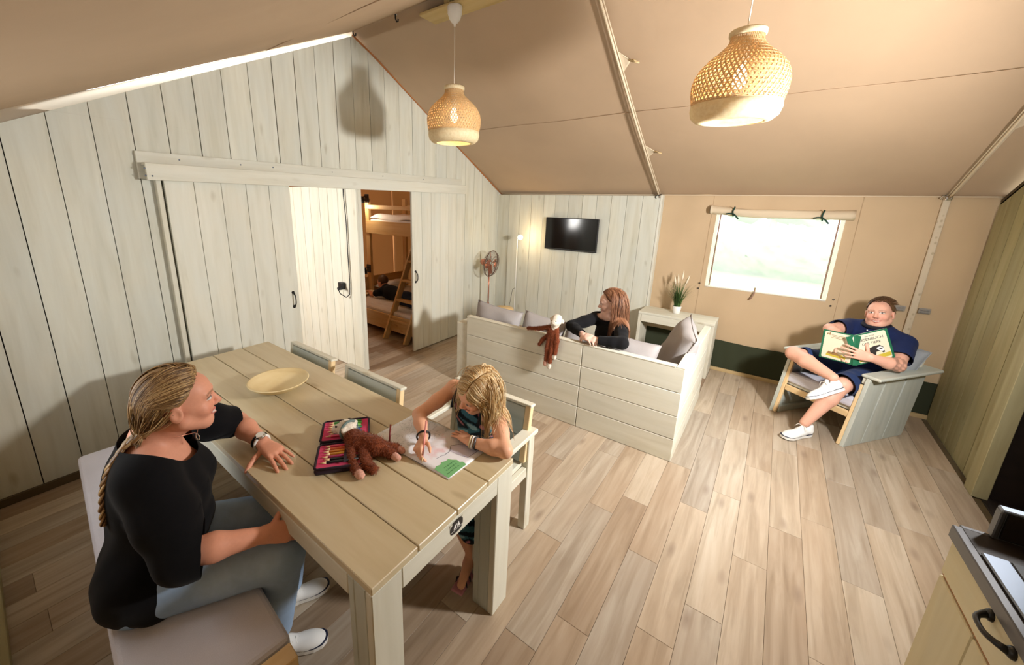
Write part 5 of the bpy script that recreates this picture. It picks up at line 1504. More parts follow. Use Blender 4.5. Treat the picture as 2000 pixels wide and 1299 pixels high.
def shoe(parent, org, heel, toe, up, L=0.29, name='shoe', stripe=True, upper=(240, 240, 238)):
    """sneaker: sole, upper with tongue, laces; heel and toe are points on the sole line"""
    heel, toe = np.array(heel, float), np.array(toe, float)
    f = unit(toe - heel); u = unit(np.array(up) - f * np.dot(up, f)); r = np.cross(f, u)
    rt = link(name, None, parent, tuple(heel - np.array(org)), Matrix((Vector(r), Vector(f), Vector(u))).transposed().to_euler())
    s = L / 0.29
    out = [(0, -0.01), (0.022, -0.004), (0.033, 0.02), (0.034, 0.07), (0.034, 0.12), (0.044, 0.18), (0.047, 0.22), (0.040, 0.258), (0.022, 0.278), (0, 0.283)]
    ring = out + [(-x, y) for x, y in out[-2:0:-1]]
    def sole(z0, z1, gx):
        V = []; n = len(ring)
        lv = [(z0, 0.94), (z0 + 0.004, 1.0), (z1 - 0.003, gx), (z1, gx * 0.97)]
        for z, g in lv: V += [(x * g * s, (0.135 + (y - 0.135) * g) * s, z * s + 0.006 * s * max(0, (y - 0.2) / 0.08) ** 2) for x, y in ring]
        Fq = []
        for i in range(len(lv) - 1):
            for k in range(n): a, b = i * n + k, i * n + (k + 1) % n; Fq.append((a, b, b + n, a + n))
        Fq.append(tuple(range(n - 1, -1, -1))); Fq.append(tuple((len(lv) - 1) * n + k for k in range(n)))
        return V, Fq
    mw = M.get('sneaker') or plain('white_sneaker_canvas', S(*upper), 0.7); M['sneaker'] = mw
    mr = M.get('rubber') or plain('white_rubber_sole', S(236, 234, 228), 0.5); M['rubber'] = mr
    mn = M.get('navy_line') or plain('navy_sole_line', S(28, 34, 62), 0.5); M['navy_line'] = mn
    multi('sole', [sole(0.0, 0.024, 1.0)], mr, rt, smooth=False)
    if stripe: multi('sole_line', [sole(0.0215, 0.0265, 1.006)], mn, rt, smooth=False)
    P = [('c', A3(0, 0.03, 0.045) * s, A3(0, 0.11, 0.045) * s, 0.033 * s, 0.034 * s, 0.02), ('c', A3(0, 0.02, 0.05) * s, A3(0, 0.025, 0.085) * s, 0.030 * s, 0.030 * s, 0.02),
         ('c', A3(0, 0.10, 0.045) * s, A3(0, 0.215, 0.028) * s, 0.035 * s, 0.024 * s, 0.02), ('e', A3(0, 0.225, 0.026) * s, (0.042 * s, 0.05 * s, 0.028 * s), None, 0.02),
         ('e', A3(0, 0.18, 0.03) * s, (0.043 * s, 0.06 * s, 0.03 * s), None, 0.02), ('c', A3(0, 0.105, 0.075) * s, A3(0, 0.075, 0.105) * s, 0.016 * s, 0.012 * s, 0.015),
         ('-e', A3(0, 0.035, 0.125) * s, (0.024 * s, 0.036 * s, 0.03 * s), None, 0.006)]
    Fd, lo = sdf_field(P, 0.005); V, Q = surface_nets(Fd, lo, 0.005); V = lap(V, Q, 1)
    V[:, 2] = np.maximum(V[:, 2], 0.012)
    link('upper', quads_mesh('upper', V, Q, mw), rt)
    lc = []
    for i in range(5):
        y, z, w_ = 0.105 + 0.018 * i, 0.090 - 0.0075 * i, 0.022
        lc.append(tube_vf([(-w_ * s, (y - 0.004) * s, (z - 0.012) * s), (0, y * s, z * s), (w_ * s, (y + 0.006) * s, (z - 0.012) * s)], 0.0028 * s, 5))
    for sx in (-1, 1): lc.append(tube_vf(bez((0, 0.10 * s, 0.095 * s), (sx * 0.03 * s, 0.10 * s, 0.12 * s), (sx * 0.045 * s, 0.115 * s, 0.075 * s), 7), 0.0024 * s, 5))
    multi('laces', lc, mr, rt)
    return rt

def bracelet(name, parent, org, c, axis, r, t, mat, wobble=0.0):
    ax = unit(axis); a = unit(np.cross(ax, A3(0.3, 0.2, 0.9))); b = np.cross(ax, a); c = np.array(c)
    pts = [c + r * (math.cos(w) * a + math.sin(w) * b) + ax * wobble * math.sin(3 * w) - np.array(org) for w in np.linspace(0, 2 * math.pi, 25)]
    v, f = tube_vf(pts, t, 6, cap=False)
    return link(name, mesh_np(name, v, f, mat, True), parent)

# ------------------------------------------------------------------ woman at the table
def woman():
    org = A3(1.80, -4.92, 0.0)
    pt_ = thing('person', 'woman in a black top and blue jeans with a braid, seated on the bench', 'person', tuple(org))
    H = Head((1.884, -4.762, 1.158), (1.257, 0.02, -0.061), 1.0, 1.06)
    rt = unit((0.87, -0.49, 0)); fw = unit((0.49, 0.87, 0)); up = A3(0, 0, 1)
    Mt = np.stack([rt, fw, up])
    Rsh, Lsh = A3(1.945, -4.900, 0.965), A3(1.650, -4.745, 0.985)
    Rel, Rwr = A3(2.066, -4.867, 0.715), A3(2.155, -4.655, 0.685)
    Lel, Lwr = A3(1.605, -4.505, 0.845), A3(1.800, -4.487, 0.812)
    pel, che = A3(1.80, -4.925, 0.565), A3(1.815, -4.855, 0.88)
    bel = A3(1.835, -4.86, 0.71)
    Rhip, Lhip = A3(1.90, -4.965, 0.545), A3(1.715, -4.875, 0.545)
    Rkn, Lkn = A3(2.150, -4.605, 0.545), A3(1.945, -4.455, 0.535)
    Ran, Lan = A3(2.055, -4.615, 0.135), A3(1.90, -4.49, 0.10)
    nb = A3(1.80, -4.835, 1.035)
    skin = lin(224, 158, 130)
    def torso(g):
        return [('e', pel, (0.158 + g, 0.120 + g, 0.125 + g), Mt, 0.05), ('e', bel, (0.152 + g, 0.140 + g, 0.15 + g), Mt, 0.07), ('e', che, (0.165 + g, 0.125 + g, 0.165 + g), Mt, 0.07),
                ('e', che + fw * 0.075 + rt * 0.07 - up * 0.05, (0.075 + g, 0.075 + g, 0.075 + g), Mt, 0.05), ('e', che + fw * 0.075 - rt * 0.07 - up * 0.05, (0.075 + g, 0.075 + g, 0.075 + g), Mt, 0.05),
                ('c', Rsh, nb, 0.062 + g, 0.060 + g, 0.05), ('c', Lsh, nb, 0.062 + g, 0.060 + g, 0.05)]
    body = torso(-0.012)
    body += [('c', nb - up * 0.02, H.w(0, -0.02, -0.06), 0.064, 0.058, 0.03)]
    body += H.prims(smile=1.0)
    body += limb(Rsh, Rel, Rwr, (0.058, 0.052, 0.042, 0.044, 0.027)) + limb(Lsh, Lel, Lwr, (0.056, 0.050, 0.041, 0.043, 0.028))
    body += hand(Rwr, (0.35, 0.9, -0.25), (0.85, -0.3, 0.45), (0.1, 0.2, 1), 0.95, (0.35, 0.4, 0.3))
    body += hand(Lwr + A3(0.012, 0, -0.004), (0.95, 0.10, -0.06), (0.05, 0.0, 1), (-0.05, -1, 0), 0.98, (0.20, 0.12, 0.08), 0.20, 0.80, None, 0.10)
    def paint(V):
        c = H.paint(V, skin, lin(120, 86, 56), lin(196, 96, 92), lin(70, 84, 96), 0.5, True, 1.0)
        return c
    sculpt('body', body, M['skin'], pt_, 0.0042, paint, None, None, 1, org)
    # black top: wide neckline, sleeves to the elbow
    g = 0.012
    shirt = torso(g) + [('c', Rhip + up * 0.02, Rhip + (Rkn - Rhip) * 0.10, 0.122, 0.112, 0.04), ('c', Rsh, Rsh + (Rel - Rsh) * 0.5, 0.082, 0.088, 0.03), ('c', Rsh + (Rel - Rsh) * 0.5, Rel, 0.088, 0.082, 0.03), ('c', Rel, Rel + (Rwr - Rel) * 0.4, 0.080, 0.076, 0.03),
                        ('c', Lsh, Lsh + (Lel - Lsh) * 0.5, 0.074, 0.074, 0.03), ('c', Lsh + (Lel - Lsh) * 0.5, Lsh + (Lel - Lsh) * 0.98, 0.074, 0.068, 0.03)]
    rs = np.random.RandomState(5)
    def folds(V):
        n = 0.0035 * (np.sin(38 * V[:, 2] + 14 * V[:, 0]) * np.sin(9 * V[:, 0] + 7 * V[:, 1]) + 0.6 * np.sin(60 * V[:, 0] - 24 * V[:, 2])) * (V[:, 2] < 0.85)
        d = V - bel; d[:, 2] *= 0.3; d /= (np.linalg.norm(d, axis=1)[:, None] + 1e-9)
        return V + d * n[:, None]
    nk = nb + fw * 0.045 + up * 0.055
    def keep(V):
        L_ = (V - nk) @ Mt.T
        neck = (L_[:, 0] / 0.178) ** 2 + ((L_[:, 1] - 0.03) / 0.175) ** 2 + ((L_[:, 2]) / 0.155) ** 2 < 1
        cut = plane_cut(V, Rel + (Rwr - Rel) * 0.22, (Rwr - Rel), 0.12) | plane_cut(V, Lsh + (Lel - Lsh) * 0.90, Lel - Lsh, 0.12)
        return ~(neck | cut)
    sculpt('top', shirt, M['cloth'], pt_, 0.0055, lambda V: np.tile(lin(15, 15, 18), (len(V), 1)), keep, folds, 1, org)
    # jeans
    jp = [('e', pel - up * 0.02, (0.160, 0.122, 0.105), Mt, 0.05), ('c', Rhip, Rkn, 0.112, 0.076, 0.04), ('c', Lhip, Lkn, 0.112, 0.074, 0.04),
          ('c', Rkn, Ran, 0.074, 0.056, 0.03), ('c', Lkn, Lan, 0.072, 0.055, 0.03)]
    def jc(V):
        ax = unit(Rkn - Rhip); t = (V - Rhip) @ ax
        f = 0.5 + 0.5 * np.sin(31 * V[:, 0]) * np.sin(27 * V[:, 1] + 9 * V[:, 2])
        w_ = np.clip(0.30 + 0.25 * f + 0.35 * np.exp(-((t - 0.28) / 0.16) ** 2), 0, 1)[:, None]  # mottled denim; the pale thigh patch is light from above, painted in
        return lin(104, 136, 178) * (1 - w_) + lin(186, 208, 232) * w_
    def jd(V):
        n = 0.004 * np.sin(70 * ((V - Rhip) @ unit(Rkn - Rhip))) * np.exp(-(np.linalg.norm(V - (Rhip + A3(0.03, 0.06, 0.05)), axis=1) / 0.12) ** 2)
        return V + np.array([0, 0, 1])[None] * n[:, None]
    sculpt('jeans', jp, M['cloth'], pt_, 0.006, jc, lambda V: (V[:, 2] > 0.10), jd, 1, org)
    sh1 = shoe(pt_, org, (2.035, -4.675, 0.004), (2.155, -4.50, 0.004), (0, 0, 1), 0.255)
    sh2 = shoe(pt_, org, (1.875, -4.56, 0.004), (1.95, -4.36, 0.004), (0, 0, 1), 0.255)
    # hair: cap pulled back to a plait
    hc = [lin(150, 116, 74), lin(126, 94, 58), lin(176, 142, 96), lin(104, 76, 46), lin(196, 164, 116)]
    knot = H.w(0.012, -0.112, -0.075)
    cap = [H.e((0, -0.022, 0.038), (0.083, 0.104, 0.093), 0.02), H.e((0, -0.056, -0.015), (0.068, 0.054, 0.064), 0.03), ('c', H.w(0.0, -0.08, -0.03), knot, 0.036 * H.s, 0.024, 0.03)]
    def capkeep(V):
        L_ = H.loc(V); x, y, z = L_.T
        face = (y > 0.042 - 0.10 * np.maximum(0, np.abs(x) - 0.02) - 0.9 * np.maximum(0, 0.055 - z)) & (z < 0.094)
        ear = (np.abs(x) > 0.05) & (y > -0.045) & (z < 0.012)
        return ~(face | ear)
    sculpt('hair', cap, M['hair'], pt_, 0.005, lambda V: np.tile(hc[0] * 0.9, (len(V), 1)), capkeep, None, 1, org)
    st = []
    for i in range(1350):
        if i < 650: th = rs.uniform(-1, 1) * 1.45; ph0 = 0.88 - 0.50 * abs(th) ** 1.5 + rs.normal(0, 0.03)
        elif i < 1100: th = rs.uniform(-2.6, 2.6); ph0 = rs.uniform(0.75, 1.45) if abs(th) < 1.5 else rs.uniform(0.0, 1.3)
        else: th = rs.uniform(1.9, 4.38); ph0 = rs.uniform(-0.75, 0.2)
        p, n = scalp(H, th, ph0, 0.010 + rs.uniform(0, 0.003))
        sg = 1 if math.sin(th) > 0 else -1
        w1, _ = scalp(H, sg * (1.95 + rs.uniform(0, 0.5)), 0.10 + 0.8 * max(0.0, ph0 - 0.35) + rs.normal(0, 0.05), 0.012)
        way = [w1, knot] if (abs(th) < 1.8) else [knot]
        st.append((grow(H, p, unit(way[0] - p) + n * 0.2, np.linalg.norm(knot - p) * 1.30 + 0.02, 0.013, unit(knot - p), 0.25, 0.0150 + rs.uniform(0, 0.005), rs, 0.03, way, 0.8), 0.0013, 0.0008, hc[rs.randint(5)] * rs.uniform(0.75, 1.15)))
    for i in range(420):                                     # lengths gathered from the nape into the plait
        p, n = scalp(H, rs.uniform(1.55, 4.73), rs.uniform(-0.55, 0.45), 0.016)
        e_ = knot + rs.normal(0, 0.010, 3); mid = (p + e_) / 2 + n * rs.uniform(0.012, 0.034) - H.u * 0.006
        st.append((bez(p, mid, e_, 9), 0.0014, 0.0010, hc[rs.randint(5)] * rs.uniform(0.75, 1.15)))
    strand_mesh('hair_strands', st, pt_, org)
    # plait over the back
    path = [knot, knot + A3(-0.020, -0.045, -0.030), knot + A3(-0.012, -0.088, -0.075), knot + A3(0.0, -0.115, -0.130), knot + A3(0.005, -0.130, -0.20), knot + A3(0.01, -0.138, -0.26)]
    path = np.array(path); tt = np.linspace(0, 1, 60); pc_ = np.stack([np.interp(tt, np.linspace(0, 1, len(path)), path[:, i]) for i in range(3)], 1)
    br = []
    for j in range(3):
        for q in range(9):
            ph = j * 2 * math.pi / 3; pts = []
            ox, oy = 0.006 * math.cos(q * 0.7), 0.006 * math.sin(q * 0.7)
            for i in range(60):
                w_ = 0.024 * (1 - 0.5 * tt[i]); a_ = 2 * math.pi * 4.2 * tt[i] + ph
                pts.append(pc_[i] + rt * (w_ * math.sin(a_) + ox) + up * (0.5 * w_ * math.sin(2 * a_) + oy * 0.5) + fw * (0.5 * w_ * math.sin(2 * a_)))
            br.append((pts, 0.0072, 0.0034, hc[rs.randint(5)] * rs.uniform(0.8, 1.1)))
    strand_mesh('plait', br, pt_, org)
    # watch, bracelet, necklace
    wc = Lwr + A3(-0.004, 0, 0.0); ax = unit(Lwr - Lel)
    bracelet('watch_strap', pt_, org, wc, ax, 0.033, 0.006, M['white'])
    ca = wc + A3(0.0, -0.004, 0.034)
    wt_ = lathe('watch_case', [(0.0, 0.008), (0.017, 0.008), (0.021, 0.004), (0.021, -0.004), (0, -0.004)], M['chrome'], pt_, tuple(ca - org), 24, Euler((0.15, 0.1, 0)))
    lathe('watch_face', [(0.0, 0.0005), (0.016, 0.0)], M['white'], wt_, (0, 0, 0.0082), 24)
    bracelet('bracelet', pt_, org, wc - ax * 0.018, ax, 0.034, 0.005, M['black'])
    ne = [H.w(0.055, -0.035, -0.15), H.w(0.068, 0.015, -0.168), H.w(0.035, 0.075, -0.205), H.w(0.0, 0.092, -0.232), H.w(-0.035, 0.075, -0.205), H.w(-0.066, 0.015, -0.165)]
    pend = nk + fw * 0.088 + rt * 0.03 - up * 0.07
    tube('necklace', [tuple(q - org) for q in (nb + rt * 0.066 + up * 0.03, nb + rt * 0.085 + fw * 0.045 + up * 0.012, pend - rt * 0.0 + up * 0.02 + rt * 0.03, pend, pend - rt * 0.06 + up * 0.03, nb - rt * 0.06 + fw * 0.06 + up * 0.03)], 0.0012, M['copper'], pt_, 5)
    bracelet('pendant_ring', pt_, org, pend - up * 0.014, fw + up * 0.3, 0.012, 0.0018, M['chrome'])
    return pt_
woman()

# ------------------------------------------------------------------ girl drawing at the table
def girl():
    org = A3(2.30, -3.60, 0.0)
    p_ = thing('person', 'blond girl in a patterned sleeveless dress drawing at the table corner', 'person', tuple(org))
    H = Head((2.425, -3.776, 0.982), (-1.93, -0.42, 0.36), 0.92, 1.0)
    Rsh, Lsh = A3(2.235, -3.715, 0.915), A3(2.515, -3.735, 0.872)
    Rel, Rwr = A3(2.200, -3.935, 0.850), A3(2.330, -4.035, 0.828)
    Lel, Lwr = A3(2.645, -3.862, 0.812), A3(2.485, -3.900, 0.806)
    pel, che = A3(2.285, -3.575, 0.53), A3(2.365, -3.690, 0.80)
    lf = unit(Lsh - Rsh); fwd = unit(np.cross(lf, che - pel)) * -1.0
    if fwd[1] > 0: fwd = -fwd
    upv = unit(che - pel); Mt = np.stack([lf, np.cross(upv, lf), upv])
    nb = (Rsh + Lsh) / 2 + A3(0, 0.0, 0.03)
    skin = lin(236, 178, 144)
    def torso(g): return [('e', pel, (0.115 + g, 0.10 + g, 0.11 + g), Mt, 0.05), ('e', (pel + che) / 2, (0.10 + g, 0.085 + g, 0.14 + g), Mt, 0.06), ('e', che, (0.118 + g, 0.085 + g, 0.12 + g), Mt, 0.05)]
    Rkn, Lkn = A3(2.20, -3.90, 0.49), A3(2.38, -3.92, 0.49); Ran, Lan = A3(2.22, -3.86, 0.16), A3(2.470, -3.855, 0.155)
    body = torso(-0.008) + [('c', Rsh, nb, 0.040, 0.040, 0.04), ('c', Lsh, nb, 0.040, 0.040, 0.04), ('c', nb, H.w(0, -0.03, -0.05), 0.040, 0.042, 0.025)]
    body += H.prims(smile=0.1)
    body += limb(Rsh, Rel, Rwr, (0.040, 0.034, 0.029, 0.030, 0.020)) + limb(Lsh, Lel, Lwr, (0.040, 0.035, 0.030, 0.031, 0.021))
    body += limb(A3(2.22, -3.60, 0.50), Rkn, Ran, (0.065, 0.055, 0.045, 0.045, 0.028)) + limb(A3(2.35, -3.60, 0.50), Lkn, Lan, (0.065, 0.055, 0.045, 0.045, 0.028))
    for an in (Ran, Lan):
        body += [('c', an - A3(0, 0, 0.03), an + A3(0.03, -0.11, -0.085), 0.028, 0.020, 0.02), ('c', an + A3(0, 0.02, -0.06), an + A3(0.0, -0.02, -0.06), 0.026, 0.026, 0.02)]
    # drawing hand grips the pencil, other hand lies flat
    body += hand(Rwr, (0.30, -0.90, -0.28), (-0.55, -0.20, 0.80), (0.85, 0.25, 0.40), 0.74, (1.0, 1.0, 0.5), 0.0, 0.55, ((0.70, 0.75, 0.25), (0.95, 0.95, 0.45), (1.1, 1.1, 0.6), (1.2, 1.1, 0.6)), 0.45)
    body += hand(Lwr, (-0.93, 0.28, -0.06), (-0.05, 0.05, 1), (0.25, 1.0, 0.1), 0.74, (0.16, 0.12, 0.1), 0.16, 0.6)
    sculpt('body', body, M['skin'], p_, 0.0042, lambda V: H.paint(V, skin, lin(190, 150, 100), lin(206, 116, 104), lin(90, 60, 40), 0.55, False, 0.1, 0.7), None, None, 1, org)
    # dress: blue and black tropical print
    def dc(V):
        n = np.sin(46 * V[:, 0] + 3 * np.sin(31 * V[:, 2])) * np.sin(52 * V[:, 2] + 2.2 * np.sin(37 * V[:, 1])) + 0.5 * np.sin(90 * V[:, 1] + 40 * V[:, 0])
        c = np.tile(lin(20, 30, 40), (len(V), 1)); c[n > 0.0] = lin(66, 112, 128); c[n > 0.62] = lin(150, 188, 196); c[n < -0.95] = lin(186, 120, 130)
        return c
    drs = torso(0.008) + [('c', A3(2.22, -3.60, 0.50), Rkn + A3(0, 0, -0.02), 0.082, 0.068, 0.05), ('c', A3(2.35, -3.60, 0.50), Lkn + A3(0, 0, -0.02), 0.082, 0.068, 0.05), ('c', Lkn, Lan + A3(0, 0.0, 0.13), 0.070, 0.062, 0.04)]
    nk = nb + A3(0.0, -0.03, 0.035)
    sculpt('dress', drs, M['cloth'], p_, 0.0055, dc, lambda V: np.linalg.norm((V - nk) / np.array([0.13, 0.10, 0.085]), axis=1) > 1, None, 1, org)
    for sh in (Rsh, Lsh):
        q = sh * 0.62 + nb * 0.38
        tube('shoulder_strap', [tuple(q + A3(0, 0.055, -0.05) - org), tuple(q + A3(0, 0.03, 0.022) - org), tuple(q + A3(0, -0.02, 0.038) - org), tuple(q + A3(0, -0.062, -0.01) - org), tuple(q + A3(0.0, -0.080, -0.055) - org)], 0.008, plain('dress_strap', S(24, 30, 38), 0.8), p_, 6)
    # sandals
    ms = plain('pink_sandal', S(196, 138, 150), 0.6)
    for an in (Ran, Lan):
        b0 = an + A3(0.012, -0.05, -0.108)
        sd = link('sandal', None, p_, tuple(b0 - org), Euler((0, 0, 0.15)))
        board('sole', (0, 0, 0), (0.062, 0.185, 0.012), ms, sd, bevel=0.005, seg=2)
        for yy in (-0.045, -0.01, 0.035):
            tube('strap', [(-0.030, yy, 0.002), (-0.024, yy, 0.034), (0, yy, 0.050 - abs(yy) * 0.1), (0.024, yy, 0.034), (0.030, yy, 0.002)], 0.0045, M['zipb'], sd, 5)
    # long blond hair with a side parting
    rs = np.random.RandomState(21)
    hc = [lin(218, 182, 126), lin(200, 160, 104), lin(234, 206, 156), lin(180, 138, 86), lin(242, 220, 178)]
    cap = [H.e((0, -0.020, 0.037), (0.0805, 0.100, 0.090), 0.02), H.e((0, -0.055, -0.025), (0.070, 0.062, 0.075), 0.03)]
    def capkeep(V):
        L_ = H.loc(V); x, y, z = L_.T
        return ~(((y > 0.045 - 0.8 * np.maximum(0, 0.06 - z)) & (z < 0.097)) | ((y > -0.01) & (z < -0.01)))
    sculpt('hair', cap, M['hair'], p_, 0.005, lambda V: np.tile(hc[1] * 0.85, (len(V), 1)), capkeep, None, 1, org)
    st = []
    def guard(q):
        for a, b, r in ((Lsh, Lel, 0.052), (Rsh, Rel, 0.050), (Lsh, nb, 0.056), (Rsh, nb, 0.056)):
            d_ = b - a; t = np.clip((q - a) @ d_ / (d_ @ d_), 0, 1); v = q - (a + t * d_); L = np.linalg.norm(v)
            if L < r: q = q + v / (L + 1e-9) * (r - L)
        for a, r in ((che, 0.125), (pel * 0.4 + che * 0.6, 0.12)):
            v = q - a; L = np.linalg.norm(v)
            if L < r: q = q + v / (L + 1e-9) * (r - L)
        q[2] = max(q[2], 0.785)
        return q
    for i in range(1150):
        side = 1 if rs.uniform() < 0.5 else -1
        u_ = rs.uniform()
        # root along the parting line (slightly to the own left), front to crown
        yl = 0.080 - 0.17 * u_; xl = -0.016 + side * 0.003
        cen = A3(0, -0.018, 0.03); rad = np.array([0.075, 0.094, 0.090]) + 0.010
        zl = 0.03 + rad[2] * math.sqrt(max(0.02, 1 - (xl / rad[0]) ** 2 - ((yl + 0.018) / rad[1]) ** 2))
        p = H.w(xl, yl, zl)
        back = -0.75 + 1.25 * u_ if True else 0
        d0 = H.r * side * 1.0 - H.f * (0.25 + 0.75 * u_) + H.u * 0.25
        ln_ = rs.uniform(0.24, 0.33) * (1.0 if u_ < 0.8 else 1.1)
        st.append((grow(H, p, d0, ln_, 0.016, A3(0, 0, -1), 0.62, 0.013 + rs.uniform(0, 0.010), rs, 0.05, H.w(side * (0.088 + rs.uniform(0, .012)), 0.030 - 0.09 * u_ + rs.normal(0, 0.012), -0.005 + rs.normal(0, 0.012)), 0.8, guard), 0.0014, 0.0006, hc[rs.randint(5)] * rs.uniform(0.8, 1.12)))
    for i in range(260):                                     # back of the head
        th = rs.uniform(1.7, 4.6); ph = rs.uniform(0.2, 1.2)
        p, n = scalp(H, th, ph, 0.011)
        st.append((grow(H, p, n * 0.3 - H.u, rs.uniform(0.22, 0.30), 0.016, A3(0, 0, -1), 0.7, 0.013 + rs.uniform(0, 0.008), rs, 0.05, None, 0, guard), 0.0014, 0.0006, hc[rs.randint(5)] * rs.uniform(0.8, 1.1)))
    strand_mesh('hair_strands', st, p_, org)
    ax = unit(Rwr - Rel); bracelet('hair_tie', p_, org, Rwr - ax * 0.012, ax, 0.029, 0.0042, M['black'])
    ax = unit(Lwr - Lel)
    for k, mm in ((0.006, M['bamboo_ring']), (0.018, M['white']), (0.030, M['alu'])):
        bracelet('bracelet', p_, org, Lwr - ax * k, ax, 0.0255, 0.0045, mm, 0.002)
    # pencil in the drawing hand
    tip = A3(2.400, -4.118, TZ + 0.012); top = A3(2.305, -3.985, 0.935)
    pc_ = thing('drawing_pencil', 'pink pencil held in the right hand of the drawing girl', 'pencil', tuple(tip))
    d_ = unit(top - tip)
    tube('barrel', [tuple(d_ * 0.022), tuple(d_ * 0.175)], 0.0042, plain('pink_pencil_paint', S(232, 150, 140), 0.4), pc_, 6)
    tube('tip', [(0, 0, 0), tuple(d_ * 0.022)], [0.0006, 0.0042], M['endgrain'], pc_, 6)
    return p_
girl()
lp = thing('loose_pencil', 'short dark red pencil standing near the plush monkey on the magazine', 'pencil', (2.165, -4.095, TZ + 0.006))
tube('barrel', [(0.018, -0.012, 0.006), (-0.02, 0.03, 0.06)], 0.0042, plain('dark_red_pencil', S(120, 44, 40), 0.4), lp, 6)
tube('tip', [(0.030, -0.025, -0.006), (0.018, -0.012, 0.006)], [0.0006, 0.0042], M['endgrain'], lp, 6)

# ------------------------------------------------------------------ young woman on the sofa
def sofa_woman():
    org = A3(2.42, -1.75, 0.42)
    p_ = thing('person', 'young woman with long auburn hair in a black top leaning on the sofa back', 'person', tuple(org))
    H = Head((2.385, -1.815, 1.022), (3.42, -0.14, 0.08), 0.97, 0.95)
    Rsh, Lsh = A3(2.265, -1.80, 0.865), A3(2.500, -1.885, 0.862)
    Rel, Rwr = A3(2.130, -2.020, 0.815), A3(2.300, -2.165, 0.806)
    Lel, Lwr = A3(2.605, -2.150, 0.805), A3(2.405, -2.195, 0.800)
    pel, che = A3(2.435, -1.735, 0.50), A3(2.395, -1.805, 0.75)
    lf = unit(Lsh - Rsh); upv = unit(che - pel); fw = unit(np.cross(upv, lf)) * -1
    fw = A3(-0.41, -0.91, 0); Mt = np.stack([lf, fw, upv])
    nb = (Rsh + Lsh) / 2 + A3(0.0, 0.02, 0.045)
    def torso(g): return [('e', pel, (0.15 + g, 0.115 + g, 0.12 + g), Mt, 0.05), ('e', (pel + che) / 2, (0.115 + g, 0.09 + g, 0.14 + g), Mt, 0.06), ('e', che, (0.135 + g, 0.10 + g, 0.13 + g), Mt, 0.05), ('c', Rsh, nb, 0.046 + g, 0.046 + g, 0.04), ('c', Lsh, nb, 0.046 + g, 0.046 + g, 0.04)]
    skin = lin(240, 196, 178)
    body = torso(-0.008) + [('c', nb, H.w(0, -0.02, -0.06), 0.046, 0.048, 0.025)] + H.prims(smile=0.6)
    body += limb(Rsh, Rel, Rwr, (0.040, 0.037, 0.032, 0.032, 0.022)) + limb(Lsh, Lel, Lwr, (0.040, 0.037, 0.032, 0.032, 0.022))
    body += hand(Rwr, (0.80, -0.42, 0.05), (-0.20, -0.25, 0.9), (0.3, 0.8, 0.3), 0.86, (0.6, 0.6, 0.4), 0.05, 0.4)
    body += hand(Lwr, (-0.90, 0.0, 0.10), (0.05, -0.45, 0.85), (0.0, 0.7, 0.5), 0.86, (0.5, 0.6, 0.4), 0.05, 0.4)
    sculpt('body', body, M['skin'], p_, 0.0045, lambda V: H.paint(V, skin, lin(110, 64, 42), lin(204, 110, 108), lin(70, 60, 54), 0.35, True, 0.6), None, None, 1, org)
    top = torso(0.008) + limb(Rsh, Rel, Rwr + (Rwr - Rel) * -0.06, (0.056, 0.051, 0.046, 0.043, 0.034)) + limb(Lsh, Lel, Lwr + (Lwr - Lel) * -0.06, (0.056, 0.051, 0.046, 0.043, 0.034))
    nk = nb + fw * 0.05 + A3(0, 0, 0.05)
    sculpt('top', top, M['cloth'], p_, 0.0055, lambda V: np.tile(lin(22, 22, 24), (len(V), 1)),
           lambda V: ~((np.linalg.norm((V - nk) / np.array([0.10, 0.10, 0.085]), axis=1) < 1) | plane_cut(V, Lwr - unit(Lwr - Lel) * 0.025, Lwr - Lel, 0.05) | plane_cut(V, Rwr - unit(Rwr - Rel) * 0.025, Rwr - Rel, 0.05)), None, 1, org)
    # trousers: legs folded on the seat
    tr_ = [('e', pel - A3(0, 0, 0.03), (0.155, 0.12, 0.10), Mt, 0.05)] + limb(pel + lf * 0.08 - A3(0, 0, .02), A3(2.20, -1.52, 0.50), A3(2.53, -1.36, 0.46), (0.085, 0.075, 0.06, 0.055, 0.045)) + limb(pel - lf * 0.08 - A3(0, 0, .02), A3(2.05, -1.70, 0.50), A3(2.36, -1.50, 0.465), (0.085, 0.075, 0.06, 0.055, 0.045))
    sculpt('trousers', tr_, M['cloth'], p_, 0.008, lambda V: np.tile(lin(70, 66, 62), (len(V), 1)), None, None, 1, org)
    rs = np.random.RandomState(31)
    hc = [lin(138, 92, 64), lin(112, 72, 48), lin(160, 112, 82), lin(92, 58, 40), lin(174, 128, 96)]
    cap = [H.e((0, -0.020, 0.037), (0.0805, 0.100, 0.090), 0.02), H.e((0, -0.055, -0.03), (0.072, 0.062, 0.085), 0.03)]
    def capkeep(V):
        L_ = H.loc(V); x, y, z = L_.T
        return ~(((y > 0.040 - 1.0 * np.maximum(0, 0.07 - z)) & (z < 0.105)) | ((y > -0.03) & (z < 0.03)))
    sculpt('hair', cap, M['hair'], p_, 0.006, lambda V: np.tile(hc[1] * 0.9, (len(V), 1)), capkeep, None, 1, org)
    def guard(q):
        for a, b, r in ((Lsh, Lel, 0.064), (Rsh, Rel, 0.064), (Lsh, nb, 0.068), (Rsh, nb, 0.068)):
            d_ = b - a; t = np.clip((q - a) @ d_ / (d_ @ d_), 0, 1); v = q - (a + t * d_); L = np.linalg.norm(v)
            if L < r: q = q + v / (L + 1e-9) * (r - L)
        for a, r in ((che, 0.14), ((pel + che) / 2, 0.13)):
            v = q - a; L = np.linalg.norm(v)
            if L < r: q = q + v / (L + 1e-9) * (r - L)
        return q
    st = []
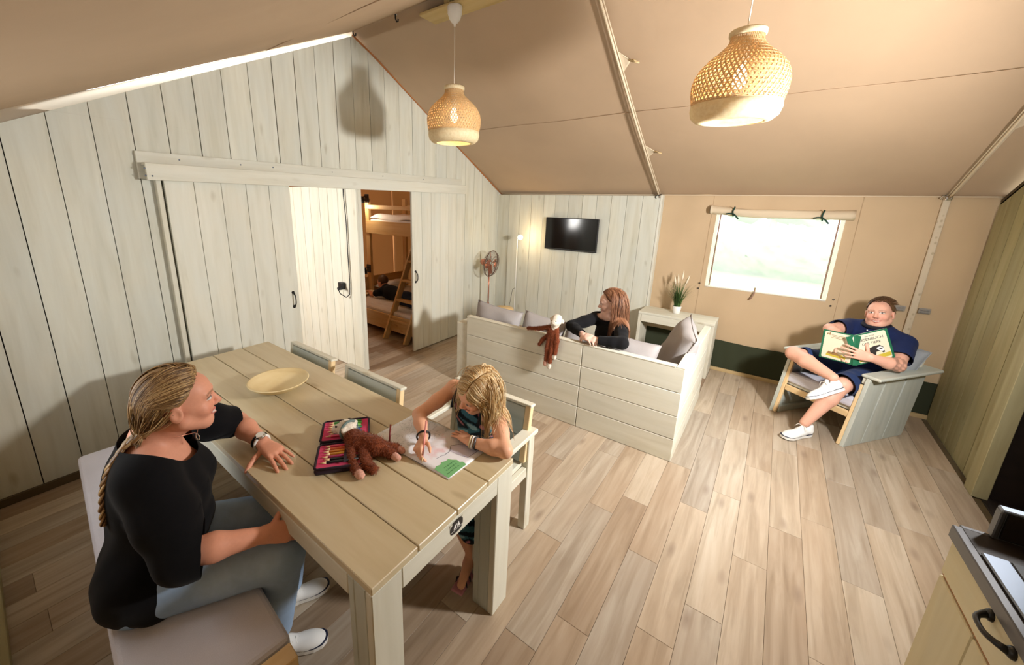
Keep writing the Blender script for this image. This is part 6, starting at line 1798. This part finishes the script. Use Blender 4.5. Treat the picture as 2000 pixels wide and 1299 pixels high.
    for i in range(1000):
        side = 1 if rs.uniform() < 0.5 else -1; u_ = rs.uniform()
        yl = 0.060 - 0.15 * u_; xl = side * 0.003; rad = np.array([0.075, 0.094, 0.090]) + 0.010
        zl = 0.03 + rad[2] * math.sqrt(max(0.02, 1 - ((yl + 0.018) / rad[1]) ** 2))
        p = H.w(xl, yl, zl)
        d0 = H.r * side - H.f * (0.7 + 0.6 * u_) + H.u * 0.2
        st.append((grow(H, p, d0, rs.uniform(0.36, 0.46), 0.018, A3(0, 0, -1), 0.66, 0.012 + rs.uniform(0, 0.010), rs, 0.03, H.w(side * 0.086, -0.058 - 0.03 * u_ + rs.normal(0, 0.008), 0.005 + rs.normal(0, 0.012)), 0.8, guard), 0.0016, 0.0007, hc[rs.randint(5)] * rs.uniform(0.8, 1.12)))
    for i in range(300):
        th = rs.uniform(1.6, 4.7); ph = rs.uniform(0.1, 1.2); p, n = scalp(H, th, ph, 0.011)
        st.append((grow(H, p, n * 0.3 - H.u, rs.uniform(0.34, 0.42), 0.018, A3(0, 0, -1), 0.7, 0.013 + rs.uniform(0, 0.008), rs, 0.03, None, 0, guard), 0.0016, 0.0007, hc[rs.randint(5)] * rs.uniform(0.8, 1.1)))
    strand_mesh('hair_strands', st, p_, org)
sofa_woman()

# ------------------------------------------------------------------ man reading in the armchair
def man():
    org = A3(4.15, -0.56, 0.38)
    p_ = thing('person', 'man in navy polo shirt, shorts and white sneakers reading in the armchair', 'person', tuple(org))
    H = Head((4.218, -0.430, 0.985), (-1.923, 0.17, -0.155), 1.04, 1.07)
    Rsh, Lsh = A3(4.065, -0.375, 0.815), A3(4.375, -0.575, 0.785)
    Rel, Rwr = A3(3.915, -0.610, 0.828), A3(3.99, -0.835, 0.795)
    Lel, Lwr = A3(4.330, -0.830, 0.668), A3(4.150, -0.955, 0.728)
    pel, che = A3(4.155, -0.555, 0.475), A3(4.215, -0.475, 0.700)
    fw = unit((-0.593, -0.805, 0.12)); lf = unit((0.805, -0.593, 0)); upv = np.cross(lf, fw) * -1
    if upv[2] < 0: upv = -upv
    Mt = np.stack([lf, fw, upv])
    nb = A3(4.222, -0.455, 0.858)
    def torso(g): return [('e', pel, (0.175 + g, 0.14 + g, 0.115 + g), Mt, 0.05), ('e', (pel + che) / 2 + fw * 0.02, (0.165 + g, 0.14 + g, 0.14 + g), Mt, 0.06), ('e', che, (0.18 + g, 0.12 + g, 0.16 + g), Mt, 0.05), ('c', Rsh, nb, 0.066 + g, 0.062 + g, 0.05), ('c', Lsh, nb, 0.066 + g, 0.062 + g, 0.05)]
    skin = lin(232, 176, 152)
    Rhip, Lhip = A3(4.065, -0.525, 0.455), A3(4.215, -0.640, 0.455)
    Rkn, Ran = A3(3.705, -0.785, 0.595), A3(3.955, -1.075, 0.545)
    Lkn, Lan = A3(4.025, -1.010, 0.475), A3(3.855, -1.125, 0.125)
    body = torso(-0.010) + [('c', nb, H.w(0, -0.02, -0.06), 0.066, 0.064, 0.03)] + H.prims(smile=0.7)
    body += limb(Rsh, Rel, Rwr, (0.055, 0.050, 0.042, 0.043, 0.029)) + limb(Lsh, Lel, Lwr, (0.055, 0.050, 0.043, 0.045, 0.030))
    body += limb(Rhip, Rkn, Ran, (0.09, 0.078, 0.058, 0.060, 0.036)) + limb(Lhip, Lkn, Lan, (0.09, 0.078, 0.058, 0.060, 0.036))
    # left hand spread over the book spine, right hand behind the far cover
    body += hand(Lwr, (-0.92, -0.22, 0.18), (0.15, -0.98, 0.10), (0.15, 0.05, 1), 1.0, (0.12, 0.30, 0.2), 0.20, 0.75, None, 0.1)
    body += hand(Rwr, (0.2, -0.35, -0.9), (-0.3, 0.9, -0.3), (-0.9, -0.2, 0.0), 1.0, (0.3, 0.3, 0.2), 0.05, 0.5)
    def paint(V):
        c = H.paint(V, skin, lin(96, 66, 44), lin(206, 120, 110), lin(60, 60, 62), 0.6, True, 0.7, 0.6)
        ax = unit(Lwr - Lel); t = (V - Lel) @ ax; near = np.linalg.norm(V - (Lel + ax * 0.02), axis=1) < 0.075
        n = np.sin(150 * V[:, 0] + 60 * V[:, 2]) * np.sin(130 * V[:, 2]) > -0.1
        mk = near & n & (t > -0.02) & (t < 0.075)
        c[mk] = c[mk] * 0.6 + lin(96, 70, 66) * 0.25
        return c
    sculpt('body', body, M['skin'], p_, 0.005, paint, None, None, 1, org)
    navy = lin(30, 42, 82)
    shirt = torso(0.010) + [('c', Rsh, Rsh + (Rel - Rsh) * 0.62, 0.080, 0.076, 0.03), ('c', Lsh, Lsh + (Lel - Lsh) * 0.66, 0.080, 0.076, 0.03)]
    nk = nb + fw * 0.03 + A3(0, 0, 0.055)
    def folds(V):
        n = 0.003 * np.sin(45 * V[:, 2] + 20 * V[:, 0]) * np.sin(13 * V[:, 0] + 11 * V[:, 1]); d = V - che; d /= np.linalg.norm(d, axis=1)[:, None] + 1e-9
        return V + d * n[:, None]
    sculpt('polo_shirt', shirt, M['cloth'], p_, 0.006, lambda V: np.tile(navy, (len(V), 1)),
           lambda V: ~((np.linalg.norm((V - nk) / np.array([0.085, 0.085, 0.075]), axis=1) < 1) | plane_cut(V, Rsh + (Rel - Rsh) * 0.66, Rel - Rsh, 0.12) | plane_cut(V, Lsh + (Lel - Lsh) * 0.70, Lel - Lsh, 0.12)), folds, 1, org)
    cl = []
    for k in range(24):
        w_ = 2 * math.pi * k / 23; cl.append(nb + lf * 0.082 * math.cos(w_) + fw * (0.015 + 0.078 * math.sin(w_)) + A3(0, 0, 0.038 - 0.028 * max(0, math.sin(w_)) + 0.01 * max(0, -math.sin(w_))) - org)
    v_, f_ = tube_vf(cl, 0.016, 8, False); link('collar', mesh_np('collar', v_, f_, plain('navy_collar', S(14, 18, 34), 0.8), True), p_)
    lathe('button', [(0, 0.003), (0.005, 0.002), (0.006, 0)], M['white'], p_, tuple(nb + fw * 0.115 - A3(0, 0, 0.02) - org), 10, Vector((0, 0, 1)).rotation_difference(Vector(fw)).to_euler())
    sp = [('e', pel - A3(0, 0, 0.02), (0.182, 0.148, 0.10), Mt, 0.05), ('c', Rhip, Rhip + (Rkn - Rhip) * 0.78, 0.108, 0.088, 0.04), ('c', Lhip, Lhip + (Lkn - Lhip) * 0.98, 0.108, 0.090, 0.04)]
    def sd(V):
        n = 0.004 * np.sin(55 * V[:, 0] + 40 * V[:, 1]) * np.sin(22 * V[:, 2] + 9 * V[:, 0]); V = V.copy(); V[:, 2] += n; return V
    sculpt('shorts', sp, M['cloth'], p_, 0.006, lambda V: np.tile(lin(40, 58, 100), (len(V), 1)),
           lambda V: ~(plane_cut(V, Rhip + (Rkn - Rhip) * 0.86, Rkn - Rhip, 0.14) | plane_cut(V, Lhip + (Lkn - Lhip) * 1.02, Lkn - Lhip, 0.14)), sd, 1, org)
    shoe(p_, org, (3.905, -1.075, 0.004), (3.725, -1.290, 0.004), (0, 0, 1), 0.29)
    ft = unit(A3(3.895, -1.175, 0.405) - A3(4.045, -1.045, 0.470)); sh_up = unit(Rkn - Ran) * -1
    shoe(p_, org, A3(4.030, -1.075, 0.455), A3(4.030, -1.075, 0.455) + ft * 0.29, unit(A3(-0.30, 0.35, 0.85)), 0.29)
    rs = np.random.RandomState(41); hc = [lin(122, 90, 62), lin(100, 72, 48), lin(144, 110, 78)]
    cap = [H.e((0, -0.020, 0.044), (0.0815, 0.101, 0.097), 0.02)]
    def capkeep(V):
        L_ = H.loc(V); x, y, z = L_.T
        return ~(((y > 0.046 - 0.35 * np.maximum(0, 0.095 - z)) & (z < 0.108)) | ((np.abs(x) > 0.05) & (y > -0.04) & (z < 0.022)) | (z < -0.035))
    sculpt('hair', cap, M['hair'], p_, 0.006, lambda V: np.tile(hc[1], (len(V), 1)), capkeep, None, 1, org)
    st = []
    for i in range(700):
        th = rs.uniform(-math.pi, math.pi); lim = 0.70 if abs(th) < 0.9 else (0.30 if abs(th) < 1.7 else -0.35)
        ph = rs.uniform(lim, 1.5); p, n = scalp(H, th, ph, 0.009)
        d0 = unit(H.f * 0.5 + H.r * -0.5 + n * 0.45) if ph > 0.5 else unit(-H.u * 0.6 + n * 0.3 - H.f * 0.3)
        L = 0.040 if ph > 0.5 else 0.018
        st.append(([p, p + d0 * L * 0.5 + n * 0.002, p + d0 * L - n * 0.002], 0.0018, 0.0008, hc[rs.randint(3)] * rs.uniform(0.85, 1.2)))
    strand_mesh('hair_strands', st, p_, org)
man()

# ------------------------------------------------------------------ picture book
def text_mesh(parent, s, size, Mx, mat, align='CENTER'):
    cu = bpy.data.curves.new('lettering', 'FONT'); cu.body = s; cu.size = size; cu.align_x = align; cu.extrude = 0.0003
    o = bpy.data.objects.new('lettering', cu); COL.objects.link(o)
    bpy.context.view_layer.update()
    me = bpy.data.meshes.new_from_object(o.evaluated_get(bpy.context.evaluated_depsgraph_get()))
    bpy.data.objects.remove(o); bpy.data.curves.remove(cu)
    me.materials.clear(); me.materials.append(mat)
    q = link('lettering', me, parent); q.matrix_local = Mx
    return q
def book():
    T, Bt = A3(4.028, -0.955, 0.885), A3(4.075, -0.958, 0.640)
    TL, BL = A3(3.797, -0.860, 0.884), A3(3.862, -0.868, 0.634); TR, BR = A3(4.258, -0.858, 0.982), A3(4.297, -0.862, 0.742)
    b = thing('picture_book', 'large green-edged animal picture book held open by the seated man', 'book', tuple(Bt))
    mg = plain('green_book_cloth', S(30, 104, 72), 0.5); mc = plain('cream_cover_print', S(226, 218, 192), 0.5); mk_ = plain('book_ink', S(46, 42, 40), 0.6)
    mgr = plain('printed_meadow', S(196, 178, 60), 0.6); mp = plain('page_paper', S(240, 236, 226), 0.6); mbr = plain('printed_brown', S(150, 116, 70), 0.6); mw = plain('printed_white', S(244, 242, 236), 0.6)
    def cover(O, X_, Y_, flip):
        # O bottom spine corner, X_ along the width, Y_ along the height; outside normal towards the camera
        x = unit(X_); w_ = np.linalg.norm(X_); y = unit(Y_ - x * (Y_ @ x)); h_ = float(Y_ @ y)
        n = np.cross(x, y)
        if n[1] > 0: n = -n
        c = link('cover', None, b, tuple(O - Bt))
        if flip: xx = -x; og = O + X_
        else: xx = x; og = O
        Rm = Matrix((Vector(xx), Vector(y), Vector(np.cross(xx, y)))).transposed()
        c.location = tuple(og - Bt); c.rotation_euler = Rm.to_euler()
        sg = 1.0 if (np.cross(xx, y) @ n) > 0 else -1.0
        board('board', (w_ / 2, h_ / 2, -0.002 * sg), (w_, h_, 0.004), mg, c, bevel=0.001)
        z = 0.0006 * sg
        def poly(pts, mat, dz=0.0): 
            pts = pts if sg > 0 else pts[::-1]
            return link('print', mesh_np('print', [(q[0] * w_, q[1] * h_, z + dz * sg) for q in pts], [tuple(range(len(pts)))], mat), c)
        x0, x1 = (0.06, 0.86) if flip else (0.14, 0.94)
        poly([(x0 + .03, 0.04), (x1 - .03, 0.04), (x1, 0.07), (x1, 0.93), (x1 - .03, 0.96), (x0 + .03, 0.96), (x0, 0.93), (x0, 0.07)], mc)
        pg = board('page_block', (w_ / 2 - (0.004 if not flip else -0.004), h_ / 2, -0.012 * sg), (w_ * 0.95, h_ * 0.965, 0.014), mp, c, bevel=0.002)
        return c, poly, w_, h_, z, sg
    c, poly, w_, h_, z, sg = cover(Bt, (BR - Bt), (T - Bt), False)
    def tx(s, size, u, v, mat): text_mesh(c, s, size, Matrix.Translation((u * w_, v * h_, z + 0.0004 * sg)), mat)
    tx('DAS GROSSE', 0.011, 0.55, 0.86, mk_); tx('RIESENBUCH', 0.0285, 0.545, 0.735, mk_); tx('DER TIERE', 0.026, 0.545, 0.60, mk_)
    poly([(0.15, 0.08), (0.93, 0.10), (0.93, 0.24), (0.60, 0.20), (0.15, 0.12)], mgr, 0.0003)
    # badger-like striped animal: dark body, pale back, head
    poly([(0.34, 0.20), (0.37, 0.20), (0.40, 0.30), (0.50, 0.30), (0.53, 0.19), (0.57, 0.19), (0.60, 0.31), (0.70, 0.33), (0.76, 0.24), (0.80, 0.26), (0.79, 0.44), (0.72, 0.52), (0.58, 0.52), (0.42, 0.46), (0.33, 0.36)], mk_, 0.0006)
    poly([(0.62, 0.44), (0.72, 0.47), (0.78, 0.42), (0.80, 0.32), (0.74, 0.30), (0.66, 0.36)], mw, 0.0009)
    poly([(0.67, 0.42), (0.74, 0.42), (0.77, 0.36), (0.71, 0.38)], mk_, 0.0012)
    c, poly, w_, h_, z, sg = cover(Bt, (BL - Bt), (T - Bt), True)
    def ln_(u0, u1, v, t=0.012): poly([(u0, v), (u1, v), (u1, v + t), (u0, v + t)], mbr, 0.0003)
    for i, (a, q) in enumerate(((0.24, 0.66), (0.24, 0.64), (0.24, 0.62))): ln_(a, q, 0.85 - i * 0.045, 0.014)
    poly([(0.11, 0.84), (0.14, 0.84), (0.15, 0.88), (0.18, 0.88), (0.19, 0.84), (0.21, 0.84), (0.21, 0.93), (0.19, 0.95), (0.18, 0.90), (0.12, 0.90)], mbr, 0.0003)
    poly([(0.68, 0.72), (0.74, 0.68), (0.82, 0.66), (0.83, 0.72), (0.78, 0.76), (0.77, 0.84), (0.74, 0.84), (0.74, 0.77)], mk_, 0.0003)
    poly([(0.18, 0.13), (0.72, 0.10), (0.73, 0.19), (0.60, 0.24), (0.34, 0.26), (0.20, 0.24)], mgr, 0.0003)
    poly([(0.22, 0.20), (0.30, 0.19), (0.55, 0.18), (0.56, 0.14), (0.60, 0.14), (0.60, 0.22), (0.46, 0.27), (0.30, 0.27), (0.23, 0.29)], mbr, 0.0006)
    poly([(0.64, 0.24), (0.70, 0.22), (0.75, 0.25), (0.74, 0.30), (0.71, 0.29), (0.71, 0.26)], mk_, 0.0006)
    dv = T - Bt; bar('spine', (0, 0.002, 0), tuple(dv), 0.030, 0.006, mg, b, (0, -1, 0))
book()

# ------------------------------------------------------------------ boy lying on the lower bunk
def boy():
    org = A3(-1.0, -1.3, 0.40)
    p_ = thing('person', 'boy in a dark shirt lying on his front on the lower bunk', 'person', tuple(org))
    H = Head((-1.345, -1.235, 0.590), (3.30, -0.35, 0.0), 0.90, 1.0)
    che, pel = A3(-1.12, -1.28, 0.475), A3(-0.72, -1.34, 0.455)
    ax = unit(pel - che); sd = unit(np.cross(ax, A3(0, 0, 1))); Mt = np.stack([ax, sd, A3(0, 0, 1)])
    Ash, Bsh = che + sd * 0.13 - ax * 0.08, che - sd * 0.13 - ax * 0.08
    nb = che - ax * 0.13 + A3(0, 0, 0.04)
    body = [('e', che, (0.16, 0.12, 0.085), Mt, 0.05), ('e', pel, (0.16, 0.115, 0.085), Mt, 0.05), ('c', che, pel, 0.085, 0.085, 0.05), ('c', nb, H.w(0, -0.03, -0.05), 0.042, 0.042, 0.03), ('c', Ash, nb, 0.045, 0.04, 0.04), ('c', Bsh, nb, 0.045, 0.04, 0.04)]
    body += H.prims(0.2)
    for sh, s in ((Ash, 1), (Bsh, -1)):
        el = sh - ax * 0.16 + sd * s * 0.05 + A3(0, 0, -0.065); wr_ = el - ax * 0.17 - sd * s * 0.06
        body += limb(sh, el, wr_, (0.038, 0.034, 0.028, 0.028, 0.020)) + hand(wr_, -ax, A3(0, 0, 1), -sd * s, 0.72, (0.15, 0.1, 0.1))
    for s in (1, -1):
        hp = pel + sd * s * 0.06; kn = hp + ax * 0.34 + A3(0, 0, -0.02); body += limb(hp, kn, kn + ax * 0.22, (0.065, 0.058, 0.045, 0.045, 0.03))
    skin = lin(222, 160, 128)
    sculpt('body', body, M['skin'], p_, 0.007, lambda V: H.paint(V, skin, lin(120, 88, 58), lin(196, 110, 100), lin(60, 50, 44), 0.4), None, None, 1, org)
    g = 0.012
    sh_ = [('e', che, (0.16 + g, 0.12 + g, 0.085 + g), Mt, 0.05), ('c', che, (che + pel) / 2 + ax * 0.06, 0.10, 0.10, 0.05), ('c', Ash, nb, 0.056, 0.052, 0.04), ('c', Bsh, nb, 0.056, 0.052, 0.04)]
    for sh, s in ((Ash, 1), (Bsh, -1)): sh_.append(('c', sh, sh - ax * 0.07 + sd * s * 0.03 - A3(0, 0, 0.03), 0.054, 0.052, 0.03))
    sculpt('shirt', sh_, M['cloth'], p_, 0.008, lambda V: np.tile(lin(24, 28, 34), (len(V), 1)), None, None, 1, org)
    tr_ = [('e', pel, (0.16 + g, 0.115 + g, 0.09 + g), Mt, 0.05)]
    for s in (1, -1): tr_.append(('c', pel + sd * s * 0.06, pel + sd * s * 0.06 + ax * 0.33, 0.078, 0.066, 0.04))
    sculpt('trousers', tr_, M['cloth'], p_, 0.008, lambda V: np.tile(lin(34, 44, 66), (len(V), 1)), None, None, 1, org)
    rs = np.random.RandomState(51); hc = [lin(112, 82, 56), lin(90, 64, 42), lin(134, 100, 70)]
    sculpt('hair', [H.e((0, -0.022, 0.040), (0.082, 0.100, 0.093), 0.02)], M['hair'], p_, 0.008, lambda V: np.tile(hc[1], (len(V), 1)),
           lambda V: ~((H.loc(V)[:, 1] > 0.04) & (H.loc(V)[:, 2] < 0.09) | (H.loc(V)[:, 2] < -0.03)), None, 1, org)
boy()
bk2 = thing('open_book', 'small open picture book in front of the lying boy', 'book', (-1.63, -1.30, 0.395), 0.1)
board('page', (0, -0.07, 0.010), (0.18, 0.13, 0.012), M['bamboo_ring'], bk2, rot=(0.1, 0, 0)); board('page', (0, 0.07, 0.010), (0.18, 0.13, 0.012), M['bamboo_ring'], bk2, rot=(-0.1, 0, 0))

# ------------------------------------------------------------------ plush monkeys
def monkey(label, loc, prims, fur_test, head_c, h, furlen, seed):
    org = A3(*loc); p_ = thing('plush_monkey', label, 'plush toy', tuple(org), 0, 'brown plush monkeys')
    brown, cream, pinkc = lin(132, 66, 36), lin(236, 224, 206), lin(226, 170, 150)
    rs = np.random.RandomState(seed)
    cols = {'b': brown, 'w': cream, 'p': pinkc}
    def paint(V):
        best = np.full(len(V), 1e9); c = np.tile(brown, (len(V), 1))
        for p, tag in prims:
            if p[0] == 'c':
                d = p[2] - p[1]; t = np.clip(((V - p[1]) @ d) / (d @ d + 1e-9), 0, 1); D = np.linalg.norm(V - p[1] - t[:, None] * d, axis=1) - (p[3] + (p[4] - p[3]) * t)
            else:
                D = (np.linalg.norm((V - p[1]) / np.array(p[2]), axis=1) - 1) * min(p[2])
            m_ = D < best; best[m_] = D[m_]; c[m_] = cols[tag]
        return c
    def fuzz(V):
        n = 0.0025 * (np.sin(210 * V[:, 0] + 3 * np.sin(170 * V[:, 1])) * np.sin(190 * V[:, 2] + 2 * np.sin(230 * V[:, 1])))
        d = rs.normal(0, 1, V.shape) * 0.0006
        return V + d + n[:, None] * 0.4
    o = sculpt('plush_body', [p for p, t in prims], M['fur'], p_, h, paint, None, fuzz, 1, org)
    # short fur tufts on the brown plush
    me = o.data; nv = len(me.vertices); co = np.zeros(nv * 3, np.float32); me.vertices.foreach_get('co', co); co = co.reshape(-1, 3)
    no = np.zeros(nv * 3, np.float32); me.vertices.foreach_get('normal', no); no = no.reshape(-1, 3)
    cc = np.zeros(nv * 4, np.float32); me.color_attributes['Col'].data.foreach_get('color', cc); cc = cc.reshape(-1, 4)
    sel = np.where(cc[:, 0] < 0.30)[0]; sel = rs.choice(sel, min(len(sel), 5200))
    st_V, st_Q, st_C = [], [], []
    for k, i in enumerate(sel):
        b0 = co[i]; d = unit(no[i] + A3(0, 0, -0.7) + rs.normal(0, 0.4, 3)); L = furlen * rs.uniform(0.6, 1.3); s = unit(np.cross(d, no[i] + 1e-3)) * 0.0011
        st_V += [b0 - s, b0 + s, b0 + d * L]; st_Q.append((3 * k, 3 * k + 1, 3 * k + 2)); st_C += [brown * rs.uniform(0.7, 1.5)] * 3
    f = link('fur_tufts', quads_mesh('fur_tufts', np.array(st_V), np.array(st_Q), M['fur'], np.array(st_C)), p_); f['kind'] = 'stuff'
    return p_, org
def eyes(p_, org, pts, r, snout=None):
    for q in pts:
        v, fq = lathe_vf([(0, r), (r * .6, r * .8), (r, 0), (r * .6, -r * .8), (0, -r)], 10); multi('eye', [(v, fq)], M['black'], p_, tuple(A3(*q) - org))
E3 = lambda c, r, k=0.012: ('e', A3(*c), tuple(r), None, k)
C3 = lambda a, b, ra, rb, k=0.010: ('c', A3(*a), A3(*b), ra, rb, k)
yb = -2.252
P = [(E3((2.060, yb + 0.012, 0.795), (0.046, 0.034, 0.062)), 'b'), (E3((2.088, yb + 0.006, 0.903), (0.046, 0.042, 0.046)), 'w'), (E3((2.084, yb - 0.030, 0.892), (0.030, 0.020, 0.022)), 'w'),
     (E3((2.090, yb + 0.016, 0.930), (0.040, 0.034, 0.026)), 'w'), (E3((2.036, yb + 0.016, 0.910), (0.010, 0.012, 0.017)), 'w'), (E3((2.142, yb + 0.016, 0.905), (0.012, 0.012, 0.018)), 'w'),
     (C3((2.075, yb + .01, 0.84), (2.085, yb + .006, 0.87), 0.026, 0.030), 'w'),
     (C3((2.030, yb + 0.012, 0.835), (1.930, yb + 0.018, 0.800), 0.020, 0.017), 'b'), (C3((1.930, yb + 0.018, 0.800), (1.825, yb + 0.022, 0.779), 0.017, 0.014), 'b'), (E3((1.800, yb + 0.024, 0.774), (0.024, 0.013, 0.011)), 'w'),
     (C3((2.095, yb + 0.008, 0.835), (2.112, yb - 0.002, 0.73), 0.020, 0.018), 'b'), (C3((2.112, yb - 0.002, 0.73), (2.105, yb - 0.004, 0.625), 0.018, 0.016), 'b'), (E3((2.100, yb - 0.004, 0.590), (0.018, 0.013, 0.028)), 'w'),
     (C3((2.040, yb + 0.006, 0.755), (2.032, yb - 0.004, 0.65), 0.022, 0.020), 'b'), (C3((2.032, yb - 0.004, 0.65), (2.025, yb - 0.002, 0.545), 0.020, 0.017), 'b'), (E3((2.020, yb - 0.006, 0.512), (0.018, 0.014, 0.028)), 'p'),
     (C3((2.075, yb + 0.006, 0.755), (2.070, yb - 0.006, 0.64), 0.022, 0.020), 'b'), (C3((2.070, yb - 0.006, 0.64), (2.062, yb - 0.004, 0.535), 0.020, 0.017), 'b'), (E3((2.058, yb - 0.008, 0.498), (0.021, 0.014, 0.030)), 'w'),
     (C3((2.02, yb + 0.012, 0.76), (1.975, yb + 0.010, 0.715), 0.016, 0.015), 'b'), (C3((1.975, yb + 0.010, 0.715), (1.950, yb + 0.004, 0.665), 0.015, 0.014), 'b')]
mk1, og1 = monkey('brown plush monkey with a white head hanging over the sofa back', (2.06, yb, 0.74), P, None, None, 0.0045, 0.011, 61)
eyes(mk1, og1, [(2.072, yb - 0.040, 0.911), (2.104, yb - 0.034, 0.911)], 0.005)
z0 = TZ
P = [(E3((2.115, -4.235, z0 + 0.052), (0.050, 0.036, 0.036)), 'b'), (C3((2.09, -4.23, z0 + 0.06), (2.20, -4.195, z0 + 0.048), 0.034, 0.038), 'b'), (E3((2.035, -4.225, z0 + 0.080), (0.044, 0.040, 0.038)), 'w'), (E3((2.000, -4.250, z0 + 0.074), (0.022, 0.022, 0.020)), 'w'),
     (E3((2.050, -4.190, z0 + 0.100), (0.012, 0.010, 0.014)), 'w'), (E3((2.060, -4.26, z0 + 0.095), (0.012, 0.010, 0.014)), 'w'),
     (C3((2.115, -4.26, z0 + 0.045), (2.185, -4.305, z0 + 0.022), 0.021, 0.019), 'b'), (C3((2.185, -4.305, z0 + 0.022), (2.245, -4.325, z0 + 0.020), 0.019, 0.016), 'b'), (E3((2.270, -4.330, z0 + 0.019), (0.022, 0.018, 0.017)), 'p'),
     (C3((2.165, -4.235, z0 + 0.04), (2.235, -4.275, z0 + 0.022), 0.022, 0.020), 'b'), (C3((2.235, -4.275, z0 + 0.022), (2.285, -4.275, z0 + 0.021), 0.020, 0.017), 'b'),
     (C3((2.20, -4.190, z0 + 0.04), (2.265, -4.165, z0 + 0.024), 0.024, 0.020), 'b'), (E3((2.295, -4.165, z0 + 0.018), (0.026, 0.016, 0.015)), 'p'),
     (C3((2.18, -4.175, z0 + 0.035), (2.25, -4.125, z0 + 0.022), 0.020, 0.018), 'b'), (E3((2.275, -4.118, z0 + 0.017), (0.022, 0.015, 0.014)), 'p')]
mk2, og2 = monkey('brown plush monkey lying on the pencil case on the table', (2.13, -4.23, TZ), P, None, None, 0.0045, 0.012, 62)
eyes(mk2, og2, [(1.998, -4.232, z0 + 0.098), (2.012, -4.262, z0 + 0.096)], 0.005)
multi('neck_band', [tube_vf([(2.035 + 0.0 * k, -4.225 + 0.043 * math.cos(w), z0 + 0.080 + 0.041 * math.sin(w)) - og2 + A3(0.018, 0, 0) for k, w in enumerate(np.linspace(0, 2 * math.pi, 20))], 0.006, 6)], plain('grey_green_band', S(110, 128, 124), 0.8), mk2)

# ------------------------------------------------------------------ garden outside the clear window
def bush(name, label, cat, loc, blobs, h, colr, seed):
    rs = np.random.RandomState(seed); org = A3(*loc); t_ = thing(name, label, cat, loc)
    pr_ = [('e', org + A3(*c), r, None, 0.25) for c, r in blobs]
    def rough(V): return V + rs.normal(0, 0.035, V.shape) + 0.06 * np.stack([np.sin(5 * V[:, 2] + 3 * V[:, 0]), np.sin(4 * V[:, 0] + 5 * V[:, 2]), np.sin(6 * V[:, 0] + 2 * V[:, 1])], 1)
    def cl(V): return np.array(colr)[None] * (0.8 + 0.4 * rs.uniform(size=(len(V), 1)))
    sculpt('foliage', pr_, M['cloth'], t_, h, cl, None, rough, 0, org)
    return t_
bush('garden_hedge', 'pale blurred hedge on the lawn beyond the clear window', 'hedge', (4.5, 11.0, -0.33), [((-5 + 1.1 * i, 0.2 * math.sin(i), 0.55), (0.9, 0.6, 0.62 + 0.1 * math.sin(2 * i))) for i in range(11)], 0.12, lin(120, 146, 96), 71)
tr1 = bush('garden_tree', 'pale blurred tree behind the hedge beyond the clear window', 'tree', (3.2, 14.0, -0.33), [((0, 0, 3.0), (1.4, 1.3, 1.2)), ((0.9, 0, 2.4), (0.9, 0.8, 0.8)), ((-0.9, 0, 2.5), (0.9, 0.8, 0.8)), ((0, 0, 4.0), (1.0, 0.9, 0.9))], 0.14, lin(112, 140, 90), 72)
tube('trunk', [(0, 0, -0.02), (0.03, 0, 1.2), (0, 0, 2.6)], [0.17, 0.13, 0.10], M['beam'], tr1, 10)
